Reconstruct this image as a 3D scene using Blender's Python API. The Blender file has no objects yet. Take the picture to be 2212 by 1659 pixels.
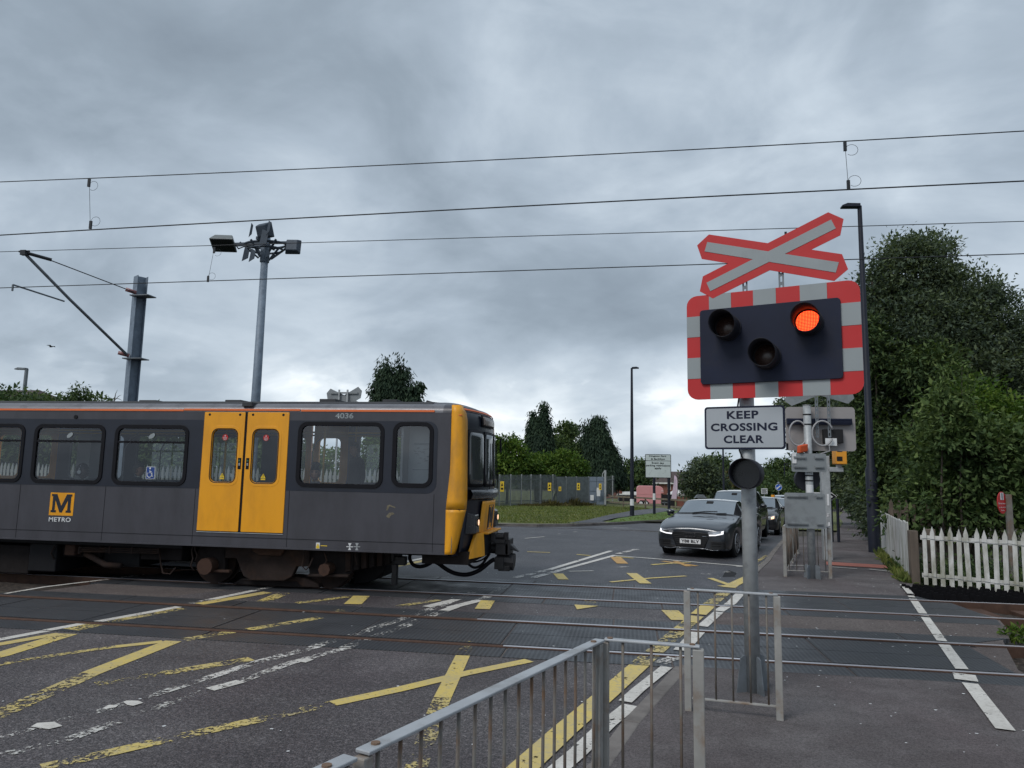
import bpy, bmesh, math, random
import numpy as np
from mathutils import Vector, Matrix
random.seed(7); RNG=np.random.default_rng(11)
PI=math.pi; rad=math.radians
SC=bpy.context.scene; COL=SC.collection

# ------------------------------------------------------------------ camera
CAMH=1.924; PITCH,ROLL,YAW=rad(7.24),rad(1.069),rad(-9.18); FPX=1566.0
cf=np.array([math.sin(YAW)*math.cos(PITCH),math.cos(YAW)*math.cos(PITCH),math.sin(PITCH)])
r0=np.array([math.cos(YAW),-math.sin(YAW),0]); u0=np.cross(r0,cf)
cr=math.cos(ROLL)*r0+math.sin(ROLL)*u0; cu=-math.sin(ROLL)*r0+math.cos(ROLL)*u0
cam=bpy.data.cameras.new('camera'); cob=bpy.data.objects.new('camera',cam); COL.objects.link(cob)
cob.matrix_world=Matrix(((cr[0],cu[0],-cf[0],0),(cr[1],cu[1],-cf[1],0),(cr[2],cu[2],-cf[2],CAMH),(0,0,0,1)))
cam.sensor_width=36; cam.lens=36*FPX/2212; cam.clip_end=5000; cam.clip_start=.05
SC.camera=cob
# ------------------------------------------------------------------ light
SUN_EL,SUN_AZ=rad(48),rad(-145)      # azimuth measured from +Y towards +X
sd=Vector((math.sin(SUN_AZ)*math.cos(SUN_EL),math.cos(SUN_AZ)*math.cos(SUN_EL),math.sin(SUN_EL)))
sl=bpy.data.lights.new('sun','SUN'); sl.energy=1.2; sl.angle=rad(24); sl.color=(1,.97,.93)
so=bpy.data.objects.new('sun',sl); COL.objects.link(so); so.rotation_euler=(-sd).to_track_quat('-Z','Y').to_euler()
W=bpy.data.worlds.new('World'); SC.world=W; W.use_nodes=True
nt=W.node_tree; nt.nodes.clear()
def wn(t,**k):
    n=nt.nodes.new(t)
    for a,b in k.items(): setattr(n,a,b)
    return n
def wl(a,b): nt.links.new(a,b)
def wmath(op,a,b=None,c=None,clamp=False):
    n=wn('ShaderNodeMath',operation=op); n.use_clamp=clamp
    for i,x in enumerate((a,b,c)):
        if x is None: continue
        if hasattr(x,'links'): wl(x,n.inputs[i])
        else: n.inputs[i].default_value=x
    return n.outputs[0]
sky=wn('ShaderNodeTexSky',sky_type='NISHITA',sun_disc=False,sun_elevation=SUN_EL,sun_rotation=SUN_AZ,dust_density=3.0)
bg1=wn('ShaderNodeBackground'); wl(sky.outputs[0],bg1.inputs[0]); bg1.inputs[1].default_value=.1
tc=wn('ShaderNodeTexCoord'); sep=wn('ShaderNodeSeparateXYZ'); wl(tc.outputs['Generated'],sep.inputs[0])
zc=wmath('ADD',wmath('MAXIMUM',sep.outputs[2],0.0),.38)
comb=wn('ShaderNodeCombineXYZ'); wl(wmath('DIVIDE',sep.outputs[0],zc),comb.inputs[0]); wl(wmath('DIVIDE',sep.outputs[1],zc),comb.inputs[1])
def wnoise(vec,scale,detail,rough,off=(0,0,0),sc=(1,1,1),dist=0):
    m=wn('ShaderNodeMapping'); m.inputs['Location'].default_value=off; m.inputs['Scale'].default_value=sc; wl(vec,m.inputs[0])
    n=wn('ShaderNodeTexNoise'); n.inputs['Scale'].default_value=scale; n.inputs['Detail'].default_value=detail; n.inputs['Roughness'].default_value=rough
    n.inputs['Distortion'].default_value=dist
    wl(m.outputs[0],n.inputs['Vector']); return n.outputs[0]
n1=wnoise(comb.outputs[0],.62,5,.5,(3.1,1.7,0),(1,1.25,1),.5)
n2=wnoise(comb.outputs[0],1.9,7,.55,(7.3,2.2,0),(1,1.3,1),.4)
n3=wnoise(tc.outputs['Generated'],4.2,8,.52,(1.2,4.4,2.0),(1,1,1.7),.6)
def blob(px,py,r,amp,fl=1.0):
    d=cf*FPX+cr*(px-1106)-cu*(py-829.5); d=d/np.linalg.norm(d)
    v=wn('ShaderNodeVectorMath',operation='SUBTRACT'); wl(tc.outputs['Generated'],v.inputs[0]); v.inputs[1].default_value=tuple(d)
    m=wn('ShaderNodeVectorMath',operation='MULTIPLY'); wl(v.outputs[0],m.inputs[0]); m.inputs[1].default_value=(1/r,1/r,fl/r)
    l=wn('ShaderNodeVectorMath',operation='LENGTH'); wl(m.outputs[0],l.inputs[0])
    e=wmath('POWER',2.718,wmath('MULTIPLY',wmath('MULTIPLY',l.outputs['Value'],l.outputs['Value']),-1.0))
    return wmath('MULTIPLY',e,amp)
val=wmath('ADD',wmath('MULTIPLY',wmath('SUBTRACT',n1,.5),.85),wmath('MULTIPLY',wmath('SUBTRACT',n2,.5),.85))
val=wmath('ADD',val,wmath('MULTIPLY',wmath('SUBTRACT',n3,.5),.72))
# heaped cloud tops low in the sky
n4=wnoise(tc.outputs['Generated'],9.0,6,.5,(2.2,1.4,.3),(1,1,1.9),.3)
lowc=wmath('POWER',2.718,wmath('MULTIPLY',wmath('POWER',wmath('MULTIPLY',wmath('SUBTRACT',sep.outputs[2],.085),13.0),2.0),-1.0))
puff=wmath('MULTIPLY',wmath('MULTIPLY',wmath('SUBTRACT',n4,.50),14.0,None,True),1.0)
val=wmath('ADD',val,wmath('MULTIPLY',wmath('MULTIPLY',puff,lowc),.11))
for b in [(1120,190,.14,.13,1.2),(1260,120,.12,.06,1),(1500,230,.14,.06,1),(1950,330,.28,.07,1.5),(1110,570,.20,-.11,2.0),(1290,690,.18,-.17,2.4),(1500,620,.25,-.05,2),(1150,850,.16,.12,2.6),(1330,930,.10,.12,2.5),(640,845,.06,.20,2.2),(560,780,.15,.08,1.5),(270,360,.10,.11,1.5),(430,430,.12,.09,1.5),(200,470,.22,-.07,1),(100,200,.3,-.04,1),(700,60,.3,-.06,1.5),(1107,40,.16,-.08,1.5),(2000,60,.2,-.04,1),(450,120,.15,-.05,1.5),(1500,880,.07,.10,2),(1420,985,.07,-.14,5),(1560,950,.16,.04,4),(330,800,.10,-.08,2),(1000,880,.12,.10,3),(620,640,.12,.07,2)]:
    val=wmath('ADD',val,blob(*b))
# brighter, warmer band of far cloud low above the horizon
lowb=wmath('POWER',2.718,wmath('MULTIPLY',wmath('POWER',wmath('MULTIPLY',wmath('SUBTRACT',sep.outputs[2],.10),9.0),2.0),-1.0))
val=wmath('ADD',val,wmath('MULTIPLY',lowb,.10))
ramp=wn('ShaderNodeValToRGB'); wl(wmath('ADD',val,.485,clamp=True),ramp.inputs[0])
els=ramp.color_ramp.elements
STOPS=[(0.0,(.165,.202,.245)),(.3,(.235,.285,.338)),(.5,(.320,.380,.445)),(.68,(.435,.500,.565)),(.85,(.62,.68,.73)),(1.0,(.82,.86,.89))]
els[0].position=0; els[0].color=(*STOPS[0][1],1); els[1].position=1; els[1].color=(*STOPS[-1][1],1)
for p,c in STOPS[1:-1]:
    e=els.new(p); e.color=(*c,1)
bg2=wn('ShaderNodeBackground'); wl(ramp.outputs[0],bg2.inputs[0]); bg2.inputs[1].default_value=0.90
mx=wn('ShaderNodeMixShader'); mx.inputs[0].default_value=.95; wl(bg1.outputs[0],mx.inputs[1]); wl(bg2.outputs[0],mx.inputs[2])
out=wn('ShaderNodeOutputWorld'); wl(mx.outputs[0],out.inputs[0])
SC.view_settings.view_transform='Standard'; SC.view_settings.look='None'; SC.view_settings.gamma=1; SC.view_settings.exposure=0.6
SC.cycles.max_bounces=8; SC.cycles.transparent_max_bounces=24; SC.cycles.use_denoising=True
SC.cycles.caustics_reflective=False; SC.cycles.caustics_refractive=False

# ------------------------------------------------------------------ geometry of the place
# The world: X along the railway, Y across it (away), Z up, metres, z=0 = top of the crossing.
def H(X,Y):
    if Y<20: return 0.0
    t=min(max(X/6,0),1); return -(.010+.014*t*t*(3-2*t))*(Y-20)
def ray(px,py): return cf*FPX+cr*(px-1106)-cu*(py-829.5)
def GP(px,py,z=0):                    # where a sight line meets the terrain
    d=ray(px,py); a=.3; b=None; y=1.0
    if d[2]>=-1e-6: return Vector((d[0]/d[1]*400,400,0))
    while y<400:
        t=y/d[1]
        if CAMH+d[2]*t<z+H(d[0]*t,y): break
        y*=1.01
    lo,hi=y/1.01,y
    for _ in range(24):
        m=(lo+hi)/2; t=m/d[1]
        if CAMH+d[2]*t<z+H(d[0]*t,m): hi=m
        else: lo=m
    t=hi/d[1]; return Vector((d[0]*t,hi,CAMH+d[2]*t))
def U(px,py,Y):
    d=ray(px,py); t=Y/d[1]; return Vector((d[0]*t,Y,CAMH+d[2]*t))
def VP(O,n,px,py):                    # sight line meets the vertical plane through O with normal n
    d=ray(px,py); t=((O[0])*n[0]+(O[1])*n[1])/(d[0]*n[0]+d[1]*n[1])
    return Vector((d[0]*t,d[1]*t,CAMH+d[2]*t))
YD,YC,YB,YA=8.396,9.831,11.802,13.237

# ------------------------------------------------------------------ materials
def newmat(name):
    m=bpy.data.materials.new(name); m.use_nodes=True; t=m.node_tree; return m,t,t.nodes['Principled BSDF']
def L(t,a,b): t.links.new(a,b)
def N(t,ty,**k):
    n=t.nodes.new(ty)
    for a,b in k.items(): setattr(n,a,b)
    return n
def tmath(t,op,a,b=None,clamp=False):
    n=N(t,'ShaderNodeMath',operation=op); n.use_clamp=clamp
    for i,x in enumerate((a,b)):
        if x is None: continue
        if hasattr(x,'links'): L(t,x,n.inputs[i])
        else: n.inputs[i].default_value=x
    return n.outputs[0]
def tnoise(t,scale,detail=4,rough=.6,coord='Object',sc=None,typ='ShaderNodeTexNoise'):
    c=N(t,'ShaderNodeTexCoord'); n=N(t,typ); n.inputs['Scale'].default_value=scale
    if typ=='ShaderNodeTexNoise':
        n.inputs['Detail'].default_value=detail; n.inputs['Roughness'].default_value=rough
    if sc:
        m=N(t,'ShaderNodeMapping'); m.inputs['Scale'].default_value=sc; L(t,c.outputs[coord],m.inputs[0]); L(t,m.outputs[0],n.inputs['Vector'])
    else: L(t,c.outputs[coord],n.inputs['Vector'])
    return n.outputs[0]
def tramp(t,fac,stops):
    r=N(t,'ShaderNodeValToRGB'); L(t,fac,r.inputs[0]); e=r.color_ramp.elements
    e[0].position=stops[0][0]; e[0].color=(*stops[0][1],1); e[1].position=stops[-1][0]; e[1].color=(*stops[-1][1],1)
    for p,c in stops[1:-1]:
        q=e.new(p); q.color=(*c,1)
    return r.outputs[0]
def tmix(t,fac,a,b,mode='MIX'):
    n=N(t,'ShaderNodeMix',data_type='RGBA',blend_type=mode)
    for i,x in ((0,fac),(6,a),(7,b)):
        if hasattr(x,'links'): L(t,x,n.inputs[i])
        elif isinstance(x,(int,float)): n.inputs[i].default_value=x
        else: n.inputs[i].default_value=(*x,1)
    return n.outputs[2]
def bump(t,b,h,strength=.3,dist=.01):
    n=N(t,'ShaderNodeBump'); n.inputs['Strength'].default_value=strength; n.inputs['Distance'].default_value=dist
    L(t,h,n.inputs['Height']); L(t,n.outputs[0],b.inputs['Normal'])
def sc3(c,k): return tuple(min(1,x*k) for x in c)
MATS={}
def M(name,col=(.5,.5,.5),rough=.6,metal=0,var=.18,scale=3,dirt=None,dscale=2,dth=(.5,.7),bmp=0,bscale=60,spec=None,coat=0,streak=False,emit=None,es=1):
    if name in MATS: return MATS[name]
    m,t,b=newmat(name)
    n=tnoise(t,scale,5,.6,sc=(1,1,.15) if streak else None)
    c=tramp(t,n,[(.25,sc3(col,1-var)),(.75,sc3(col,1+var))])
    if dirt:
        d=tnoise(t,dscale,6,.65,sc=(1,1,.35) if streak else None); f=tramp(t,d,[(dth[0],(0,0,0)),(dth[1],(1,1,1))])
        c=tmix(t,f,c,dirt)
    L(t,c,b.inputs['Base Color']); b.inputs['Roughness'].default_value=rough; b.inputs['Metallic'].default_value=metal
    if spec is not None: b.inputs['Specular IOR Level'].default_value=spec
    if coat: b.inputs['Coat Weight'].default_value=coat; b.inputs['Coat Roughness'].default_value=.06
    rn=tnoise(t,scale*2.3,4,.6); L(t,tmath(t,'ADD',tmath(t,'MULTIPLY',tmath(t,'SUBTRACT',rn,.5),.3),rough,True),b.inputs['Roughness'])
    if bmp: bump(t,b,tnoise(t,bscale,4,.6),bmp,.01)
    if emit: b.inputs['Emission Color'].default_value=(*emit,1); b.inputs['Emission Strength'].default_value=es
    MATS[name]=m; return m
def asphalt(name,base,light,patch,scale=38,sheen=.62,sp=.5):
    m,t,b=newmat(name)
    v=tnoise(t,scale,3,.75)
    c1=tramp(t,v,[(.36,sc3(base,.15)),(.46,sc3(base,.7)),(.55,sc3(base,1.2)),(.63,light)])
    fine=tnoise(t,scale*3.1,2,.7); c1=tmix(t,.55,c1,tramp(t,fine,[(.38,sc3(base,.4)),(.5,base),(.62,light)]))
    p=tnoise(t,.55,7,.68); c=tmix(t,tramp(t,p,[(.40,(0,0,0)),(.60,(1,1,1))]),c1,sc3(patch,.78),'MULTIPLY')
    p2=tnoise(t,.9,5,.6,sc=(1,.25,1)); c=tmix(t,tramp(t,p2,[(.50,(0,0,0)),(.68,(.8,.8,.8))]),c,(1.35,1.32,1.34),'MULTIPLY')
    q=tnoise(t,2.2,6,.6,sc=(.35,1,1)); c=tmix(t,tramp(t,q,[(.35,(.45,.45,.45)),(.7,(0,0,0))]),c,(.55,.54,.56),'MULTIPLY')
    cr_=tnoise(t,1.1,8,.7); dd=tmath(t,'ABSOLUTE',tmath(t,'SUBTRACT',cr_,.5)); 
    c=tmix(t,tramp(t,dd,[(0,(.75,.75,.75)),(.004,(0,0,0))]),c,(.35,.34,.34),'MULTIPLY')
    L(t,c,b.inputs['Base Color']); b.inputs['Roughness'].default_value=sheen; b.inputs['Specular IOR Level'].default_value=sp
    bump(t,b,v,.9,.015)
    MATS[name]=m; return m
def foliage(name,c0,c1,c2,trans=.25,rough=.55):
    m,t,b=newmat(name)
    g=N(t,'ShaderNodeNewGeometry'); 
    isl=tramp(t,g.outputs['Random Per Island'],[(0,c0),(.5,c1),(1,c2)])
    n=tnoise(t,.55,3,.6); k=tramp(t,n,[(.3,(.70,.76,.80)),(.7,(1.35,1.28,1.10))])
    c=tmix(t,1.0,isl,k,'MULTIPLY')
    L(t,c,b.inputs['Base Color']); b.inputs['Roughness'].default_value=.72; b.inputs['Specular IOR Level'].default_value=.18
    tr=N(t,'ShaderNodeBsdfTranslucent'); L(t,tmix(t,1.0,c,(1.25,1.3,.7),'MULTIPLY'),tr.inputs[0])
    mx=N(t,'ShaderNodeMixShader'); mx.inputs[0].default_value=trans; L(t,b.outputs[0],mx.inputs[1]); L(t,tr.outputs[0],mx.inputs[2])
    L(t,mx.outputs[0],t.nodes['Material Output'].inputs[0]); MATS[name]=m; return m
def glass(name,tint=(.75,.8,.8),refl=.12,rough=.02):
    m,t,b=newmat(name); t.nodes.remove(b)
    tr=N(t,'ShaderNodeBsdfTransparent'); tr.inputs[0].default_value=(*tint,1)
    gl=N(t,'ShaderNodeBsdfGlossy'); gl.inputs['Roughness'].default_value=rough; gl.inputs[0].default_value=(.9,.93,1,1)
    fr=N(t,'ShaderNodeFresnel'); fr.inputs[0].default_value=1.5
    mx=N(t,'ShaderNodeMixShader'); L(t,tmath(t,'ADD',fr.outputs[0],refl,True),mx.inputs[0]); L(t,tr.outputs[0],mx.inputs[1]); L(t,gl.outputs[0],mx.inputs[2])
    L(t,mx.outputs[0],t.nodes['Material Output'].inputs[0]); MATS[name]=m; return m
def paintmark(name,col,wear,scale=14,aged=(.3,.28,.25)):
    # thin road paint, worn through to the road where the noise is low
    m,t,b=newmat(name)
    a=tnoise(t,scale,6,.72); big=tnoise(t,3.2,4,.6)
    f=tmath(t,'ADD',tmath(t,'MULTIPLY',a,.58),tmath(t,'MULTIPLY',big,.42))
    msk=tramp(t,f,[(wear-.012,(0,0,0)),(wear+.012,(1,1,1))])
    c=tmix(t,tramp(t,tnoise(t,22,5,.7),[(.5,(0,0,0)),(.72,(.75,.75,.75))]),col,aged)
    c=tmix(t,tramp(t,tnoise(t,2.5,3,.6),[(.4,(0,0,0)),(.7,(.35,.35,.35))]),c,aged)
    L(t,c,b.inputs['Base Color']); b.inputs['Roughness'].default_value=.6
    tr=N(t,'ShaderNodeBsdfTransparent'); mx=N(t,'ShaderNodeMixShader'); L(t,msk,mx.inputs[0]); L(t,tr.outputs[0],mx.inputs[1]); L(t,b.outputs[0],mx.inputs[2])
    L(t,mx.outputs[0],t.nodes['Material Output'].inputs[0]); MATS[name]=m; return m

asphalt('asphalt',(.074,.067,.070),(.27,.25,.25),(.82,.77,.80),26)
asphalt('asphalt_far',(.062,.062,.070),(.19,.19,.20),(.85,.85,.88),22,.55)
asphalt('pavement_asphalt',(.150,.135,.136),(.225,.21,.21),(.85,.80,.8),60,.75,.3)
asphalt('asphalt_strip',(.13,.108,.100),(.22,.19,.175),(.9,.85,.85),30,.8)
# rubber crossing panels: raised diamond pattern
m,t,b=newmat('rubber'); MATS['rubber']=m
c=N(t,'ShaderNodeTexCoord'); s=N(t,'ShaderNodeSeparateXYZ'); L(t,c.outputs['Object'],s.inputs[0])
A=62.0
s1=tmath(t,'SINE',tmath(t,'MULTIPLY',tmath(t,'ADD',s.outputs[0],tmath(t,'MULTIPLY',s.outputs[1],1.15)),A))
s2=tmath(t,'SINE',tmath(t,'MULTIPLY',tmath(t,'SUBTRACT',s.outputs[0],tmath(t,'MULTIPLY',s.outputs[1],1.15)),A))
dm=tmath(t,'MULTIPLY',s1,s2); hi=tmath(t,'GREATER_THAN',dm,-.1)
col=tramp(t,tnoise(t,1.2,6,.6),[(.3,(.010,.012,.015)),(.7,(.024,.026,.030))])
col=tmix(t,tmath(t,'MULTIPLY',hi,.6),col,(.080,.085,.095))
L(t,col,b.inputs['Base Color']); L(t,tramp(t,tnoise(t,2.0,4,.6),[(.3,(.38,.38,.38)),(.7,(.62,.62,.62))]),b.inputs['Roughness']); bump(t,b,hi,.6,.01)
paintmark('white_paint',(.62,.60,.56),.405,20); paintmark('white_worn',(.62,.60,.57),.50,26); paintmark('white_vworn',(.56,.55,.52),.545,28)
paintmark('yellow_paint',(.60,.46,.13),.405,20); paintmark('yellow_worn',(.56,.44,.14),.50,26); paintmark('yellow_vworn',(.50,.40,.14),.545,28)
paintmark('orange_paint',(.50,.27,.05),.40)
m,t,b=newmat('grass'); MATS['grass']=m
cc=tramp(t,tnoise(t,1.1,8,.72),[(.32,(.045,.070,.018)),(.46,(.105,.135,.034)),(.56,(.17,.175,.06)),(.70,(.12,.16,.04))])
cc=tmix(t,.5,cc,tramp(t,tnoise(t,9,5,.7),[(.3,(.03,.04,.012)),(.7,(.17,.18,.065))])); L(t,cc,b.inputs['Base Color']); b.inputs['Roughness'].default_value=.9; bump(t,b,tnoise(t,14,6,.7),.9,.06)
m,t,b=newmat('grass_bright'); MATS['grass_bright']=m
cc=tramp(t,tnoise(t,3,8,.72),[(.3,(.06,.12,.02)),(.7,(.14,.22,.05))]); L(t,cc,b.inputs['Base Color']); b.inputs['Roughness'].default_value=.9; bump(t,b,tnoise(t,20,6,.7),.9,.05)
m,t,b=newmat('ballast'); MATS['ballast']=m
cc=tramp(t,tnoise(t,16,5,.7,typ='ShaderNodeTexNoise'),[(.35,(.012,.010,.009)),(.5,(.05,.038,.03)),(.7,(.11,.085,.07))]); L(t,cc,b.inputs['Base Color']); b.inputs['Roughness'].default_value=.95; bump(t,b,tnoise(t,18,4,.8),1,.06)
M('kerb_stone',(.17,.155,.145),.85,var=.2,scale=5,dirt=(.09,.08,.075),bmp=.3); M('soil',(.06,.055,.04),.95,var=.4,scale=4,bmp=.6,bscale=12)
M('galv',(.36,.38,.39),.55,.25,.16,9,(.24,.25,.26),7,bmp=.05)
M('galv_dark',(.16,.18,.20),.6,.2,.2,8,(.09,.10,.11),3)
M('galv_rail',(.40,.42,.44),.5,.3,.12,5,(.26,.26,.26),3)
M('rust_galv',(.30,.295,.28),.7,.15,.2,6,(.20,.125,.075),3.5,(.50,.72),bmp=.1)
M('rust_bar',(.17,.16,.145),.75,.2,.25,8,(.17,.10,.06),5,(.46,.68),bmp=.1)
M('mast_steel',(.17,.215,.27),.6,.1,.2,7,(.12,.155,.20),5); M('bolt',(.20,.13,.09),.7,.4)
M('rail_top',(.50,.50,.54),.35,.35,.05); M('rail_rust',(.075,.040,.027),.85,.2,.3,8)
M('conc',(.28,.27,.25),.85,var=.15,scale=6,dirt=(.12,.11,.10),bmp=.2)
M('black',(.010,.010,.012),.6,spec=.2); M('mat_black',(.007,.007,.008),.95,spec=.03); M('dark',(.02,.02,.022),.8,spec=.2); M('blackgloss',(.008,.009,.012),.25)
M('lamp_black',(.014,.017,.028),.5,0,.2,6,spec=.3)
M('lamp_visor',(.016,.017,.024),.55,0,.2,6,spec=.3)
M('sign_navy',(.009,.013,.032),.5,0,.25,2,(.016,.018,.032),3,spec=.25)
M('sign_red',(.47,.016,.018),.6,0,.08,2); M('sign_grey',(.27,.30,.31),.4,0,.06,2,(.24,.26,.27),3,(.55,.8))
M('sign_white',(.36,.39,.42),.45,0,.06,2,(.34,.35,.36),4,(.55,.8)); M('sign_back',(.22,.24,.25),.6,.1,.1,2,(.15,.16,.17),3)
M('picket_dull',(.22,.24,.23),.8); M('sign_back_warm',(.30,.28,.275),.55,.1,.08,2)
M('lens_dark',(.07,.038,.03),.25,0,.3,20)
M('white',(.62,.62,.62),.5,0,.06); M('label_white',(.66,.67,.68),.5,0,.05); M('blue',(.015,.05,.22),.4); M('signblue',(.02,.10,.45),.35,0,.05)
M('yellow_lbl',(.72,.50,.03),.5,0,.08); M('red_lbl',(.45,.02,.02),.5,0,.05)
M('picket',(.56,.56,.545),.75,0,.14,6,(.24,.24,.18),4.5,(.42,.68),bmp=.15,streak=True)
M('wood_grey',(.12,.095,.075),.85,0,.3,6,(.06,.05,.04),5,streak=True); M('wood_rail',(.17,.145,.11),.85,0,.25,5,(.09,.08,.06))
M('bark',(.055,.045,.035),.9,0,.3,5,bmp=.5,bscale=20)
M('brick',(.20,.075,.055),.85,0,.2,6,(.12,.05,.04),3); M('roof',(.075,.055,.05),.85,0,.25,5); M('fascia',(.6,.6,.58),.6); M('pane',(.06,.07,.08),.15)
M('pink',(.62,.28,.29),.45,0,.04,2,(.50,.22,.23),2,(.6,.8)); M('pinkflag',(.58,.46,.55),.6,0,.08)
M('tyre',(.015,.015,.016),.8); M('steel_fence',(.15,.17,.175),.6,.35,.2,4,(.10,.11,.11),3); M('fence_door',(.20,.24,.30),.5,.2,.12,2,(.14,.17,.2))
M('cam_orange',(.72,.30,.02),.45,0,.06); M('orange_plastic',(.65,.10,.03),.5)
M('cable',(.30,.30,.31),.5); M('wire',(.02,.022,.026),.5,.3); M('insulator',(.22,.09,.09),.4)
foliage('leaf_dark',(.046,.066,.054),(.072,.100,.070),(.125,.158,.088),.3); foliage('leaf_mid',(.032,.056,.028),(.056,.092,.038),(.105,.145,.055))  # leaf_dark greens are greyed and blued, camera haze mixed into the colour
foliage('leaf_conifer',(.014,.030,.020),(.022,.042,.026),(.036,.060,.034),.15); foliage('leaf_bright',(.03,.07,.012),(.065,.12,.02),(.12,.17,.035),.3)
foliage('leaf_laurel',(.040,.070,.028),(.075,.120,.042),(.135,.185,.07),.25,.4); foliage('leaf_dry',(.05,.045,.02),(.08,.07,.03),(.12,.11,.04))
foliage('grass_blade',(.07,.11,.022),(.13,.165,.045),(.20,.20,.08),.25)

# ------------------------------------------------------------------ builders
ORG={}
class MB:
    def __init__(s): s.v=[]; s.f=[]; s.m=[]
    def add(s,vs,fs,mi=0):
        k=len(s.v); s.v+= [tuple(x) for x in vs]; s.f+=[tuple(i+k for i in f) for f in fs]; s.m+=[mi]*len(fs); return s
    def box(s,x0,x1,y0,y1,z0,z1,mi=0):
        return s.add([(x0,y0,z0),(x1,y0,z0),(x1,y1,z0),(x0,y1,z0),(x0,y0,z1),(x1,y0,z1),(x1,y1,z1),(x0,y1,z1)],
          [(0,3,2,1),(4,5,6,7),(0,1,5,4),(1,2,6,5),(2,3,7,6),(3,0,4,7)],mi)
    def obox(s,c,a,b,d,mi=0):       # centre and three half-axis vectors
        c,a,b,d=map(Vector,(c,a,b,d)); vs=[c+a*i+b*j+d*k for k in (-1,1) for (i,j) in ((-1,-1),(1,-1),(1,1),(-1,1))]
        return s.add(vs,[(0,3,2,1),(4,5,6,7),(0,1,5,4),(1,2,6,5),(2,3,7,6),(3,0,4,7)],mi)
    def bar(s,p,q,w,h,up=(0,0,1),mi=0):
        p,q=Vector(p),Vector(q); d=(q-p); l=d.length; d.normalize(); x=d.cross(Vector(up))
        if x.length<1e-4: x=d.cross(Vector((0,1,0)))
        x.normalize(); y=x.cross(d); return s.obox((p+q)/2,d*l/2,x*w/2,y*h/2,mi)
    def tube(s,pts,r,n=10,cap=True,mi=0):
        pts=[Vector(p) for p in pts]; k0=len(s.v); R=r if isinstance(r,(list,tuple)) else [r]*len(pts)
        ref=None; vs=[]
        for i,p in enumerate(pts):
            d=(pts[min(i+1,len(pts)-1)]-pts[max(i-1,0)]).normalized()
            if ref is None:
                ref=d.cross(Vector((0,0,1)))
                if ref.length<.05: ref=d.cross(Vector((0,1,0)))
                ref.normalize()
            else: ref=(ref-d*ref.dot(d)).normalized()
            y=d.cross(ref)
            for j in range(n):
                a=2*PI*j/n; vs.append(p+(ref*math.cos(a)+y*math.sin(a))*R[i])
        fs=[]
        for i in range(len(pts)-1):
            for j in range(n):
                a=i*n+j; b=i*n+(j+1)%n; fs.append((a,b,b+n,a+n))
        if cap: fs.append(tuple(range(n))[::-1]); fs.append(tuple(range((len(pts)-1)*n,len(pts)*n)))
        return s.add(vs,fs,mi)
    def cyl(s,p,q,r,n=16,r2=None,mi=0): return s.tube([p,q],[r,r if r2 is None else r2],n,True,mi)
    def prism(s,poly,o,u,v,t0,t1,mi=0):   # 2d polygon in plane (o,u,v), extruded along u x v
        o,u,v=Vector(o),Vector(u),Vector(v); n=u.cross(v); k=len(poly)
        vs=[o+u*a+v*b+n*t0 for a,b in poly]+[o+u*a+v*b+n*t1 for a,b in poly]
        fs=[tuple(range(k))[::-1],tuple(range(k,2*k))]+[(i,(i+1)%k,(i+1)%k+k,i+k) for i in range(k)]
        return s.add(vs,fs,mi)
    def grid(s,fn,nu,nv,mi=0):
        vs=[fn(i/nu,j/nv) for i in range(nu+1) for j in range(nv+1)]
        fs=[(i*(nv+1)+j,(i+1)*(nv+1)+j,(i+1)*(nv+1)+j+1,i*(nv+1)+j+1) for i in range(nu) for j in range(nv)]
        return s.add(vs,fs,mi)
    def build(s,name,mat,parent=None,smooth=False,bevel=0,sol=0,fixn=False):
        me=bpy.data.meshes.new(name); o0=ORG.get(parent.name,Vector((0,0,0))) if parent else Vector((0,0,0))
        me.from_pydata([(x-o0[0],y-o0[1],z-o0[2]) for x,y,z in s.v],[],s.f); 
        for mm in (mat if isinstance(mat,(list,tuple)) else [mat]): me.materials.append(MATS[mm] if isinstance(mm,str) else mm)
        if any(s.m): me.polygons.foreach_set('material_index',s.m)
        if fixn:
            bm=bmesh.new(); bm.from_mesh(me); bmesh.ops.recalc_face_normals(bm,faces=bm.faces); bm.to_mesh(me); bm.free()
        return link(name,me,parent,smooth,bevel,o0)
def link(name,me,parent,smooth=False,bevel=0,o0=None):
    o=bpy.data.objects.new(name,me); COL.objects.link(o)
    if parent: o.parent=parent; ORG[o.name]=ORG.get(parent.name,Vector((0,0,0)))
    else: ORG[o.name]=Vector((0,0,0))
    if smooth:
        me.polygons.foreach_set('use_smooth',[True]*len(me.polygons))
        if smooth=='auto':
            md=o.modifiers.new('split','EDGE_SPLIT'); md.split_angle=rad(35)
    if bevel:
        md=o.modifiers.new('bevel','BEVEL'); md.width=bevel; md.segments=2; md.limit_method='ANGLE'; md.angle_limit=rad(40)
    return o
def thing(name,label,cat,loc,group=None):
    o=bpy.data.objects.new(name,None); COL.objects.link(o); o.location=loc; o.empty_display_size=.2
    o['label']=label; o['category']=cat
    if group: o['group']=group
    ORG[o.name]=Vector(loc); return o
def tag(o,label,cat,group=None):
    o['label']=label; o['category']=cat
    if group: o['group']=group
    return o
def struct(o,kind='structure'): o['kind']=kind; return o
def copy_tree(o,parent=None):
    c=o.copy(); COL.objects.link(c); c.parent=parent
    for ch in list(o.children): copy_tree(ch,c)
    return c
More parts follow.
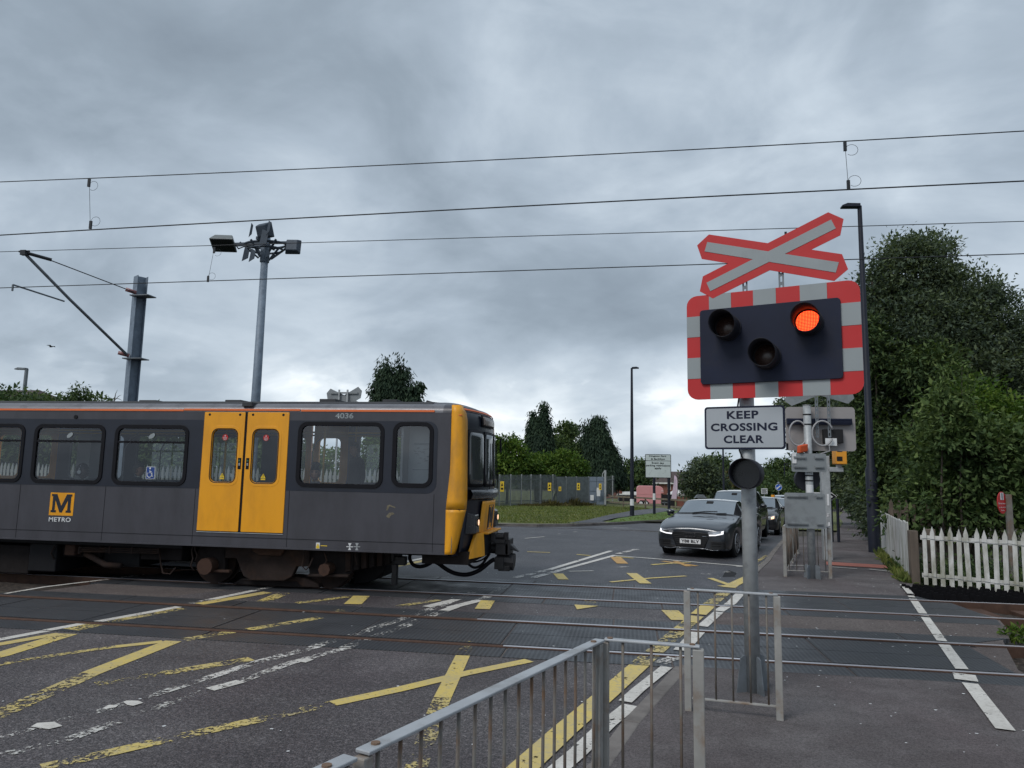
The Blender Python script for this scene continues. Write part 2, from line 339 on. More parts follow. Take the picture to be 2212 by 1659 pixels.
def rrect(x0,x1,y0,y1,r,n=5):
    if not isinstance(r,(list,tuple)): r=[r]*4
    P=[]
    for (cx,cy,a0,rr) in ((x1-r[0],y1-r[0],0,r[0]),(x0+r[1],y1-r[1],90,r[1]),(x0+r[2],y0+r[2],180,r[2]),(x1-r[3],y0+r[3],270,r[3])):
        for i in range(n+1):
            a=rad(a0+90*i/n); P.append((cx+rr*math.cos(a),cy+rr*math.sin(a)))
    return P
def circ(cx,cy,r,n=28): return [(cx+r*math.cos(2*PI*i/n),cy+r*math.sin(2*PI*i/n)) for i in range(n)]
def curve_mesh(cu):
    o=bpy.data.objects.new('tmp',cu); COL.objects.link(o); dg=bpy.context.evaluated_depsgraph_get(); dg.update()
    me=bpy.data.meshes.new_from_object(o.evaluated_get(dg)); bpy.data.objects.remove(o); return me
def place_mesh(me,o,u,v,fit=None,flat=1,o0=Vector((0,0,0))):
    o,u,v=Vector(o),Vector(u),Vector(v); n=u.cross(v)
    k=len(me.vertices); co=np.empty(k*3); me.vertices.foreach_get('co',co); co=co.reshape(-1,3)
    if fit:
        mn=co.min(0); mxx=co.max(0); x0,x1,y0,y1=fit
        sx=(x1-x0)/(mxx[0]-mn[0]); sy=(y1-y0)/(mxx[1]-mn[1])
        co[:,0]=(co[:,0]-mn[0])*sx+x0; co[:,1]=(co[:,1]-mn[1])*sy+y0
    B=np.array([u,v,n]); w=co@B+np.array(o)-np.array(o0); me.vertices.foreach_set('co',w.ravel()); me.update()
def panel(name,outer,holes,o,u,v,thick,mat,parent=None,bev=0):
    # flat plate with holes in the plane (o,u,v), front face at +normal side offset 0, thickness going back
    cu_=bpy.data.curves.new(name,'CURVE'); cu_.dimensions='2D'; cu_.fill_mode='BOTH'; cu_.extrude=thick/2; cu_.bevel_depth=bev
    for pts in [outer]+list(holes):
        s=cu_.splines.new('POLY'); s.points.add(len(pts)-1); s.use_cyclic_u=True
        for p,q in zip(s.points,pts): p.co=(q[0],q[1],0,1)
    me=curve_mesh(cu_); me.name=name; o0=ORG.get(parent.name,Vector((0,0,0))) if parent else Vector((0,0,0))
    n=Vector(u).cross(Vector(v)); place_mesh(me,Vector(o)-n*thick/2,u,v,o0=o0)
    me.materials.clear(); me.materials.append(MATS[mat]); return link(name,me,parent)
def text(name,s,o,u,v,fit,mat,parent=None,bold=.0,space=1.0,ext=.002,align='CENTER',line=1.0):
    cu_=bpy.data.curves.new(name,'FONT'); cu_.body=s; cu_.align_x=align; cu_.offset=bold; cu_.extrude=0; cu_.space_character=space; cu_.space_line=line; cu_.resolution_u=4
    me=curve_mesh(cu_); me.name=name; o0=ORG.get(parent.name,Vector((0,0,0))) if parent else Vector((0,0,0))
    place_mesh(me,o,u,v,fit=fit,o0=o0); me.materials.clear(); me.materials.append(MATS[mat]); return link(name,me,parent)
X_,Z_=Vector((1,0,0)),Vector((0,0,1))
# ================================================================== GROUND
def sheet(name,poly,z,mat,kind='structure',sub=0,follow=True):
    bm=bmesh.new(); vs=[bm.verts.new((p[0],p[1],0)) for p in poly]; bm.faces.new(vs)
    bmesh.ops.triangulate(bm,faces=bm.faces)
    for _ in range(sub): bmesh.ops.subdivide_edges(bm,edges=[e for e in bm.edges if e.calc_length()>4],cuts=1,use_grid_fill=False); bmesh.ops.triangulate(bm,faces=bm.faces)
    for v in bm.verts: v.co.z=z+(H(v.co.x,v.co.y) if follow else 0)
    bmesh.ops.recalc_face_normals(bm,faces=bm.faces)
    for f in bm.faces:
        if f.normal.z<0: f.normal_flip()
    me=bpy.data.meshes.new(name); bm.to_mesh(me); bm.free(); me.materials.append(MATS[mat]); o=link(name,me,None); return struct(o,kind)
def strip_poly(L_,R_): return L_+R_[::-1]
# one ground sheet to the horizon (grass and soil), dropping gently beyond the crossing
ys=[-40,-10,0,4,7.5,14,20,26,32,40,50,60,75,90,110,140,180,240,330,480,700,1000,1600]
xs=[-1400,-500,-200,-90,-45,-25,-14,-10,-6,-3,-1,0,1,2,3,4,5,6,8,11,15,25,45,90,200,500,1400]
g=MB()
def gz(x,y):
    return H(x,min(y,240))-.03-(0.12 if y<15 else 0)
g.add([(x,y,gz(x,y)) for y in ys for x in xs],[(j*len(xs)+i,j*len(xs)+i+1,(j+1)*len(xs)+i+1,(j+1)*len(xs)+i) for j in range(len(ys)-1) for i in range(len(xs)-1)])
struct(g.build('ground','soil'))
def kx(Y): return 3.30+.242*(Y-18.4)          # right-hand kerb of the far road
# far road: from the crossing to the distance, with the side road opening to the left
verge=[GP(*p) for p in ((1000,1136),(1078,1136),(1160,1137.5),(1240,1137),(1340,1133),(1430,1128))]
vk=[(p.x,p.y) for p in verge]+[(2.6,38),(4.2,44),(kx(60)-7.6,60),(kx(100)-7.6,100),(kx(170)-7.6,170)]
roadL=[(-40,13.75),(-40,29.0)]+vk
kerbR=[(1.55,11.9),(1.78,12.9),(1.98,13.75),(2.35,15.0),(2.75,16.5),(3.30,18.4)]+[(kx(y),y) for y in (22,27,35,50,70,100,170)]
# far carriageway lies as one sheet, lengthwise rows so it follows the fall of the ground
def band_sheet(name,rows,z,mat):
    g=MB(); n=0
    for y,a,b in rows:
        k=max(2,8)
        for i in range(k+1): x=a+(b-a)*i/k; g.v.append((x,y,z+H(x,y)+(pz(y) if name=='pavement' else 0)))
    for j in range(len(rows)-1):
        for i in range(8): g.f.append((j*9+i,j*9+i+1,(j+1)*9+i+1,(j+1)*9+i)); g.m.append(0)
    return struct(g.build(name,mat))
def interp(pl,y):
    for (xa,ya),(xb,yb) in zip(pl,pl[1:]):
        if ya<=y<=yb: return xa+(xb-xa)*(y-ya)/(yb-ya+1e-9)
    return pl[-1][0]
vks=sorted(vk,key=lambda p:p[1])
rows=[]
for y in (13.75,15,16.5,18.4,20,22,24,26,28,29.0): rows.append((y,-45,interp(kerbR,y)+.02))
for y in (29.6,30.4,31,32,33.5,35,38,41,44,50,60,70,85,100,130,170): rows.append((y,interp(vks,y) if y>vks[0][1] else -45,interp(kerbR,y)+.02))
band_sheet('road',rows,0.0,'asphalt_far')
# near carriageway and the footways each side of it, all flush with the crossing
near=[(-60,-6),(8,-6),(8,7.93),(-60,7.93)]
near=[(-14.0,-6),(12,-6),(12,7.93),(-14.0,7.93)]
o=sheet('road',near,-.002,'asphalt',follow=False)
# strip of asphalt between the two tracks and beneath the panels
dl=lambda y:-9.75+.35*(y-9.0)          # left end of the crossing
RE=[(3.95,7.93),(4.05,8.4),(4.75,10.1),(5.05,11.2),(5.1,13.0),(4.8,13.75)]
sheet('crossing_base',[(-14,7.93),(dl(9),8.9),(dl(11),10.6),(dl(13.75),13.75)]+[(4.8,13.76),(5.35,12.0),(5.1,11.2),(4.6,10.2),(4.05,8.7),(4.0,7.93)],-.002,'asphalt_strip',follow=False)
# carriageway part of the strip between the tracks (greyer asphalt)
def gp2(*p): q=GP(*p); return (q.x,q.y)
sheet('road',[(-7.0,10.36),(-6.4,11.3),(1.28,11.3),(1.02,10.36)],.002,'asphalt',follow=False)
# railway bed left and right
def bed(name,x0,x1):
    g=MB(); nx=60 if x1-x0<20 else 80; ny=24; yy=[6.6+ (14.6-6.6)*j/ny for j in range(ny+1)]
    for i in range(nx+1):
        for j,y in enumerate(yy):
            x=x0+(x1-x0)*i/nx; g.v.append((x,y,-.10-.05*abs(math.sin(y*2.2))+random.uniform(-.025,.025)))
    for i in range(nx):
        for j in range(ny): g.f.append((i*(ny+1)+j,(i+1)*(ny+1)+j,(i+1)*(ny+1)+j+1,i*(ny+1)+j+1)); g.m.append(0)
    struct(g.build(name,'ballast'))
bed('track_bed',3.8,16); bed('track_bed',-30,-8.2)
# ---- rubber crossing panels, rows parallel to the rails, cut at an angle at the ends
def panel_row(y0,y1,xl0,xl1,xr0,xr1,step,ph,seam=None):
    g=MB(); top=.006; xs_=[]; x=math.floor(xl0/step)*step+ph
    cuts=[xl0]+[x_ for x_ in [x+i*step for i in range(60)] if xl0+.4<x_<xr0-.4]+[xr0]
    sk=(xl1-xl0)
    for a,b in zip(cuts,cuts[1:]):
        la=0 if a!=xl0 else sk; lb=0 if b!=xr0 else (xr1-xr0)
        gp=.012
        for (ya,yb) in ([(y0,y1)] if not seam else [(y0,seam-.006),(seam+.006,y1)]):
            ta=(ya-y0)/(y1-y0); tb=(yb-y0)/(y1-y0)
            P=[(a+gp+la*ta,ya),(b-gp+lb*ta,ya),(b-gp+lb*tb,yb),(a+gp+la*tb,yb)]
            vs=[(px,py,-.05) for px,py in P]+[(px,py,top) for px,py in P]
            g.add(vs,[(4,5,6,7),(0,1,5,4),(1,2,6,5),(2,3,7,6),(3,0,4,7)])
    return struct(g.build('crossing_panels','rubber'))
panel_row(7.94,8.355,-14,-14,3.75,4.0,1.8,.45)
panel_row(8.53,9.74,-14,-10.4,3.95,4.02,1.8,.35,9.12)
panel_row(9.872,10.36,-9.6,-9.3,4.02,4.75,1.8,-.2)
panel_row(11.30,11.762,-9.0,-8.9,5.10,5.25,1.8,.5)
panel_row(11.94,13.15,-8.9,-8.4,5.25,5.2,1.8,-.25,12.52)
panel_row(13.278,13.75,-8.4,-8.2,5.0,4.9,1.8,.1)
g=MB()
for y0,y1,a,b in ((8.43,8.53,-14,3.95),(9.74,9.795,-11,4.1),(11.84,11.94,-9,5.25),(13.15,13.20,-8.4,5.2)): g.box(a,b,y0,y1,-.03,-.001+.002)
struct(g.build('flangeway','black'))
# ---- rails
for i,(y,lab) in enumerate(((YD,'rail of the near track nearest the guard railing, polished top'),(YC,'far rail of the near track with a bright polished top'),(YB,'near rail of the far track, the one under the near wheels of the train'),(YA,'farthest of the four rails, beyond the train wheels'))):
    g=MB(); prof=[(-.036,-.15),(.036,-.15),(.036,.012),(.026,.020),(-.026,.020),(-.036,.012)]
    g.prism(prof,(-40,y,0),(0,1,0),(0,0,1),0,70)
    # worn running band on top
    r=g.build('rail','rail_rust'); tag(r,lab,'rail','running rails of the two tracks')
    k=MB(); k.box(-1.4 if i==0 else -2.0 if i==1 else -40,30,y-.027,y+.027,.0195,.0215); k.build('railhead','rail_top',r)
for X in [4.9+.65*i for i in range(9)]:
    for ya,yb in ((7.9,10.3),(11.3,13.75)):
        if X<5.4 and ya>10: continue
        g=MB(); g.box(X-.12,X+.12,ya,yb,-.17,-.075); o=g.build('sleeper','rail_rust',bevel=.01); tag(o,'dark concrete sleeper in the ballast of the %s track right of the crossing'%('near' if ya<9 else 'far'),'sleeper','sleepers of the %s track right of the crossing'%('near' if ya<9 else 'far'))
# anti trespass mat: ridged black rubber between far track and fence
g=MB()
def tres(x0,x1,y0,y1,zf):
    nx=int((x1-x0)/.19); ny=int((y1-y0)/.19)
    for i in range(nx):
        for j in range(ny):
            x=x0+(i+.5)*.19; y=y0+(j+.5)*.19
            if x<4.9+(y-13.4)*-.25: continue
            b=[(x+.09*math.cos(a),y+.09*math.sin(a),zf) for a in [k*PI/3 for k in range(6)]]; t_=[(x+.035*math.cos(a),y+.035*math.sin(a),zf+.15) for a in [k*PI/3 for k in range(6)]]
            g.add(b+t_,[(k,(k+1)%6,6+(k+1)%6,6+k) for k in range(6)]+[tuple(range(6,12))])
tres(4.9,14,13.42,14.75,-.06)
o=g.build('trespass_mat','mat_black'); tag(o,'black rubber spiked anti-trespass mat along the foot of the white picket fence','mat'); o['kind']='stuff'
# ---- pavements
fence_line=[(5.35,15.1),(6.2,18.6),(6.85,21.6),(7.7,25)]
pvL=kerbR[2:]; 
pr=[(4.85,13.76),(5.30,14.9),(5.45,15.6),(6.05,18.8),(6.95,22.0),(8.4,27),(10.7,35),(12.95,43),(14.7,50),(20.4,70),(28.5,100),(48,170)]
pl2=[(7.35,28.6),(14.06,51.7),(18.3,68.6),(27.2,100),(45.5,170)]
def pz(y): return -.034 if y<13.8 else (-.022 if y<14.5 else (-.008 if y<15.2 else 0))
def pvrow(y,off=0):
    return (y,interp(pvL,y)+off if y<=30 else interp(pl2,y),interp(pr,y))
band_sheet('pavement',[pvrow(y) for y in (13.76,14.4,15,16.5,18.8,20,22,27,30,32,35,43,50,70,100,170)],.035,'pavement_asphalt')
nearK=[(x+.05,y) for x,y in (gp2(1280,1659),gp2(1350,1565),gp2(1463,1445),(.62,7.93))]
nearK=[(-2.2,.5),(-.9,3.6)]+nearK
g=MB(); NK=nearK+[]
sheet('pavement',[(-2.2,-6)]+nearK+[(12,7.93),(12,-6)],.022,'pavement_asphalt',follow=False)
sheet('pavement',[(.62+.10,7.93)]+[(12,7.93),(12,7.92),(.7,7.92)],.023,'pavement_asphalt',follow=False)
sheet('pavement',[(1.10,10.36),(1.36,11.3),(5.1,11.3),(4.75,10.36)],.004,'asphalt_strip',follow=False)
def ribbon(pts,w,z,z2=None):
    # flat ribbon along pts following the ground
    g=MB(); n=len(pts)
    P=[Vector((p[0],p[1],0)) for p in pts]
    for i,p in enumerate(P):
        d=(P[min(i+1,n-1)]-P[max(i-1,0)]).normalized(); s=Vector((-d.y,d.x,0))*(w/2)
        for q in (p+s,p-s): g.v.append((q.x,q.y,z+H(q.x,q.y)))
    for i in range(n-1): g.f.append((2*i,2*i+1,2*i+3,2*i+2)); g.m.append(0)
    return g
def kerb(pts,w=.13,zt=.10):
    g=MB(); P=[]; pts=list(pts)
    fine=[]
    for a,b in zip(pts,pts[1:]):
        l=math.hypot(b[0]-a[0],b[1]-a[1]); k=max(1,int(l/1.0))
        for i in range(k): fine.append((a[0]+(b[0]-a[0])*i/k,a[1]+(b[1]-a[1])*i/k))
    fine.append(pts[-1])
    for a,b in zip(fine,fine[1:]):
        A=Vector((a[0],a[1],H(*a))); B=Vector((b[0],b[1],H(*b))); d=(B-A); e=d.normalized()*.006; g.bar(A+e+Vector((0,0,zt-.1)),B-e+Vector((0,0,zt-.1)),w,.2)
    return struct(g.build('kerb','kerb_stone',bevel=.012))
kerb([(x-.03,y) for x,y in kerbR if y>13.9][:9],.13,.05)
kerb(nearK[1:],.14,.028)
kerb(vk[:9],.14,.11)
# ---- verges
vgrow=[]
def vL(y): return interp(vks,y)
g=MB(); cols=[]
yy=[29.3,29.8,30.4,31,32,33.5,35,38,41,45,50,56,62,70,80,95,120,170]
for y in yy:
    xr=(vL(y) if y>=vks[0][1] else -60); 
    for i in range(13):
        x=-70+(xr+70)*(i/12)**.45; g.v.append((x,y,H(x,y)+.07+random.uniform(-.015,.02)))
for j in range(len(yy)-1):
    for i in range(12): g.f.append((j*13+i,j*13+i+1,(j+1)*13+i+1,(j+1)*13+i)); g.m.append(0)
struct(g.build('verge','grass'))
def px_poly(pl,z=0): return [gp2(*p) for p in pl]
o=sheet('path',px_poly([(1226,1136),(1275,1127),(1318,1116),(1360,1108),(1400,1103),(1450,1100),(1500,1099),(1500,1104),(1455,1106.5),(1415,1112),(1375,1117.5),(1330,1124),(1300,1131),(1310,1134)]),.115,'asphalt_far',sub=1)
o=sheet('verge',px_poly([(1312,1133.5),(1335,1125),(1375,1118.5),(1415,1112.5),(1460,1107),(1500,1105),(1500,1112),(1470,1122),(1430,1127.3),(1390,1129.8),(1345,1132.3)]),.12,'grass_bright',sub=1)
# verge between road and pavement beyond the signs on the right
rows=[(y,kx(y)+.10,max(kx(y)+.15,interp(pl2,y))) for y in (37,38,41,44,50,55,68,75,100)]
g=MB()
for y,a,b in rows:
    for x in (a,b): g.v.append((x,y,H(x,y)+.055))
for j in range(len(rows)-1): g.f.append((2*j,2*j+1,2*j+3,2*j+2)); g.m.append(0)
struct(g.build('verge','grass'))
# ================================================================== ROAD MARKINGS
DECK=[(7.935,8.358),(8.53,9.74),(9.872,10.36),(10.36,11.30),(11.30,11.762),(11.94,13.15),(13.278,13.75)]
def clipY(poly,y0,y1):
    for side in (0,1):
        out=[]; n=len(poly)
        f=(lambda p:p[1]-y0) if side==0 else (lambda p:y1-p[1])
        for i in range(n):
            a,b=poly[i],poly[(i+1)%n]; fa,fb=f(a),f(b)
            if fa>=0: out.append(a)
            if (fa>=0)!=(fb>=0):
                t=fa/(fa-fb); out.append((a[0]+(b[0]-a[0])*t,a[1]+(b[1]-a[1])*t))
        poly=out
        if len(poly)<3: return []
    return poly
class Marks:
    def __init__(s): s.d={}; s.k=0
    def poly(s,pts,mat,wm=None,zo=None):
        s.k+=1; dz=s.k*.00006
        for y0,y1,z,dk in [(-10,7.93,.002,0)]+[(a,b,.0072,1) for a,b in DECK]+[(13.75,20,.003,0)]:
            q=clipY(pts,y0,y1)
            if len(q)>=3:
                mm=(wm or mat) if dk and not (a_strip(y0)) else mat
                g=s.d.setdefault(mm,MB()); z_=((z if zo is None else zo) if dk==0 else z)+dz
                k=len(g.v); g.v+=[(x,y,z_) for x,y in q]; g.f.append(tuple(range(k,k+len(q)))); g.m.append(0)
        q=clipY(pts,20,400)
        if len(q)>=3:
            g=s.d.setdefault(mat,MB()); k=len(g.v); g.v+=[(x,y,H(x,y)+.004+dz) for x,y in q]; g.f.append(tuple(range(k,k+len(q)))); g.m.append(0)
    def line(s,pts,w,mat,wm=None,zo=None,gr=False):
        P=[(Vector(gp2(*p)) if not gr else Vector(p)) for p in pts]; n=len(P)
        Ls=[];Rs=[]
        for i,p in enumerate(P):
            d=(P[min(i+1,n-1)]-P[max(i-1,0)]).normalized(); q=Vector((-d.y,d.x))*(w/2); Ls.append(p+q); Rs.append(p-q)
        for i in range(n-1): s.poly([tuple(Rs[i]),tuple(Rs[i+1]),tuple(Ls[i+1]),tuple(Ls[i])],mat,wm,zo)
def a_strip(y0): return abs(y0-10.36)<.01
MK=Marks()
ZA=lambda x,y:(x*.3906,1242+y*.3906); ZB=lambda x,y:(702+x*.3906,1242+y*.3906)
ZC=lambda x,y:(1350+x*.3896,1242+y*.3896)            # bottom right zoom
ZF=lambda x,y:((2000+x*.5425)*.54,(2150+y*.5425)*.54)
ZG=lambda x,y:((1900+x*.3617)*.54,(1700+y*.3617)*.54); ZH=lambda x,y:((2900+x*.27125)*.54,(1850+y*.27125)*.54)
W1,W2,W3='white_paint','white_worn','white_vworn'; Y1,Y2,Y3='yellow_paint','yellow_worn','yellow_vworn'
# left edge: white line then yellow beside it
MK.line([ZA(-700,470),ZA(0,357),ZA(455,272)],.13,W1)
MK.line([ZA(530,262),ZA(990,178)],.13,W1); MK.line([ZA(1060,160),ZA(1500,68)],.13,W1,W2)
MK.line([ZA(-500,470),ZA(0,383),ZA(330,325)],.15,Y1); MK.line([ZA(-300,510),ZA(0,443),ZA(380,326)],.22,Y1)
MK.line([ZA(390,305),ZA(600,262)],.26,Y2,Y2); MK.line([ZA(600,262),ZA(1010,188)],.16,'orange_paint',Y2); MK.line([ZA(1100,163),ZA(1480,98)],.20,Y1)
MK.line([(-5.35,13.8),(-4.35,18.0)],.13,W1,gr=True); MK.line([(-5.10,13.8),(-4.1,18.0)],.18,Y1,gr=True)
# hatching on the near side
MK.line([ZA(-300,560),ZA(0,495),ZA(300,445),ZA(640,397)],.11,Y2); MK.line([ZA(640,397),ZA(900,369)],.13,Y1)
MK.line([ZA(960,366),ZA(500,545)],.20,Y1); MK.line([ZA(500,545),ZA(380,600),ZA(0,768),ZA(-200,850)],.20,Y2)
MK.line([ZA(1020,360),ZA(1320,312)],.16,Y3,Y2); MK.line([ZA(1370,305),ZA(1780,238)],.16,Y3,Y2)
MK.line([ZA(1640,158),ZA(1950,120)],.14,Y2); MK.line([ZA(1455,150),ZA(1570,102)],.22,Y2); MK.line([ZA(1950,164),ZA(2000,118)],.26,Y1); MK.line([ZA(1900,190),ZA(1850,215)],.24,Y3,Y3)
MK.line([ZA(530,605),ZA(900,545)],.14,Y3); MK.line([ZA(900,545),ZA(1390,465)],.17,Y2)
MK.line([ZA(230,1067),ZA(560,995),ZA(950,905),ZA(1440,800)],.14,Y2); MK.line([ZA(1440,800),ZA(1840,712)],.14,Y3); MK.line([ZA(1840,712),ZB(400,636),ZB(780,545),ZB(1130,474)],.145,Y1)
MK.line([ZB(762,447),ZB(650,680)],.155,Y1); MK.line([ZB(650,680),ZB(610,775)],.155,Y2); MK.line([ZB(610,775),ZB(500,1080)],.15,Y3); MK.line([ZB(762,447),ZB(790,370)],.15,Y3,Y3)
# centre pair of white lines
MK.line([ZA(1725,404),ZA(1400,490)],.14,W2); MK.line([ZA(1400,490),ZA(1060,600)],.12,W2); MK.line([ZA(1060,600),ZA(640,730),ZA(0,898),ZA(-200,940)],.11,W3)
MK.line([ZA(1905,408),ZA(1600,490),ZA(1330,590)],.12,W2); MK.line([ZA(1330,590),ZA(1160,635)],.13,W1); MK.line([ZA(1130,645),ZA(800,760),ZA(380,910),ZA(0,1000)],.11,W3)
for P_ in (((170,842),(205,822),(300,815),(345,838),(270,856)),((680,705),(700,698),(765,698),(792,710),(735,727),(705,722)),((1630,478),(1640,468),(1705,462),(1735,470),(1690,487)),((570,738),(600,722),(655,722),(640,735),(590,742))): MK.poly([gp2(*ZA(*q)) for q in P_][::-1],W1)
MK.line([ZA(1725,404),ZA(1930,345),ZB(420,248),ZB(620,180),ZB(735,135)],.14,W2,W3); MK.line([ZA(1905,408),ZB(200,370),ZB(430,290),ZB(620,215),ZB(720,180)],.15,W1,W3)
MK.line([ZB(735,137),ZB(560,180)],.15,W1,W2); MK.line([ZB(860,142),ZB(690,185)],.16,W1,W2); MK.line([ZB(870,138),ZB(1010,62)],.15,W3,W3); MK.line([ZB(740,135),ZB(880,65)],.14,W3,W3)
MK.line([ZF(105,300),ZF(370,237)],.15,W2); MK.line([ZF(370,237),ZF(820,100)],.13,W1); MK.line([ZF(240,300),ZF(450,242)],.15,W2); MK.line([ZF(455,240),ZF(850,132)],.13,W1); MK.line([ZF(870,122),ZF(1010,88)],.16,W2)
MK.line([ZF(830,134),ZF(1200,163),ZF(1800,214)],.11,W1)
# bits of yellow between and beyond the tracks
MK.line([ZB(870,192),ZB(900,145)],.22,Y1); MK.line([ZB(400,177),ZB(630,142)],.13,Y2)
MK.poly([gp2(*ZF(548,500)),gp2(*ZF(568,536)),gp2(*ZF(727,510))],Y1); MK.line([ZF(1252,542),ZF(1330,615)],.25,Y1); MK.line([ZF(690,470),ZF(620,470)],.5,Y3,Y3)
MK.line([ZF(428,268),ZF(468,312)],.20,Y1); MK.line([ZF(970,265),ZF(1075,342)],.22,Y1); MK.line([ZF(815,331),ZF(1100,303),ZF(1370,286)],.10,Y1)
MK.line([ZF(1550,302),ZF(1720,362)],.13,Y1); MK.line([ZF(1620,362),ZF(1745,352)],.13,Y1); MK.line([ZF(850,145),ZF(905,195)],.26,'orange_paint'); MK.line([ZF(855,143),ZF(985,155)],.10,Y1); MK.line([ZF(565,127),ZF(665,135)],.10,Y1)
MK.line([ZF(1120,203),ZF(1290,190)],.12,Y1); MK.line([ZF(1200,176),ZF(1450,212)],.16,'orange_paint'); MK.line([ZF(1230,198),ZF(1400,185)],.12,Y2); MK.line([ZF(1290,175),ZF(1390,215)],.14,'orange_paint')
MK.line([ZF(200,107),ZF(370,113)],.09,Y1); MK.line([ZF(510,252),ZF(690,249)],.07,W1); MK.line([ZF(865,222),ZF(945,217)],.10,W2); MK.line([ZF(1485,270),ZF(1555,272)],.14,W2); MK.line([ZF(1640,258),ZF(1690,255)],.12,W2)
# right edge: broad yellow and white
MK.line([ZB(1735,505),ZB(1890,372),ZB(2055,232)],.20,Y1,Y2); MK.line([ZB(2065,222),ZB(2130,165)],.22,Y1,Y1); MK.line([ZB(2130,165),ZB(2215,98)],.20,'orange_paint',Y2)
MK.line([ZB(1735,505),ZB(1560,660),ZB(1330,858),ZB(1100,1067),ZB(900,1260)],.20,Y1)
MK.line([ZF(1905,262),ZF(1720,350),(ZF(1690,372))],.22,Y1); pass
MK.line([ZF(1870,196),ZF(1970,133)],.10,Y2); MK.line([ZF(1915,215),ZF(1998,153)],.12,Y2); MK.line([ZF(1740,216),ZF(1975,213)],.09,W1)
wl_=[gp2(*ZC(640,70)),gp2(*ZC(560,190)),gp2(*ZC(380,355)),gp2(*ZC(235,480))]
MK.line([gp2(*ZC(650,95)),gp2(*ZC(590,160)),gp2(*ZC(520,205))],.15,W1,W1,gr=True); MK.line([gp2(*ZC(520,210)),gp2(*ZC(430,290))],.14,W1,W1,gr=True); MK.line([gp2(*ZC(415,310)),gp2(*ZC(310,425))],.17,W1,W1,gr=True); MK.line([gp2(*ZC(285,460)),gp2(*ZC(195,495))],.15,W2,W2,gr=True)
MK.line([gp2(*ZB(1890,512)),gp2(*ZB(1730,640)),gp2(*ZB(1660,705))],.12,W1,gr=True); MK.line([gp2(*ZB(1690,725)),gp2(*ZB(1560,830))],.14,W1,gr=True); MK.line([gp2(*ZB(1560,830)),gp2(*ZB(1400,985)),gp2(*ZB(1290,1080)),gp2(*ZB(1180,1190))],.14,W1,gr=True)
# footpath lines
def fl(a,b,w=.16,z=.027): MK.line([ZC(*a),ZC(*b)],w,W1,W1,zo=z)
fl((1540,66),(1592,128),.10,.040); fl((1596,136),(1662,232),.115); fl((1666,240),(1758,372),.115); fl((1764,384),(1872,532),.125); fl((1880,556),(1894,592),.20); fl((1914,620),(2112,882),.135)
MK.line([ZA(30,108),ZA(250,70),ZA(598,28)],.08,W1,W1,zo=.01); MK.line([ZA(650,20),ZA(800,2)],.07,W2)
MK.line([ZH(955,1548),ZH(1265,1552)],.07,W1,zo=.041); MK.line([ZH(1545,1570),ZH(1950,1600)],.07,W1,zo=.041); MK.line([ZH(2130,1606),ZH(2440,1640)],.07,W1,zo=.041)
M('red_surface',(.34,.12,.09),.8,0,.15,6)
MK.poly([gp2(*ZH(1490,1492)),gp2(*ZH(1500,1540)),gp2(*ZH(2465,1600)),gp2(*ZH(2400,1545))],'red_surface',zo=.040)
for a,b in (((550,1258),(770,1239)),((1530,1138),(1700,1143)),((1090,1186),(1130,1184)),((915,1208),(945,1208))): MK.line([ZG(*a),ZG(*b)],.09,W1)
for k,g in MK.d.items(): struct(g.build('road_marking',k))
# dark patch repair by the kerb beyond the crossing
sheet('road_patch',[gp2(*ZF(1640,292)),gp2(*ZF(1735,290)),gp2(*ZF(1745,262)),gp2(*ZF(1690,243)),gp2(*ZF(1655,262))],.003,'dark',follow=False)
# pale litter and chewing gum specks on the panels and pavement
g=MB()
for _ in range(260):
    x=random.uniform(1.5,5) if random.random()<.6 else random.uniform(-6,4); y=random.uniform(5,16); s=random.uniform(.006,.016); a=random.uniform(0,3)
    if x>interp(pr,max(13.8,y)): continue
    pts=[(x+s*random.uniform(.6,1.3)*math.cos(a+k*1.256),y+s*random.uniform(.6,1.3)*math.sin(a+k*1.256)) for k in range(5)]
    z=.024 if y<7.9 else (.037+H(x,y) if y>13.8 else .008)
    if x<1 and y<7.9: z=.001
    g.add([(p,q,z+.002) for p,q in pts],[(0,1,2,3,4)])
o=g.build('litter','label_white'); tag(o,'pale specks of chewing gum and grit scattered over the crossing and pavement','litter'); o['kind']='stuff'
# ================================================================== OVERHEAD LINE
def overhead(y,mess,cont,drops,label,r=.0075):
    t=thing('overhead_line',label,'overhead wire',(0,y,0),'overhead lines of the two tracks')
    def ln(p,q,sag):
        P=[U(p[0],p[1],y),U(q[0],q[1],y)]; a,b=P
        pts=[]
        for i in range(-14,35):
            s=i/20; x=a.x+(b.x-a.x)*s; z=a.z+(b.z-a.z)*s-sag*4*s*(1-s)*(1 if 0<=s<=1 else .2); pts.append((x,y,z))
        return pts
    m_=ln(*mess,.035 if y<10 else -.0); c_=ln(*cont,-.02 if y<10 else .0)
    g=MB(); g.tube(m_,r*.9,6); g.build('messenger_wire','wire',t,True)
    g=MB(); g.tube(c_,r*1.15,6); g.build('contact_wire','wire',t,True)
    for (a,b) in drops:
        A=U(*a,y); B=U(*b,y); g=MB(); g.tube([A,B],.0032,5)
        g.box(A.x-.018,A.x+.018,y-.012,y+.012,A.z-.11,A.z+.01); g.box(B.x-.018,B.x+.018,y-.012,y+.012,B.z-.01,B.z+.11)
        for (P,sg) in ((A,-1),(B,1)):
            pts=[(P.x+.075-.075*math.cos(k),y,P.z+sg*.10+.07*math.sin(k)*1.0) for k in [i*2*PI/14 for i in range(13)]]; g.tube(pts,.0028,4)
        g.build('dropper','wire',t)
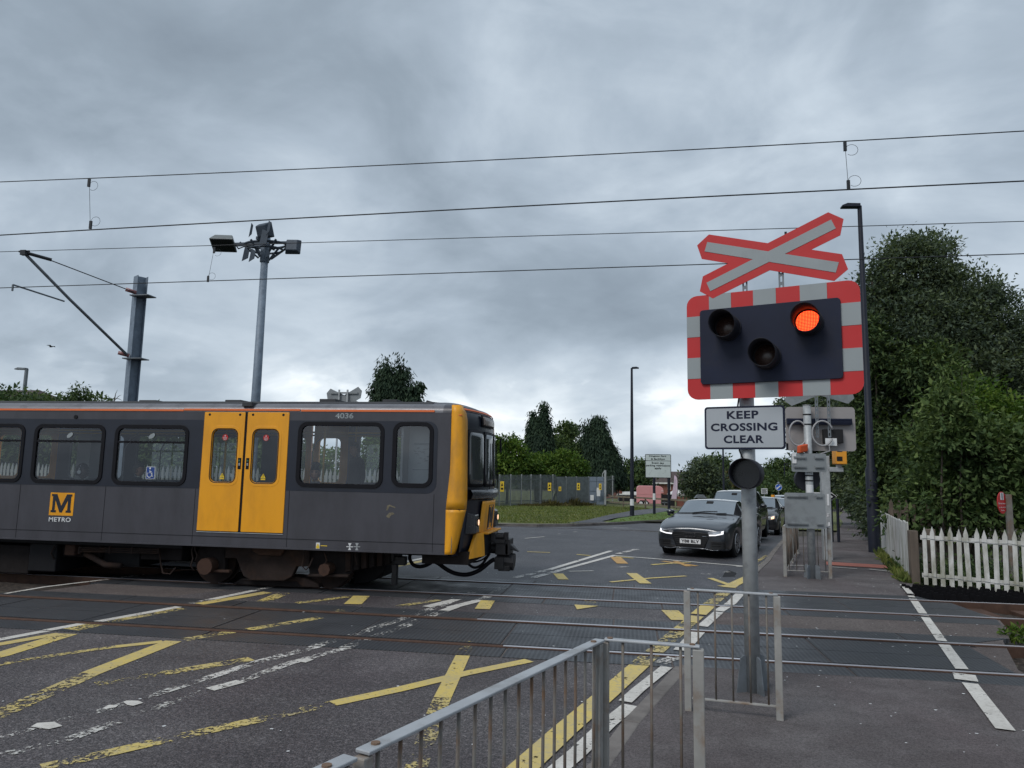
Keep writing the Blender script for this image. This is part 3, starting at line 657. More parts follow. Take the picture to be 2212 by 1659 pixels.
overhead(9.11,((0,393),(2212,283)),((0,508),(2212,391)),[((193,388),(195,493)),((1825,308),(1833,408))],'pair of overhead wires above the near track, the thicker upper pair in the sky')
overhead(12.52,((0,544),(2212,478)),((0,622),(2212,548)),[((463,535),(449,608)),((1697,502),(1700,578))],'pair of overhead wires above the far track, held by the bracket on the left')
# catenary mast (steel column of H section) with its bracket
t=thing('catenary_mast','blue-grey galvanised steel mast with bracket arm holding the far overhead wires','mast',(-11.65,15.5,0))
g=MB(); cx,cy=-11.68,15.5; 
for (x0,x1,y0,y1) in ((-.125,.125,-.12,-.107),(-.125,.125,.107,.12),(-.008,.008,-.107,.107)): 
    a=rad(-32); ca,sa=math.cos(a),math.sin(a)
    P=[(x0,y0),(x1,y0),(x1,y1),(x0,y1)]; g.prism([(p*ca-q*sa,p*sa+q*ca) for p,q in P],(cx,cy,0),(1,0,0),(0,1,0),0,6.56)
g.build('mast_column','mast_steel',t)
top=U(52,546,12.52); joint=U(150,646,13.75); low=U(276,768,15.3); tie=U(292,632,15.3); reg0=U(28,615,12.52)
g=MB(); g.tube([top,joint,low],.032,10); g.build('bracket_tube','galv_dark',t,True)
g=MB(); g.tube([top+Vector((.25,.25,-.04)),tie],.011,6); g.tube([top+Vector((.05,.05,0)),top+Vector((.35,.33,-.06))],.035,8); g.build('tie_rod','wire',t)
g=MB(); g.tube([reg0,joint+Vector((-.08,-.05,-.06))],.018,8); g.tube([reg0,reg0+Vector((0,0,-.13))],.02,6); g.build('registration_arm','galv_dark',t)
for P in (low,tie):
    g=MB(); g.tube([P+Vector((-.16,-.13,.05)),P+Vector((.02,.02,0))],.045,10); g.build('insulator','insulator',t,True)
    g=MB(); g.obox(P+Vector((.14,.1,-.07)),(.24,0,0),(0,.16,0),(0,0,.012)); g.build('bracket_plate','galv_dark',t)
g=MB(); g.obox(top,(.06,0,0),(0,.04,0),(0,0,.05)); g.tube([top+Vector((-.12,0,.03)),top+Vector((.12,0,.03))],.02,6); g.build('wire_clamp','wire',t)
# floodlight mast
M('lamp_grey',(.15,.165,.165),.5,.1,.1,3,(.10,.11,.115),3); M('flood_steel',(.045,.060,.080),.55,.3,.2,5)
fb=U(559,866,22); ft=U(573,520,22)
t=thing('floodlight_mast','tall grey mast carrying a cluster of floodlights behind the train','floodlight mast',(fb.x,22,0))
fx,fy=ft.x+.02,22; g=MB(); g.tube([(fx,fy,-.1),(fx,fy,ft.z-.6)],[.175,.115],12); g.tube([(fx,fy,ft.z-.75),(fx,fy,ft.z+.1)],[.15,.15],12); g.build('mast_pole','mast_steel',t,True)
zt=ft.z
g=MB()
ring=[(fx+.72*math.cos(a),fy+.4*math.sin(a),zt-.14) for a in [i*2*PI/20 for i in range(21)]]; g.tube(ring,.04,7)
ring=[(fx+.6*math.cos(a),fy+.4*math.sin(a),zt-.32) for a in [i*2*PI/20 for i in range(21)]]; g.tube(ring,.035,6)
g.bar((fx-1.2,fy,zt-.1),(fx+.1,fy,zt-.1),.06,.12); g.bar((fx+.1,fy,zt-.08),(fx+1.1,fy,zt-.1),.06,.08); g.bar((fx,fy-.6,zt-.1),(fx,fy+.6,zt-.1),.06,.1)
for a in (.4,1.3,2.2,3.6,4.4,5.4): g.bar((fx+.9*math.cos(a),fy+.5*math.sin(a),zt-.1),(fx+.2*math.cos(a),fy+.2*math.sin(a),zt-.62),.05,.06)
g.build('head_frame','flood_steel',t)
def flood(cx_,cz_,w,h,d,rz,tilt,lens=True):
    R=Matrix.Rotation(rz,3,'Z')@Matrix.Rotation(tilt,3,'X'); c=Vector((cx_,fy-.35,cz_))
    g=MB(); pr_=[(-w/2,-h/2),(w/2,-h/2),(w/2*.86,h/2),(-w/2*.86,h/2)]
    vs=[]
    for (k,s) in ((-d/2,1),(d/2,.72)):
        for (x,z) in ((-w/2*s,-h/2*s),(w/2*s,-h/2*s),(w/2*s,h/2*s),(-w/2*s,h/2*s)): vs.append(c+R@Vector((x,k,z)))
    g.add(vs,[(0,1,2,3)[::-1],(4,5,6,7),(0,1,5,4),(1,2,6,5),(2,3,7,6),(3,0,4,7)]); f=g.build('floodlight','lamp_grey' if lens else 'flood_steel',t,bevel=.03,fixn=True)
    if lens:
        g=MB(); g.obox(c+R@Vector((0,-d/2-.004,0)),R@Vector((w*.44,0,0)),R@Vector((0,.003,0)),R@Vector((0,0,h*.43))); g.build('lens','blackgloss',f)
flood(fx-1.30,zt-.14,.80,.60,.30,rad(12),rad(58))
flood(fx+.10,zt+.22,.62,.52,.26,rad(160),rad(-20),False); flood(fx+1.15,zt-.34,.52,.52,.20,rad(188),rad(8),False)
for (x,z,w,h,r) in ((-.30,.22,.04,.5,.5),(.42,.22,.06,.5,-.3),(-.42,-.62,.09,.46,.4),(-.16,-.66,.08,.46,.2),(.22,-.1,.12,.6,.1),(.34,-.62,.07,.3,.5)):
    g=MB(); c=Vector((fx+x,fy-.55+.2*r,zt+z)); g.prism([(-w,-h/2),(w,-h/2+.12),(w,h/2-.08),(-w*.8,h/2)],c,(math.cos(r),math.sin(r),0),(.12,0,1),0,.02); g.build('bracket_plate','flood_steel',t)
g=MB(); g.tube([(fx-1.1,fy-.1,zt-.05),(fx-.8,fy-.3,zt-.35),(fx-.5,fy-.3,zt-.25),(fx-.25,fy-.2,zt-.5)],.02,6); g.build('cable','wire',t)
# street lamps
def lamp(px_base,px_top,Y,r0,r1,head,label,mat='lamp_black',skirt=None,tagp=None,arm=0,hh=.12,left=True):
    b=U(*px_base,Y); tp=U(*px_top,Y); x=(b.x+tp.x)/2 if abs(b.x-tp.x)<1 else tp.x; z0=H(x,Y)
    t=thing('street_lamp',label,'street lamp',(x,Y,z0),'street lamps round the crossing')
    g=MB(); pts=[(x,Y,z0),(x,Y,tp.z)]; rr=[r0,r1]
    if skirt: pts=[(x,Y,z0),(x,Y,z0+skirt),(x,Y,z0+skirt+.12),(x,Y,tp.z)]; rr=[r0*1.5,r0*1.5,r0,r1]
    g.tube(pts,rr,14); g.build('lamp_post',mat,t,'auto')
    s=-1 if left else 1; g=MB()
    g.prism([(0,-hh*.4),(s*arm,-hh*.35),(s*(arm+head),-hh*.25),(s*(arm+head),hh*.1),(s*(arm+head*.6),hh*.55),(s*arm*.5,hh*.4),(0,hh*.4)],(x,Y+.12,tp.z),(1,0,0),(0,0,1),0,.24)
    g.build('lamp_head',mat,t,bevel=.015,fixn=True)
    if tagp:
        a=U(*tagp[0],Y-r0); c=U(*tagp[1],Y-r0); g=MB(); R=r0*1.08; k=8
        for i in range(k):
            a0=-PI/2-1.0+2.0*i/k; a1=-PI/2-1.0+2.0*(i+1)/k
            g.add([(x+R*math.cos(a0),Y+R*math.sin(a0),a.z),(x+R*math.cos(a1),Y+R*math.sin(a1),a.z),(x+R*math.cos(a1),Y+R*math.sin(a1),c.z),(x+R*math.cos(a0),Y+R*math.sin(a0),c.z)],[(0,1,2,3)])
        g.build('number_plate','label_white',t)
    return t,x,z0
lamp((1889,1196),(1857,445),22.2,.105,.062,.40,'tall black street lamp on the pavement in front of the big tree',skirt=2.35,tagp=((1884,1062),(1884,1035)),arm=.12,hh=.14)
lamp((1365,1118),(1365,795),41,.12,.06,.35,'slim black street lamp on the far verge beside the parking restriction sign',tagp=((1364,1092),(1364,1078)),left=False,arm=.05)
lamp((1564,1090),(1561,930),75,.12,.07,.5,'thin distant street lamp rising behind the keep clear sign')
lamp((1700,1065),(1690,1002),95,.11,.06,.6,'small distant street lamp against the trees above the queue of cars',left=False)
lamp((50,868),(58,797),38,.13,.10,.55,'street lamp with flat head above the roof at the left edge of the photo',mat='galv_dark',arm=.2,hh=.16)
# ================================================================== LEVEL CROSSING SIGNALS
def frame(O,deg):
    a=rad(deg); u=Vector((math.cos(a),math.sin(a),0)); n=Vector((u.y,-u.x,0)); return Vector(O),u,n
O,uu,nn=frame((1.117,7.158,0),-20)
def S(off,a,b): return O+nn*off
t=thing('crossing_signal','near crossing signal with one lit red lamp and red and white chequered board','crossing signal',tuple(O))
g=MB(); g.tube([(O.x,O.y,0),(O.x,O.y,3.5)],.068,24); g.build('signal_post','galv',t,True)
g=MB()
for k in range(4):
    a=rad(45+90*k-20); d=Vector((math.cos(a),math.sin(a),0)); s=Vector((-d.y,d.x,0))
    g.prism([(.05,0),(.17,0),(.165,.03),(.125,.30),(.09,.32),(.05,.32)],O+s*.005+Z_*.022,d,(0,0,1),0,.01)
g.build('base_fin','galv_dark',t)
BZ0,BZ1,BU0,BU1=2.69,3.715,-.525,1.025; off=.15
g=MB(); o_=O+nn*(off-.012)
p=panel('backing_board',rrect(BU0,BU1,BZ0,BZ1,.10),[],O+nn*off,uu,Z_,.012,'sign_red',t)
# chequer: grey rectangles on the red border
iu0,iu1,iz0,iz1=-.384,.857,2.84,3.555
us=[BU0+(BU1-BU0)*k for k in (0,.128,.262,.40,.535,.68,.84,1)]; 
us=[-.525,-.305,-.095,.110,.315,.525,.755,1.025]
zs=[2.69,2.90,3.105,3.30,3.50,3.715]; zs=[2.69,2.895,3.10,3.305,3.51,3.715]
for i in (1,3,5):
    for (z0,z1) in ((BZ0,iz0),(iz1,BZ1)): g=MB(); g.prism([(us[i],z0),(us[i+1],z0),(us[i+1],z1),(us[i],z1)],O+nn*off,uu,Z_,0,.003); g.build('grey_square','sign_grey',p)
for i in (1,3):
    for (a,b) in ((BU0,iu0),(iu1,BU1)): g=MB(); g.prism([(a,zs[i]),(b,zs[i]),(b,zs[i+1]),(a,zs[i+1])],O+nn*off,uu,Z_,0,.003); g.build('grey_square','sign_grey',p)
panel('black_screen',rrect(iu0-.005,iu1+.005,iz0-.005,iz1+.005,.03),[],O+nn*(off+.022),uu,Z_,.022,'sign_navy',t,.002)
def visor(c,r,ln,name='visor',par=None,cut=.42):
    # hood: open cylinder whose front edge is cut back at the bottom
    g=MB(); n=28; th=.006
    vs=[]
    for j in range(n):
        a=2*PI*j/n; l=ln*(1-cut*(1-math.sin(a))/2)+.0
        for (R_,d) in ((r,0),(r,l),(r-th,l),(r-th,0)): vs.append(c+uu*(R_*math.cos(a))+Z_*(R_*math.sin(a))+nn*d)
    fs=[]
    for j in range(n):
        b0=j*4; b1=((j+1)%n)*4
        for k in range(3): fs.append((b0+k,b1+k,b1+k+1,b0+k+1))
    g.add(vs,fs); return g.build(name,'lamp_visor',par,True,fixn=False)
m,t_,b=newmat('red_led'); MATS['red_led']=m
c=N(t_,'ShaderNodeTexCoord'); sp=N(t_,'ShaderNodeSeparateXYZ'); L(t_,c.outputs['UV'],sp.inputs[0])
fx1=tmath(t_,'SINE',tmath(t_,'MULTIPLY',sp.outputs[0],2*PI*16)); fy1=tmath(t_,'SINE',tmath(t_,'MULTIPLY',sp.outputs[1],2*PI*16))
dots=tmath(t_,'GREATER_THAN',tmath(t_,'ADD',fx1,fy1),.55)
L(t_,tmix(t_,dots,(.90,.010,.007),(1.0,.14,.028)),b.inputs['Emission Color']); L(t_,tmath(t_,'ADD',tmath(t_,'MULTIPLY',dots,.9),1.2),b.inputs['Emission Strength']); b.inputs['Base Color'].default_value=(.4,.01,.01,1)
def lens(c,r,mat,par):
    me=bpy.data.meshes.new('lens'); bm=bmesh.new(); uvl=bm.loops.layers.uv.new('UVMap'); n=32; o0=ORG[par.name]
    rings=[]
    for (k,R_) in enumerate((.0,.5,.8,1.0)):
        if k==0: rings.append([bm.verts.new(c+nn*.028-o0)]); continue
        rings.append([bm.verts.new(c+uu*(r*R_*math.cos(2*PI*j/n))+Z_*(r*R_*math.sin(2*PI*j/n))+nn*(.028*(1-R_**2))-o0) for j in range(n)])
    for j in range(n): bm.faces.new((rings[0][0],rings[1][j],rings[1][(j+1)%n]))
    for k in (1,2):
        for j in range(n): bm.faces.new((rings[k][j],rings[k+1][j],rings[k+1][(j+1)%n],rings[k][(j+1)%n]))
    for f in bm.faces:
        for l in f.loops:
            w=l.vert.co+o0-c; l[uvl].uv=(w.dot(uu)/(2*r)+.5,w.z/(2*r)+.5)
    bm.to_mesh(me); bm.free(); me.materials.append(MATS[mat]); return link('lens',me,par,True)
for (a,z,mat,lab) in ((-.125,3.365,'lens_dark',None),(.595,3.355,'red_led','lit red lamp with dotted lens'),(.225,3.068,'lens_dark',None)):
    c=O+uu*a+Z_*z+nn*(off+.022)
    g=MB(); g.cyl(c,c+nn*.03,.128,28); h=g.build('signal_lamp','lamp_visor',t,'auto')
    if lab: h['label']=lab
    visor(c+nn*.03,.122,.29,'visor',h,cut=.38); lens(c+nn*.032,.104,mat,h)
# crossed arrows sign above
cc=Vector((.262,4.022)); ca_=rad(2.5)
def rot(p): return (cc.x+p[0]*math.cos(ca_)-p[1]*math.sin(ca_),cc.y+p[0]*math.sin(ca_)+p[1]*math.cos(ca_))
hx,hy=.665,.235    # arm end centres
def saltire(wid,ext,tip):
    # outline of an X whose arms end in blunt points
    aa=math.atan2(hy,hx); d1=Vector((math.cos(aa),math.sin(aa))); arms=[d1,Vector((-d1.x,d1.y)),-d1,Vector((d1.x,-d1.y))]; Lg=math.hypot(hx,hy)*ext
    out=[]
    for k,d in enumerate(arms):
        s=Vector((-d.y,d.x)); 
        a=d*(Lg-tip)-s*wid; b_=d*(Lg)-s*0; c_=d*(Lg-tip)+s*wid
        out.append((a,b_,c_,d,s))
    P=[]
    for k in range(4):
        a,b_,c_,d,s=out[k]; P+= [a,b_,c_] if tip>0 else [a,c_]
        d2=out[(k+1)%4][3]; s2=out[(k+1)%4][4]
        # inner corner between this arm's left side and the next arm's right side
        den=d.x*d2.y-d.y*d2.x; p0=s*wid; p1=-s2*wid; w=p1-p0; tt=(w.x*d2.y-w.y*d2.x)/den; P.append(p0+d*tt)
    return [rot((p.x,p.y)) for p in P]
sp_=panel('crossed_arrows',saltire(.125,1.0,.085),[],O+nn*(off+.004),uu,Z_,.006,'sign_red',t)
panel('grey_cross',saltire(.048,.87,0),[],O+nn*(off+.0075),uu,Z_,.003,'sign_grey',sp_)
for a in (.035,.365):
    g=MB(); z=3.66
    g2=panel('slotted_strut',rrect(a-.024,a+.024,2.8,4.05,.001),[rrect(a-.009,a+.009,3.60+k*.085,3.655+k*.085,.008) for k in range(6)],O+nn*(off-.014),uu,Z_,.004,'galv_dark',t)
# KEEP CROSSING CLEAR plate
KZ0,KZ1,KU0,KU1=2.213,2.62,-.378,.357
kp=panel('message_plate',rrect(KU0,KU1,KZ0,KZ1,.03),[],O+nn*.10,uu,Z_,.006,'sign_navy',t)
panel('plate_face',rrect(KU0+.018,KU1-.018,KZ0+.018,KZ1-.018,.02),[],O+nn*.103,uu,Z_,.003,'sign_white',kp)
text('lettering','KEEP',O+nn*.1045,uu,Z_,(-.165,.125,2.500,2.575),'sign_navy',kp,bold=.034,space=1.1)
text('lettering','CROSSING',O+nn*.1045,uu,Z_,(-.318,.290,2.385,2.460),'sign_navy',kp,bold=.034,space=1.08)
text('lettering','CLEAR',O+nn*.1045,uu,Z_,(-.198,.168,2.270,2.345),'sign_navy',kp,bold=.034,space=1.08)
# round black lamp below
c=O+uu*.02+Z_*1.985+nn*.10
g=MB(); g.cyl(c-nn*.06,c+nn*.06,.135,30); h=g.build('signal_lamp','lamp_visor',t,'auto'); h['label']='dark round lamp seen in its deep hood below the message plate'
visor(c+nn*.06,.140,.16,'visor',h,cut=.35); g=MB(); g.cyl(c+nn*.061,c+nn*.066,.128,28); g.build('lens','blackgloss',h)
g=MB(); g.obox(O+nn*.085+Z_*2.42,uu*.30,nn*.012,Z_*.02); g.obox(O+nn*.11+Z_*3.0+uu*.25,uu*.6,nn*.02,Z_*.03); g.obox(O+nn*.11+Z_*3.42+uu*.25,uu*.6,nn*.02,Z_*.03)
for z in (2.42,3.0,3.42,1.985): g.cyl(O+Z_*(z-.02),O+Z_*(z+.02),.075,18)
g.build('clamp','galv_dark',t)
g=MB(); q=O+uu*.17+nn*.02; pts=[O+uu*(-.05)+Z_*2.75+nn*.07,O+uu*(-.07)+Z_*2.6+nn*.08,O+uu*(-.06)+Z_*2.2+nn*.075,O+Z_*2.05+nn*.075]; g.tube(pts,.008,6); g.build('cable','wire',t,True)
# ---- far signal, seen from behind
O2=Vector((3.587,15.447,H(3.587,15.447)+.03)); u2=Vector((1,0,0)); n2=Vector((0,-1,0))
t=thing('crossing_signal','far crossing signal seen from behind, grey post with plain grey sign backs and coiled cable','crossing signal',tuple(O2))
def UX(px,py,Y=15.447): q=U(px,py,Y); return q.x,q.z
pt=UX(1748,876)
g=MB(); g.tube([O2,(O2.x,O2.y,pt[1])],.075,20); g.tube([(O2.x,O2.y,pt[1]),(O2.x,O2.y,pt[1]+.01)],.08,20); g.build('signal_post','galv',t,True)
g=MB()
for k in range(4):
    a=rad(45+90*k); d=Vector((math.cos(a),math.sin(a),0)); s=Vector((-d.y,d.x,0)); g.prism([(.05,0),(.18,0),(.17,.22),(.14,.26),(.05,.26)],O2+s*.005,d,(0,0,1),0,.01)
g.build('base_fin','galv_dark',t)
def backplate(p0,p1,r,mat,Y,thick=.01):
    a=UX(*p0,Y); b=UX(*p1,Y); x0,x1=sorted((a[0],b[0])); z0,z1=sorted((a[1],b[1])); o=panel('sign_plate',rrect(x0,x1,z0,z1,r),[],(0,Y,0),u2,Z_,thick,mat,t); return o,x0,x1,z0,z1
bp,x0,x1,z0,z1=backplate((1696,879),(1850,975),.07,'sign_back_warm',15.60,.012); bp['label']='large warm grey board, the back of the lamp board'
g=MB(); a=UX(1699,904,15.55); b=UX(1840,918,15.55); g.box(a[0],b[0],15.50,15.585,b[1],a[1]); 
for k in range(1,4): zz=a[1]+(b[1]-a[1])*k/4; g.box(a[0]+.005,b[0]-.005,15.49,15.50,zz-.006,zz+.006)
g.build('cable_duct','sign_navy',bp,bevel=.006)
a=UX(1780,925,15.5); g=MB(); g.box(a[0]-.02,a[0]+.36,15.48,15.585,a[1]-.30,a[1]-.02); g.build('junction_box','dark',bp,bevel=.01)
g=MB(); a=UX(1783,953,15.47); g.box(a[0],a[0]+.22,15.472,15.479,a[1]-.09,a[1]+.06); g.build('notice_label','label_white',bp)
a=UX(1698,967,15.59); text('lettering','1',(0,15.593,0),u2,Z_,(a[0],a[0]+.045,a[1]-.05,a[1]+.09),'black',bp,bold=.02)
# back of crossed arrows behind it, mostly hidden: two drooping wings
sx=(x0+x1)/2; wz=z1+.02
P=[]
hw=.665*1.05; 
sal=[(x-cc.x,y-cc.y) for x,y in saltire(.135,1.0,.085)]
bs=panel('crossed_arrows',[(sx+x*1.02,z1+.40+y*1.05) for x,y in sal],[],(0,15.64,0),u2,Z_,.008,'sign_back',t)
for px in (1763,1789):
    a=UX(px,866,15.48); b=UX(px+2,945,15.48); panel('slotted_strut',rrect(a[0]-.03,a[0]+.03,b[1],z1+.5,.001),[rrect(a[0]-.011,a[0]+.011,b[1]+.03+k*.11,b[1]+.09+k*.11,.01) for k in range(9)],(0,15.462,0),u2,Z_,.006,'galv_dark',t)
for k,(s,cx_) in enumerate(((-1,1724),(1,1777))):
    c_=UX(cx_,936,15.42); w=.17 if s<0 else .20; pts=[(c_[0]+w*math.cos(a),15.42,c_[1]+.25*math.sin(a)) for a in [i*2*PI/26+.3 for i in range(24)]]; g=MB(); g.tube(pts,.018,8)
    if s>0: e=UX(1790,958,15.42); g.tube([pts[18],(e[0],15.42,e[1]),(e[0]+.02,15.42,e[1]-.15),(e[0]-.25,15.42,e[1]-.24)],.014,7)
    g.build('cable_loop','cable',t,True)
for p0,p1,rr in (((1709,979),(1786,1020),.03),((1694,1064),(1785,1143),.05)):
    sp2,x0,x1,z0,z1=backplate(p0,p1,rr,'sign_back',15.32)
    for f in ((.22,.72) if rr<.04 else (.09,.86)):
        z=z1-(z1-z0)*f
        for (a,b) in ((x0+.04,O2.x-.085),(O2.x+.085,x1-.06)): g=MB(); g.box(a,b,15.285,15.308,z-.022,z+.022); g.box(a+.01,b-.01,15.278,15.286,z-.006,z+.006); g.build('channel_bar','sign_back',sp2)
a=UX(1715,990,15.29); g=MB(); g.box(a[0]-.03,a[0]+.05,15.302,15.308,a[1]-.10,a[1]+.11); g.build('notice_label','label_white',t)
g=MB(); a=UX(1733,969,15.35); c=Vector((a[0],15.33,a[1])); g.obox(c,Vector((.085,.03,.02)),Vector((-.02,.06,.0)),Vector((0,-.02,.075))); g.build('sensor_box','orange_plastic',t,bevel=.02); g=MB(); g.bar(c+Vector((.05,0,.02)),(O2.x,O2.y,a[1]+.04),.02,.04); g.build('sensor_bracket','galv_dark',t)
g=MB(); a=UX(1750,1035,15.5)
g.cyl((O2.x-.01,15.52,a[1]),(O2.x-.01,15.68,a[1]),.24,24); g.build('rear_lamp','lamp_visor',t,'auto')
g=MB()
for z in (a[1]+.07,a[1]-.03,UX(1750,904)[1]+.08,UX(1750,904)[1]-.12): g=MB(); g.cyl((O2.x,O2.y,z-.012),(O2.x,O2.y,z+.012),.082,18); g.build('clamp','black',t)
m,t_,b=newmat('sticker'); MATS['sticker']=m
L(t_,tramp(t_,tnoise(t_,26,5,.8,sc=(.6,1,1.6)),[(.50,(.60,.60,.61)),(.60,(.10,.10,.11))]),b.inputs['Base Color'])
for (p0,p1,mt) in (((1751,1047),(1751,1064),'label_white'),((1751,1066),(1751,1089),'sticker')):
    za,zb=UX(*p0)[1],UX(*p1)[1]; g=MB()
    for i in range(8):
        a0=-PI/2-1.1+2.2*i/8; a1=-PI/2-1.1+2.2*(i+1)/8; R=.0765
        g.add([(O2.x+R*math.cos(a0),O2.y+R*math.sin(a0),zb),(O2.x+R*math.cos(a1),O2.y+R*math.sin(a1),zb),(O2.x+R*math.cos(a1),O2.y+R*math.sin(a1),za),(O2.x+R*math.cos(a0),O2.y+R*math.sin(a0),za)],[(0,1,2,3)])
    g.build('sticker',mt,t)
# crossed arrows sign of the signal beyond the train (seen from behind over the roof)
P0=U(744,850,17.2); t=thing('crossing_signal','back of a grey crossed arrows sign showing over the train roof beside the conifer','crossing signal',(P0.x,17.2,0))
k=1.0; c0=U(744,866,17.2)
sal=[(x-cc.x,y-cc.y) for x,y in saltire(.150,1.0,.10)]
s_=panel('crossed_arrows',[(P0.x+x*.70,c0.z-.015+y*1.02) for x,y in sal],[],(0,17.2,0),u2,Z_,.008,'sign_back',t)
g=MB(); z=U(744,849,17.2).z; g.box(P0.x-.36,P0.x+.36,17.165,17.19,z-.02,z+.02); z-=.30; g.box(P0.x-.3,P0.x+.3,17.165,17.19,z-.02,z+.02); g.build('channel_bar','sign_back',s_)
g=MB()
for dx in (-.12,.10): g.box(P0.x+dx-.02,P0.x+dx+.02,17.14,17.165,2.0,z+.38)
g.tube([(P0.x,17.3,0),(P0.x,17.3,2.9)],.07,14); g.build('signal_post','galv',t)
# ================================================================== SPEED/SAFETY CAMERA, CABINET POST, SMALL SIGNS
bx=U(1793,1143,19.2); t=thing('camera_post','grey square steel post with stickers carrying an orange enforcement camera','camera',(bx.x,19.2,H(bx.x,19.2)))
x0=U(1774,1080,19.2).x; x1=U(1793,1080,19.2).x; ztop=U(1785,985,19.2).z; g=MB(); g.box(x0,x1,19.1,19.3,0,ztop); g.build('post_column','galv',t,bevel=.015)
a=U(1798,1011,19.1); b=U(1824,1018,19.1); g=MB(); g.box(x1-.02,b.x-.03,19.05,19.2,b.z-.02,a.z+.02); g.build('camera_arm','galv',t,bevel=.01); g=MB(); g.box(U(1807,1008,19.1).x,U(1818,1008,19.1).x,19.07,19.18,a.z,U(1812,1003,19.1).z+.03); g.build('camera_bracket','galv',t,bevel=.01)
a=U(1805,972,19.0); b=U(1829,1003,19.0); g=MB(); g.box(a.x,b.x,18.95,19.35,b.z,a.z+.05); cb=g.build('camera_box','cam_orange',t,bevel=.015)
g=MB(); q=U(1814,991,18.94); g.prism(rrect(q.x-.065,q.x+.065,q.z-.055,q.z+.055,.008),(0,18.949,0),u2,Z_,0,.006); q=U(1814,975,18.94); g.prism(rrect(q.x-.06,q.x+.06,q.z-.01,q.z+.06,.008),(0,18.949,0),u2,Z_,0,.006); g.build('camera_window','dark',cb)
for (p0,p1,mt) in (((1786,1067),(1792,1092),'label_white'),((1786,1109),(1792,1117),'sticker'),((1789,1128),(1794,1136),'label_white')):
    a=U(*p0,19.09); b=U(*p1,19.09); g=MB(); g.box(a.x,b.x-.005,19.088,19.096,b.z,a.z); g.build('sticker',mt,t)
# direction sign with chevron on black posts
a=U(1790,1064,27); b=U(1808,1081,27)
t=thing('direction_sign','white pointed direction sign on black posts beside the footpath','sign',(b.x,27,H(b.x,27)))
h=b.z; H_=a.z-b.z; sx0=a.x-.5; panel('sign_face',[(sx0,h),(b.x-.16,h),(b.x,h+H_/2),(b.x-.16,h+H_),(sx0,h+H_)],[],(0,27,0),u2,Z_,.02,'label_white',t)
panel('sign_border',[(b.x-.26,h+.03),(b.x-.17,h+.03),(b.x-.03,h+H_/2),(b.x-.17,h+H_-.03),(b.x-.26,h+H_-.03),(b.x-.12,h+H_/2)],[],(0,26.975,0),u2,Z_,.004,'black',t)
text('lettering','F',(0,26.972,0),u2,Z_,(sx0+.3,sx0+.44,h+.12,h+H_-.10),'black',t,bold=.02)
for px in (1797,1811):
    q=U(px,1120,27); g=MB(); g.tube([(q.x,27.05,H(q.x,27)),(q.x,27.05,h+H_*(1.2 if px<1800 else .2))],.05,10); g.build('sign_post','lamp_black',t)
def roundsign():
    q=U(1682,1052.5,70); t=thing('keep_left_sign','blue round sign with white arrow on a grey pole above the queue of cars','road sign',(q.x,70,H(q.x,70)))
    r=.30; panel('sign_face',circ(q.x,q.z,r),[],(0,70,0),u2,Z_,.02,'signblue',t)
    panel('sign_rim',circ(q.x,q.z,r),[circ(q.x,q.z,r*.9)],(0,69.985,0),u2,Z_,.004,'label_white',t)
    A=[(-.62,-.55),(-.05,-.55),(-.22,-.35),(.62,.30),(.40,.58),(-.42,-.12),(-.62,.08)]; panel('arrow',[(q.x+x*r,q.z+y*r) for x,y in A],[],(0,69.98,0),u2,Z_,.004,'label_white',t)
    g=MB(); g.tube([(q.x,70.1,H(q.x,70)),(q.x,70.1,q.z+.35)],.05,8); g.cyl((q.x,70.05,q.z+.35),(q.x,70.05,q.z+.50),.14,10,.04); g.build('sign_post','galv_dark',t)
roundsign()
a=U(1644.5,1055,62); b=U(1658,1067,62); t=thing('notice_board','small white lettered notice on a post above the roofs of the cars','sign',(a.x,62,H(a.x,62)))
g=MB(); g.box(a.x,b.x,62,62.03,b.z,a.z); g.build('sign_face','label_white',t); g=MB()
for k in range(5): z=a.z-(a.z-b.z)*(.16+.17*k); g.box(a.x+.04,b.x-.04-.06*(k%2),61.985,61.995,z-.016,z+.016)
g.build('lettering','dark',t); g=MB(); g.tube([((a.x+b.x)/2,62.08,H(a.x,62)),((a.x+b.x)/2,62.08,b.z+.1)],.04,8); g.build('sign_post','galv_dark',t)
# event parking sign
Yp=45.5; a=U(1393.5,981,Yp); b=U(1450,1033,Yp)
t=thing('parking_sign','large grey sign about event day parking on two dark posts on the far verge','sign',((a.x+b.x)/2,Yp,H(a.x,Yp)))
f=panel('sign_border',rrect(a.x,b.x,b.z,a.z,.05),[],(0,Yp,0),u2,Z_,.03,'black',t); w=.035
zm=U(1420,995.5,Yp).z
M('sign_pale',(.50,.56,.56),.5,0,.05)
panel('sign_face',rrect(a.x+w,b.x-w,b.z+w,zm-.014,.02),[],(0,Yp-.008,0),u2,Z_,.006,'sign_pale',t); panel('sign_face',rrect(a.x+w,b.x-w,zm+.014,a.z-w,.02),[],(0,Yp-.008,0),u2,Z_,.006,'sign_pale',t)
wd=b.x-a.x; ht=a.z-b.z; LX=lambda f_:a.x+wd*f_; LZ=lambda f_:a.z-ht*f_
for s_,f in (('Kingston Park',(.16,.82,.125,.045)),('& Bankfoot',(.23,.76,.235,.16)),('Event day',(.26,.73,.43,.325)),('parking restrictions',(.04,.96,.535,.435)),('apply',(.37,.62,.65,.545))):
    text('lettering',s_,(0,Yp-.016,0),u2,Z_,(LX(f[0]),LX(f[1]),LZ(f[2]),LZ(f[3])),'black',t,bold=.018)
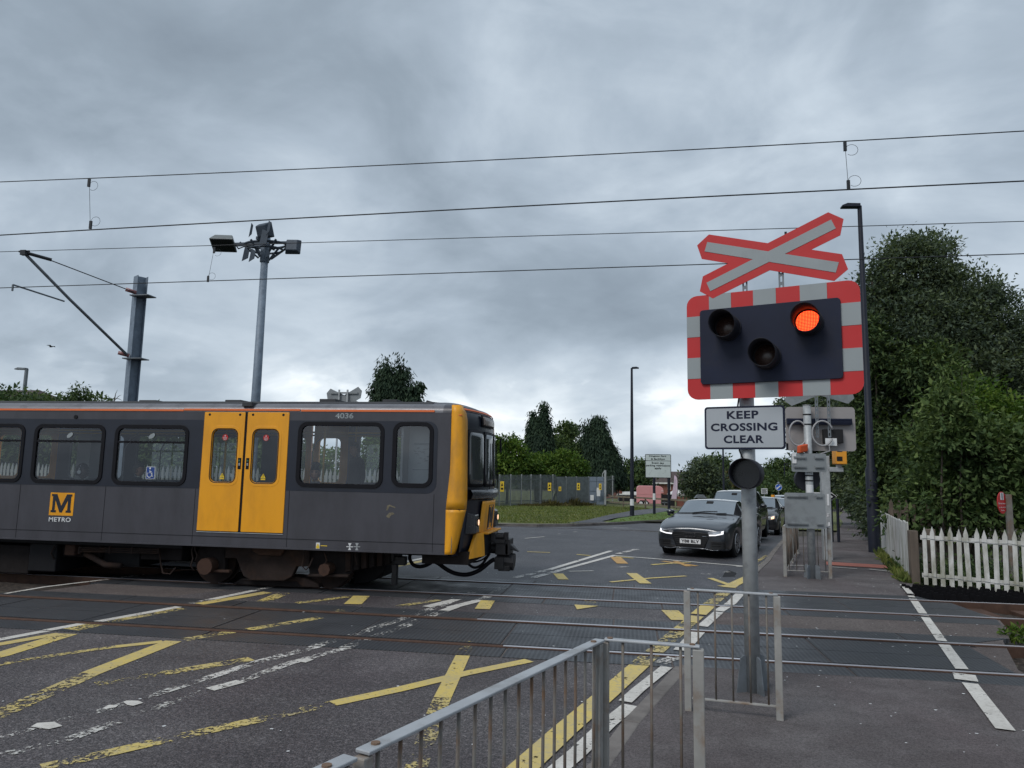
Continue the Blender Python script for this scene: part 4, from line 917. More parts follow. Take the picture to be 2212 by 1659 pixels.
for px,py in ((1413.5,1110),(1445.5,1107)):
    q=U(px,py,Yp); g=MB(); g.tube([(q.x,Yp+.09,H(q.x,Yp)),(q.x,Yp+.09,b.z+.3)],.085,12); sp2=g.build('sign_post','lamp_black',t)
    if px<1420: z=U(px,1073,Yp).z; g=MB(); g.cyl((q.x,Yp+.09,z-.2),(q.x,Yp+.09,z+.2),.09,12); g.build('white_band','label_white',sp2)
g=MB(); 
for (x,z) in ((.18,.78),(.15,.83),(.68,.80),(.76,.74),(.77,.68),(.24,.70)): g.box(LX(x),LX(x)+.02,Yp-.02,Yp-.014,LZ(z)-.02,LZ(z))
g.build('rivet','dark',t)
# red oval warning sign by the hedge
rb=U(2170,1150,15.9); c=U(2165,1086,15.8); t=thing('warning_sign','red oval warning sign on a rusty post above the white picket fence','sign',(rb.x+.08,15.9,0))
fr=frame((c.x,15.8,0),38); ff=panel('sign_face',[(.165*math.cos(k*PI/16),c.z+.215*math.sin(k*PI/16)) for k in range(32)],[],fr[0],fr[1],Z_,.012,'red_lbl',t)
of=fr[0]+fr[2]*.003
panel('symbol_panel',rrect(-.055,.055,c.z+.055,c.z+.195,.004),[],of,fr[1],Z_,.003,'label_white',ff); g=MB(); g.prism(rrect(-.014,.014,c.z+.095,c.z+.185,.003),of,fr[1],Z_,0,.003); g.prism(rrect(-.014,.014,c.z+.065,c.z+.083,.003),of,fr[1],Z_,0,.003); g.build('exclamation_mark','black',ff)
text('lettering','Do not trespass',of,fr[1],Z_,(-.14,.14,c.z-.035,c.z+.005),'label_white',ff,bold=.01)
text('lettering','on the railway',of,fr[1],Z_,(-.12,.12,c.z-.105,c.z-.075),'label_white',ff,bold=.01)
text('lettering','Penalty',of,fr[1],Z_,(-.06,.06,c.z-.165,c.z-.135),'label_white',ff,bold=.01)
g=MB(); q=U(2174,1100,15.9); g.box(q.x-.02,q.x+.09,15.84,15.92,.0,U(2174,1068,15.9).z); g.build('sign_post','rust_bar',t,bevel=.01)
# ================================================================== GUARD RAILINGS
def railing(name,label,pts,height,posts,nbar,group,zbot=.12,wd=.05,th=.018,zg=None,bar_r=.008,mat_top='galv_rail',skip=()):
    A=Vector(pts[0]); B=Vector(pts[1]); za=zg[0] if zg else .022; zb=zg[1] if zg else .022
    t=thing(name,label,'railing',(A.x,A.y,za),group)
    a=Vector((A.x,A.y,za)); b=Vector((B.x,B.y,zb)); up=Vector((0,0,1)); d=(b-a).normalized(); s=d.cross(up)
    g=MB(); g.bar(a+up*(height-th/2)-d*.0,b+up*(height-th/2),wd,th); g.build('top_rail',mat_top,t,bevel=.004)
    g=MB(); g.bar(a+up*zbot+d*.03,b+up*zbot-d*.03,.035,.014); g.build('bottom_rail','rust_galv',t,bevel=.003)
    for f,w in posts:
        p=a+(b-a)*f; g=MB(); g.obox(p+up*(height/2-.02),d*w/2,s*w/2,up*(height/2-.0)); g.build('post','rust_galv',t,bevel=.005)
    for k in range(nbar):
        if k in skip: continue
        p=a+(b-a)*((k+.5+.15)/(nbar+.3)); g=MB(); g.cyl(p+up*(zbot+.007),p+up*(height-th),bar_r,10); g.build('upright_bar','rust_bar',t,True)
    for f,w in posts:
        p=a+(b-a)*(f+(.06 if f<.5 else -.06)*min(1,1.0/(b-a).length)); g=MB(); g.cyl(p+up*(height-.001),p+up*(height+.006),.016,12); g.build('bolt','bolt',t)
    return t
gr='guard railings on the near pavement'
railing('guard_railing','nearest guard railing, its pale top rail running down to the bottom edge of the photo',[(-.865,2.41),(-.160,4.27)],1.0,[(.003,.05),(.985,.05)],16,gr,wd=.062,th=.014)
railing('guard_railing','short end of guard railing cut off by the bottom edge of the photo',[(-1.75,.10),(-.885,2.36)],1.0,[(.02,.05),(.98,.05)],18,gr,wd=.062,th=.014)
railing('guard_railing','short guard railing between the corner post and the rusty post left of the signal',[(-.135,4.30),(.385,4.24)],1.0,[(.0,.05),(.985,.06)],3,gr,wd=.045,th=.014)
railing('guard_railing','small guard railing standing in front of the signal post',[(.489,6.477),(1.207,6.387)],.985,[(0,.055),(.99,.055)],5,gr,wd=.045,th=.016,zbot=.10)
gr2='guard railings on the far pavement'
fa=Vector((3.05,15.45)); fbp=Vector((3.97,16.2))
railing('guard_railing','far guard railing across the pavement in front of the signal post with sign backs',[(3.10,15.57),(3.96,15.55)],1.0,[(0,.06),(.99,.06)],6,gr2,zg=(.035,.035))
railing('guard_railing','far guard railing running along the kerb beside the queue of cars',[(3.12,15.62),(4.45,20.6)],1.0,[(0,.05),(.5,.05),(.99,.05)],34,gr2,zg=(.035,.03))
# ================================================================== FENCES
def pickets(name,label,a,b,h,n,zf,wp=.085,mat='picket',grp=None,rails=(.26,.80),off=.02,jit=.012,cat='fence',tip=.11,step_lab=None,both=False):
    a=Vector(a);b=Vector(b); d=(b-a).normalized(); s=Vector((d.y,-d.x)) ; L_=(b-a).length
    t=thing(name,label,cat,(a.x,a.y,zf),grp); D3=Vector((d.x,d.y,0)); S3=Vector((s.x,s.y,0))
    for r in rails:
        g=MB(); g.bar(Vector((a.x,a.y,zf+h*r))-S3*.018,Vector((b.x,b.y,zf+h*r))-S3*.018,.03,.085); g.build('fence_rail',mat,t,bevel=.004)
    for k in range(n):
        f=(k+.5)/n; p=a+(b-a)*f; hh=h+random.uniform(-.02,.02); w=wp/2*random.uniform(.92,1.05); ln=random.uniform(-jit,jit); lo=random.uniform(-.02,.01)
        g=MB(); o=Vector((p.x,p.y,zf))+S3*.0
        g.prism([(-w+random.uniform(-.004,.004),lo),(w,lo),(w+ln,hh-tip),(ln+.004,hh),(-w+ln,hh-tip)],o,D3,Z_,.0,.02); g.build('picket',mat,t)
    return t
fp0=(5.40,15.30); fp1=(11.5,11.0)
# direction of right fence: passes (5.43,15.386) and (6.745,14.461)
dv=Vector((6.745-5.43,14.461-15.386)).normalized()
A1=Vector((5.55,15.30)); B1=A1+dv*4.6
tf=pickets('picket_fence','white pointed picket fence along the railway at the right edge',tuple(A1),tuple(B1),1.10,32,.02,.078,rails=(.155,.80),tip=.13,jit=.02)
g=MB(); P=[]; 
for k in range(40): f=k/39; p=A1+dv*4.6*f; P.append((p.x-.0,p.y-.035,.02+1.08*.795+.01*math.sin(k*1.7)))
g.tube(P,.004,4); g.tube([(x,y,z-.70) for x,y,z in P],.004,4); g.build('fence_wire','galv_dark',tf)
q=(5.45,15.36); g=MB(); g.box(q[0]-.075,q[0]+.075,q[1]-.05,q[1]+.1,0,1.02); o=g.build('gate_post','wood_grey',bevel=.012); tag(o,'brown timber post where the two white picket fences meet','post')
q=(5.80,15.45); g=MB(); g.box(q[0]-.09,q[0]+.09,q[1],q[1]+.1,0,1.05); o=g.build('gate_post','wood_grey',bevel=.012); tag(o,'dark timber post behind the first white pickets of the railway fence','post')
pickets('picket_fence','weathered white picket fence of close boards running beside the footpath',(6.86,21.6),(5.42,15.5),1.17,30,-.01,.19,rails=(.2,.75),tip=.02,jit=.01)
pickets('picket_fence','old brown picket fence standing behind the white fences by the bushes',(6.3,19.3),(8.6,18.6),1.55,15,-.0,.09,mat='wood_grey',rails=(.3,.8))
# platform of the station with white pickets, glimpsed through the train
g=MB(); g.box(-40,-7.9,14.3,16.6,-.1,.95); o=g.build('platform','conc',bevel=.02); struct(o)
pickets('picket_fence','pale picket fence of the station platform seen through the train windows',(-22,16.5),(-4.0,16.5),1.06,165,.97,.062,mat='picket_dull')
# palisade fence of galvanised pales
def palisade(a,b,n,h,label,posts):
    a=Vector(a);b=Vector(b); t=thing('palisade_fence',label,'fence',(a.x,a.y,a.z)); d=(b-a)
    g=MB(); 
    for r in (.18,.86): g.bar(a+Z_*h*r,b+Z_*h*r,.03,.06)
    g.build('fence_rail','steel_fence',t)
    D=d.normalized(); D=Vector((D.x,D.y,0)).normalized(); S_=Vector((D.y,-D.x,0))
    mes=None
    for k in range(n):
        p=a+d*((k+.5)/n); g=MB(); w=.034; x=random.uniform(-.004,.004)
        g.prism([(-w,-.05),(w,-.05),(w+x,h-.06),(x+w*.4,h+random.uniform(-.01,.03)),(x-w*.4,h),(-w+x,h-.06)],p+S_*.03,D,Z_,0,.006); g.build('pale','steel_fence',t)
    for f in posts:
        p=a+d*f; g=MB(); g.box(p.x-.045,p.x+.045,p.y-.02,p.y+.1,p.z-.1,p.z+h+.03); g.build('post','galv',t)
    return t
def onG(px,py): return GP(px,py)
fa_=U(1068,1096,52.5); fb_=U(1200,1092,56.5); fc_=U(1272.5,1090,59)
tp=palisade(fa_-(fb_-fa_)*.75,fb_,90,2.35,'grey steel palisade fence behind the mown grass, left stretch next to the train',(.05,.25,.47,.57,.67,.76,.85,.97)) 
tq=palisade(fb_+Vector((.05,0,0)),fc_,50,2.2,'grey steel palisade fence with boarding behind, stretch beside the steel gate',(.28,.60,.98))
g=MB(); D=(fc_-fb_); g.bar(fb_+Z_*1.1+Vector((0,.35,0)),fc_+Z_*1.1+Vector((0,.35,0)),.02,2.2); g.build('backing_sheet','steel_fence',tq)
palisade(U(1307,1090,59.5),U(1337,1079,70),28,2.25,'grey steel palisade fence receding to the right of the steel gate',(.02,.5,.98))
gt=thing('steel_gate','blue-grey sheet steel double gate in the palisade fence with notices','gate',tuple(fc_))
gb=U(1305,1090,59.3)
for k in range(2):
    p=fc_+(gb-fc_)*(k*.5+.01); q=fc_+(gb-fc_)*(k*.5+.49); g=MB(); g.bar(p+Z_*1.1,q+Z_*1.1,.05,2.2); dr=g.build('gate_leaf','fence_door',gt,bevel=.01)
    g=MB(); 
    for r in (.35,1.1,1.9): g.bar(p+Z_*r+Vector((0,-.04,0)),q+Z_*r+Vector((0,-.04,0)),.03,.05)
    g.build('leaf_rib','fence_door',dr)
g=MB(); g.box(gb.x-.0,gb.x+.16,gb.y-.1,gb.y+.1,gb.z,gb.z+2.75); g.tube([(gb.x-.15,gb.y,gb.z+2.0),(gb.x-.12,gb.y,gb.z+2.45),(gb.x+.05,gb.y,gb.z+2.7)],.04,7); g.build('gate_post','galv',gt)
for (px,py,w,h) in ((1279,1075,.28,.42),(1293,1059,.3,.4),(1293,1066,.28,.42),(1278.5,1075,.2,.3)):
    q=U(px,py,59.0); g=MB(); g.box(q.x-w/2,q.x+w/2,58.85-.02*w,58.86,q.z-h/2,q.z+h/2); g.build('notice','label_white',gt)
for (px,py,Yq,w,h) in ((1059.5+25,1051,53.0,.28,.75),(1187,1051+.5,55.9,.26,.62),(1209.5,1056,56.6,.2,.34),(1249.5,1051,57.8,.24,.55),(1296.5,1051.5,58.8,.2,.5),(1084.2-25,1051,52.0,.26,.7)):
    if px<1070: continue
    q=U(px,py,Yq-.25); g=MB(); g.box(q.x-w/2,q.x+w/2,Yq-.26,Yq-.25,q.z-h/2,q.z+h/2); o=g.build('danger_notice','yellow_lbl'); 
    pos={1084.5:'leftmost, beside the train',1187:'second from the train',1209.5:'smallest and lowest of them',1249.5:'just left of the steel gate',1296.5:'on the steel gate itself'}[px]
    tag(o,'yellow danger notice on the palisade fence, '+pos,'notice','yellow notices on the palisade fence')
    k=MB(); k.prism([(q.x-w*.28,q.z+h*.05),(q.x+w*.28,q.z+h*.05),(q.x,q.z+h*.4)],(0,Yq-.265,0),u2,Z_,0,.003); k.box(q.x-w*.3,q.x+w*.3,Yq-.268,Yq-.262,q.z-h*.3,q.z-h*.12); k.build('symbol','dark',o)
# timber post and rail fence on the green
a=U(1306,1071,60); b=U(1489,1081.5,52.5); t=thing('timber_fence','low weathered timber rail fence across the green in front of the pink trailer','fence',(a.x,60,a.z-.9))
P=[a+(b-a)*f for f in (0,.25,.5,.75,1)]
g=MB(); g.bar(a,b,.05,.12); g.bar(a+Vector((0,0,-.47)),b+Vector((0,0,-.5)),.05,.11); g.build('fence_rail','wood_rail',t)
for f in (.01,.25,.52,.78): p=a+(b-a)*f; g=MB(); g.box(p.x-.06,p.x+.06,p.y,p.y+.12,H(p.x,p.y),p.z+.05); g.build('post','wood_grey',t)
# ================================================================== TRAIN
TY0,TY1,TC=11.19,13.85,12.52
T=thing('metro_train','dark grey and yellow metro train standing across the road on the far track','train',(-8.0,TC,0))
M('train_grey',(.056,.055,.066),.36,0,.12,1.6,(.036,.035,.041),3.0,(.42,.80),streak=True); M('train_band',(.012,.015,.026),.35,0,.25,3)
M('train_yellow',(.82,.35,.009),.36,0,.05,2,(.56,.23,.012),3.0,(.46,.95),streak=True); M('train_yellow_dirty',(.82,.36,.012),.5,0,.08,3,(.40,.20,.04),2.2,(.48,.75),streak=True)
M('train_orange',(.75,.16,.04),.45,0,.05); M('train_gutter',(.15,.15,.165),.35,.1,.15,2,(.09,.09,.10),3); M('train_roof',(.035,.037,.042),.7,0,.2,3)
M('train_dirt',(.028,.020,.018),.9,0,.35,4,(.048,.028,.020),3,spec=.2); M('train_dirt2',(.018,.015,.015),.9,0,.3,4,spec=.2); M('train_rust',(.060,.034,.025),.9,0,.25,5,(.035,.022,.018),5,spec=.2)
M('rubber_seal',(.009,.009,.012),.6,spec=.15); M('interior',(.42,.43,.42),.6,0,.05); M('interior_dark',(.05,.05,.055),.7); M('seat_cloth',(.03,.04,.07),.9,0,.2,20); M('yellow_pole',(.75,.45,.04),.35)
glass('train_glass',(.86,.89,.90),.03); glass('map_glass',(.84,.88,.90),.035)
m,t_,b=newmat('cab_pane'); MATS['cab_pane']=m; b.inputs['Base Color'].default_value=(.05,.055,.058,1); b.inputs['Roughness'].default_value=.06; b.inputs['Specular IOR Level'].default_value=.8
m,t_,b=newmat('headlamp_lit'); MATS['headlamp_lit']=m; b.inputs['Emission Color'].default_value=(1,.55,.28,1); b.inputs['Emission Strength'].default_value=.9
M('coupler_black',(.022,.021,.023),.55,.2,.35,12)
XF=-2.77; XR=-27.0
hsw=[]   # side window holes
W1=(-5.29,-3.917,1.735,2.695); W2=(-3.672,-3.10,1.765,2.703); W3=(-8.615,-7.335,1.705,2.625); W4=(-10.175,-8.895,1.705,2.625)
wins=[W1,W2,W3,W4]
doors=[(-7.025,-5.510)]
x=-10.175-1.56
wins.append((x,x+1.28,1.705,2.625)); 
doors.append((x-1.6-.28,x-.28)); x2=x-1.6-.28-.3
for k in range(3): wins.append((x2-1.28-1.56*k,x2-1.56*k,1.705,2.625))
doors.append((x2-1.56*3-1.55,x2-1.56*3-.03)); 
def side(Y,facing,near=True):
    u=(1,0,0) if near else (-1,0,0); f=(lambda a,b:(a,b)) if near else (lambda a,b:(-b,-a))
    outer=[(XR,.70),(XF,.70),(XF,2.905),(XR,2.905)]; 
    if not near: outer=[(-a,b) for a,b in outer][::-1]
    holes=[]
    for (a,b,c,d) in wins:
        a,b=f(a,b); holes.append(rrect(a+.01,b-.01,c+.01,d-.01,.11))
    for (a,b) in doors: a,b=f(a,b); holes.append(rrect(a,b,.93,2.903,.004,1))
    return panel('body_side',outer,holes,(0,Y,0),u,Z_,.06,'train_grey',T)
side(TY0,1); side(TY1,-1,False)
# darker window band with rounded front end
band_holes=[rrect(a-.055,b+.055,c-.055,d+.055,.16) for (a,b,c,d) in wins]
for (xa,xb,rr) in ((doors[0][1]+.005,-2.985,[.16,.01,.01,.16]),(doors[1][1]+.005,doors[0][0]-.005,.005),(doors[2][1]+.005,doors[1][0]-.005,.005)):
    hs=[h for h,w in zip(band_holes,wins) if w[0]>xa-.1 and w[1]<xb+.1]
    panel('window_band',rrect(xa,xb,1.625,2.765,rr),hs,(0,TY0-.004,0),X_,Z_,.004,'train_band',T)
# lower crease and sill moulding, body end
g=MB(); g.box(XR,XF,TY0-.006,TY0+.01,.852,.858); g.build('sill_joint','black',T)
for xj in (-3.02,-5.44,-7.10,-8.76,-10.4): g=MB(); g.box(xj,xj+.005,TY0-.0035,TY0+.004,.72,1.62); g.build('body_joint','black',T)
g=MB(); g.box(XR,XF,TY0-.012,TY0+.05,.69,.715); g.build('sill_lip','train_grey',T)
# curved cant rail and roof, lofted
prof=[(TY0,2.90),(TY0+.004,2.935),(TY0+.02,2.975),(TY0+.055,3.01),(TY0+.12,3.045),(TY0+.25,3.07)]
g=MB(); n=len(prof)
for xx in (XR,XF-.14): 
    for (y,z) in prof: g.v.append((xx,y,z))
for i in range(n-1): g.f.append((i,n+i,n+i+1,i+1)); g.m.append(0)
g.build('cant_rail','train_gutter',T,True)
g=MB()
for xx in (XF-.141,XF+.03):
    for (y,z) in prof: g.v.append((xx,y-.002,z))
n=len(prof)
for i in range(n-1): g.f.append((i,n+i,n+i+1,i+1)); g.m.append(0)
g.build('cant_rail','train_grey',T,True)
g=MB(); rp=[(TY0+.21,3.065),(TY0+.27,3.105),(TY0+.6,3.13),(TC,3.16),(TY1-.6,3.13),(TY1-.25,3.09),(TY1-.05,3.0),(TY1,2.90)]; n=len(rp)
for xx in (XR,-3.15): 
    for (y,z) in rp: g.v.append((xx,y,z))
for i in range(n-1): g.f.append((i,n+i,n+i+1,i+1)); g.m.append(0)
g.f.append(tuple(range(n,2*n))); g.m.append(0); g.build('roof','train_roof',T)
def segbox(px0,px1,py0,py1,Y,d,mat,name,mi=0):
    a=U(px0,py0,Y); b=U(px1,py1,Y); g=MB(); g.box(a.x,b.x,Y,Y+d,b.z,a.z); return g.build(name,mat,T,bevel=.01)
segbox(300,336,864,871,11.6,1.2,'train_roof','roof_vent'); segbox(486,520,863.5,871,11.6,1.2,'train_roof','roof_vent'); segbox(523,544,868,878,11.17,.2,'train_roof','roof_bracket')
segbox(690,725,861.5,870,11.8,1.0,'train_roof','roof_vent'); segbox(826,858,863,870,12,1.0,'train_roof','roof_vent')
g=MB(); a=U(912,863,11.6); g.prism([(a.x,a.z-.1),(a.x+.42,a.z-.1),(a.x+.05,a.z)],(0,11.7,0),X_,Z_,0,-1.5); g.build('roof_vent','train_roof',T,fixn=True)
g=MB(); 
for xa,xb in ((XR,-11.2),(-11.18,-7.42),(-7.41,-5.33),(-5.31,-3.05)): dz=.0 if xa<-7.42 else (.012 if xa<-6 else .004); g.box(xa,xb,TY0-.010,TY0+.012,2.910+dz,2.942+dz)
g.build('orange_stripe','train_orange',T)
# side windows
for i,(a,b,c,d) in enumerate(wins):
    fr=panel('window_frame',rrect(a-.045,b+.045,c-.045,d+.045,.15),[rrect(a+.012,b-.012,c+.012,d-.012,.10)],(0,TY0-.014,0),X_,Z_,.022,'rubber_seal',T,.004)
    panel('window_pane',rrect(a+.005,b-.005,c+.005,d-.005,.10),[],(0,TY0+.006,0),X_,Z_,0,'train_glass' if i>1 else 'map_glass',fr)
    if i!=0 and i!=1:
        g=MB(); z=d-.245; g.box(a+.01,b-.01,TY0-.012,TY0+.02,z-.018,z+.018); g.build('window_bar','rubber_seal',fr)
        g=MB(); zc=d-.14; g.prism([( (a+b)/2+.05*math.cos(k*PI/8)*(1)+.03*math.sin(k*PI/8),zc+.048*math.sin(k*PI/8)) for k in range(16)],(0,TY0+.0,0),X_,Z_,0,.002); g.build('vent_catch','sign_grey',fr)
    # far side window
    f2=panel('window_frame',rrect(-b-.04,-a+.04,c-.04,d+.04,.15),[rrect(-b+.012,-a-.012,c+.012,d-.012,.10)],(0,TY1+.01,0),(-1,0,0),Z_,.03,'rubber_seal',T)
    panel('window_pane',rrect(-b+.005,-a-.005,c+.005,d-.005,.10),[],(0,TY1-.01,0),(-1,0,0),Z_,0,'train_glass',f2)
# doors
def door(xa,xb,Y,near):
    xm=(xa+xb)/2
    for k,(a,b) in enumerate(((xa+.004,xm-.026),(xm+.026,xb-.004))):
        wa,wb=(a+.165,b-.115) if k==0 else (a+.115,b-.165)
        if near:
            dl_=panel('door_leaf',rrect(a,b,.945,2.895,.01,2),[rrect(wa,wb,1.735,2.61,.10)],(0,Y-.006,0),X_,Z_,.05,'train_yellow',T,.004)
            panel('window_frame',rrect(wa-.055,wb+.055,1.68,2.665,.14),[rrect(wa-.018,wb+.018,1.717,2.628,.115)],(0,Y-.010,0),X_,Z_,.006,'train_yellow',dl_,.003)
            panel('window_seal',rrect(wa-.016,wb+.016,1.719,2.626,.11),[rrect(wa,wb,1.735,2.61,.10)],(0,Y-.011,0),X_,Z_,.008,'rubber_seal',dl_)
            panel('window_pane',rrect(wa+.002,wb-.002,1.737,2.608,.10),[],(0,Y+.012,0),X_,Z_,0,'train_glass',dl_)
            cx=(wa+wb)/2; o_=(0,Y-.0005,0)
            panel('warning_sticker',circ(cx,2.475,.052,20),[],(0,Y+.004,0),X_,Z_,.003,'red_lbl',dl_)
            g=MB(); g.box(cx-.006,cx+.006,Y+.0,Y+.001,2.49,2.515)
            for z,w in ((2.475,.036),(2.462,.03),(2.449,.034),(2.436,.02)): g.box(cx-w,cx+w,Y+.0,Y+.001,z-.002,z+.002)
            g.build('lettering','label_white',dl_)
            cy_=1.815; g=MB(); g.prism([(cx-.045-.01,cy_),(cx+.035,cy_),(cx-.01,cy_+.075)],(0,Y+.003,0),X_,Z_,0,.002); g.box(cx-.05,cx+.03,Y+.001,Y+.003,cy_-.03,cy_-.008); st=g.build('warning_sticker','yellow_lbl',dl_)
            g=MB(); g.box(cx-.014,cx-.006,Y-.001,Y+.0005,cy_+.022,cy_+.055); g.box(cx-.014,cx-.006,Y-.001,Y+.0005,cy_+.008,cy_+.015); g.build('symbol','black',st)
            bx=b-.075 if k==0 else a+.018
            g=MB(); g.box(bx,bx+.057,Y-.016,Y-.006,1.955,2.14); bp=g.build('door_button','rubber_seal',dl_,bevel=.004)
            g=MB(); g.prism(circ(bx+.028,2.095,.016,14),(0,Y-.0165,0),X_,Z_,0,.004); g.build('button','button_green',bp)
            g=MB(); 
            for z in (2.05,2.035,2.02): g.box(bx+.014,bx+.044,Y-.018,Y-.0155,z-.003,z+.003)
            g.build('lettering','label_white',bp)
            g=MB()
            for hx_ in ((a+.09,b-.09) if k==0 else (a+.09,b-.10)): g.prism(circ(hx_,2.855,.022,14),(0,Y-.0065,0),X_,Z_,0,.004)
            g.build('lock','black',dl_)
            q=(a+.015) if k==0 else (b-.06); g=MB(); g.prism([(q,2.80),(q+.045,2.80),(q+.045,2.875),(q,2.875)],(0,Y-.007,0),X_,Z_,0,.004); g.build('cover_plate','train_yellow',dl_,bevel=.002)
        else:
            panel('door_leaf',rrect(-b,-a,.945,2.895,.01,2),[rrect(-wb,-wa,1.735,2.61,.10)],(0,Y+.006,0),(-1,0,0),Z_,.05,'train_yellow',T)
    if near:
        g=MB(); g.box(xm-.026,xm+.026,Y+.0,Y+.02,.94,2.90); g.build('door_seal','rubber_seal',T)
        g=MB(); g.box(xa-.004,xb+.004,Y-.012,Y+.02,.918,.928); g.build('door_step','galv',T)
M('button_green',(.02,.12,.08),.4)
for (a,b) in doors: door(a,b,TY0,True); door(a,b,TY1,False)
# interior
g=MB(); g.box(XR,XF-.1,TY0+.07,TY1-.07,.70,.76); g.build('floor','interior_dark',T)
g=MB(); g.box(XR,XF-.1,TY0+.07,TY1-.07,2.86,2.90); g.build('ceiling','interior',T)
g=MB(); 
for (a,b) in ((-3.62,-3.58),): g.box(a,b,TY0+.1,TY1-.8,.76,2.86)
g.build('cab_partition','interior',T)
M('map_board',(.38,.41,.42),.5,0,.06,2)
g=MB(); g.box(-3.58,-2.95,TY0+.42,TY0+.45,.9,2.86); mb=g.build('partition_panel','map_board',T)
g=MB(); 
for z,w in ((2.43,.17),(2.41,.17),(2.0,.18)): g.box(-3.33-w,-3.33+w,TY0+.412,TY0+.419,z-.004,z+.004)
random.seed(3)
for _ in range(26): x=-3.33+random.uniform(-.16,.14); z=random.uniform(2.10,2.36); w=random.uniform(.008,.03); g.box(x-w,x+w,TY0+.412,TY0+.419,z-.003,z+.003)
g.build('network_map','galv_dark',mb)
g=MB(); 
for x,y in ((-5.12,11.75),(-6.0,12.3),(-7.6,12.1),(-8.1,12.9),(-9.4,12.0),(-10.0,12.9),(-5.05,13.0),(-6.85,11.6)): g.tube([(x,y,.76),(x,y,2.86)],.019,8)
g.tube([(XR,12.0,2.62),(-3.7,12.0,2.62)],.016,8); g.tube([(XR,13.0,2.62),(-3.7,13.0,2.62)],.016,8)
g.build('grab_pole','yellow_pole',T,True)
g=MB()
for x,y in ((-9.3,12.6),(-5.9,13.3),(-9.05,13.3)): g.tube([(x,y-.3,.8),(x,y-.3,2.3),(x+.03,y-.2,2.5),(x+.1,y-.1,2.6)],.014,6)
g.build('grab_rail','galv',T,True)
for x,f in ((-4.95,1),(-4.05,-1),(-8.0,1),(-9.0,-1),(-9.75,1),(-10.9,-1)):
    for y0 in (11.30,13.0):
        g=MB(); g.box(x-.21*f if f>0 else x-.21,x+.21,y0,y0+.85,1.12,1.20); bx_=x-.24*f; g.box(min(bx_,bx_-.05*f),max(bx_,bx_-.05*f),y0,y0+.85,1.12,1.72); g.box(x-.16,x+.16,y0+.2,y0+.65,.76,1.12)
        g.build('seat','seat_cloth',T,bevel=.03)
g=MB(); g.box(-11.05,-10.75,13.2,13.75,.8,2.8); g.build('draught_screen','interior',T)
# blue accessible sign on the window
a=U(317,1008,TY0+.0); b=U(333.5,1035,TY0); st=panel('accessible_sign',rrect(a.x,b.x,b.z,a.z,.012),[],(0,TY0-.002,0),X_,Z_,.003,'label_white',T)
panel('sign_face',rrect(a.x+.007,b.x-.007,b.z+.007,a.z-.007,.008),[],(0,TY0-.0045,0),X_,Z_,.002,'blue',st)
cx,cz=(a.x+b.x)/2,(a.z+b.z)/2; k=(b.x-a.x)/2
g=MB(); F=lambda x,z:(cx+x*k,TY0-.007,cz+z*k)
g.tube([F(-.1,.55),F(-.08,.0),F(.4,-.02),F(.5,-.75),F(.65,-.75)],.0075,6); g.tube([F(-.08,.28),F(.3,.28)],.006,6); g.tube([F(-.15+.52*math.cos(q),-.42+.52*math.sin(q)) for q in [2.2+ i*4.6/16 for i in range(17)]],.006,6)
g.prism(circ(cx-.1*k,cz+.95*k,.19*k,12),(0,TY0-.0065,0),X_,Z_,0,.003); g.build('symbol','label_white',st)
# lettering and emblem on the side
text('fleet_number','4036',(0,TY0-.003,0),X_,Z_,(-4.715,-4.405,2.803,2.893),'sign_grey',T,bold=.02)
ma=U(108.5,1063.5,TY0); mb_=U(160,1114,TY0)
em=panel('emblem_plate',rrect(-9.795,-9.335,1.115,1.50,.003,1),[],(0,TY0-.003,0),X_,Z_,.003,'train_yellow',T)
def Mshape(x0,x1,z0,z1):
    P=[(0,0),(.26,0),(.26,.12),(.19,.12),(.19,.68),(.44,.0),(.56,.0),(.81,.68),(.81,.12),(.74,.12),(.74,0),(1,0),(1,.12),(.96,.12),(.96,.88),(1,.88),(1,1),(.74,1),(.5,.36),(.26,1),(0,1),(0,.88),(.06,.88),(.06,.12),(0,.12)]
    return [(x0+(x1-x0)*a,z0+(z1-z0)*b) for a,b in P]
panel('emblem_letter',Mshape(-9.765,-9.375,1.165,1.475),[],(0,TY0-.0055,0),X_,Z_,.002,'train_band',em)
text('lettering','METRO',(0,TY0-.003,0),X_,Z_,(-9.785,-9.365,1.010,1.085),'label_white',T,bold=.015,space=1.05)
# small marks low on the side
def SP(px,py): return U(px,py,TY0)
a=SP(683,1172); b=SP(690.5,1185.5); st=panel('warning_sticker',rrect(a.x,b.x,b.z,a.z,.004),[],(0,TY0-.003,0),X_,Z_,.003,'label_white',T)
g=MB(); g.box(a.x+.006,b.x-.006,TY0-.006,TY0-.003,b.z+.006,a.z-.05); g.prism([(a.x+.01,a.z-.045),(b.x-.01,a.z-.045),((a.x+b.x)/2,a.z-.01)],(0,TY0-.003,0),X_,Z_,0,.003); g.build('symbol','yellow_lbl',st)
g=MB(); c=SP(699,1179); g.box(c.x-.05,c.x+.06,TY0-.003,TY0-.0008,c.z-.006,c.z+.006); g.build('lettering','yellow_lbl',T)
for px,mt in ((755.5,'label_white'),(771,'galv')):
    c=SP(px,1181); g=MB()
    for s in (1,-1): g.prism([(c.x-.028,c.z+s*.055),(c.x+.028,c.z+s*.055),(c.x+.004,c.z+s*.008),(c.x-.004,c.z+s*.008)],(0,TY0-.001,0),X_,Z_,0,.002)
    g.box(c.x-.055,c.x+.055,TY0-.003,TY0-.001,c.z-.006,c.z+.006); g.build('lifting_mark',mt,T,fixn=True)
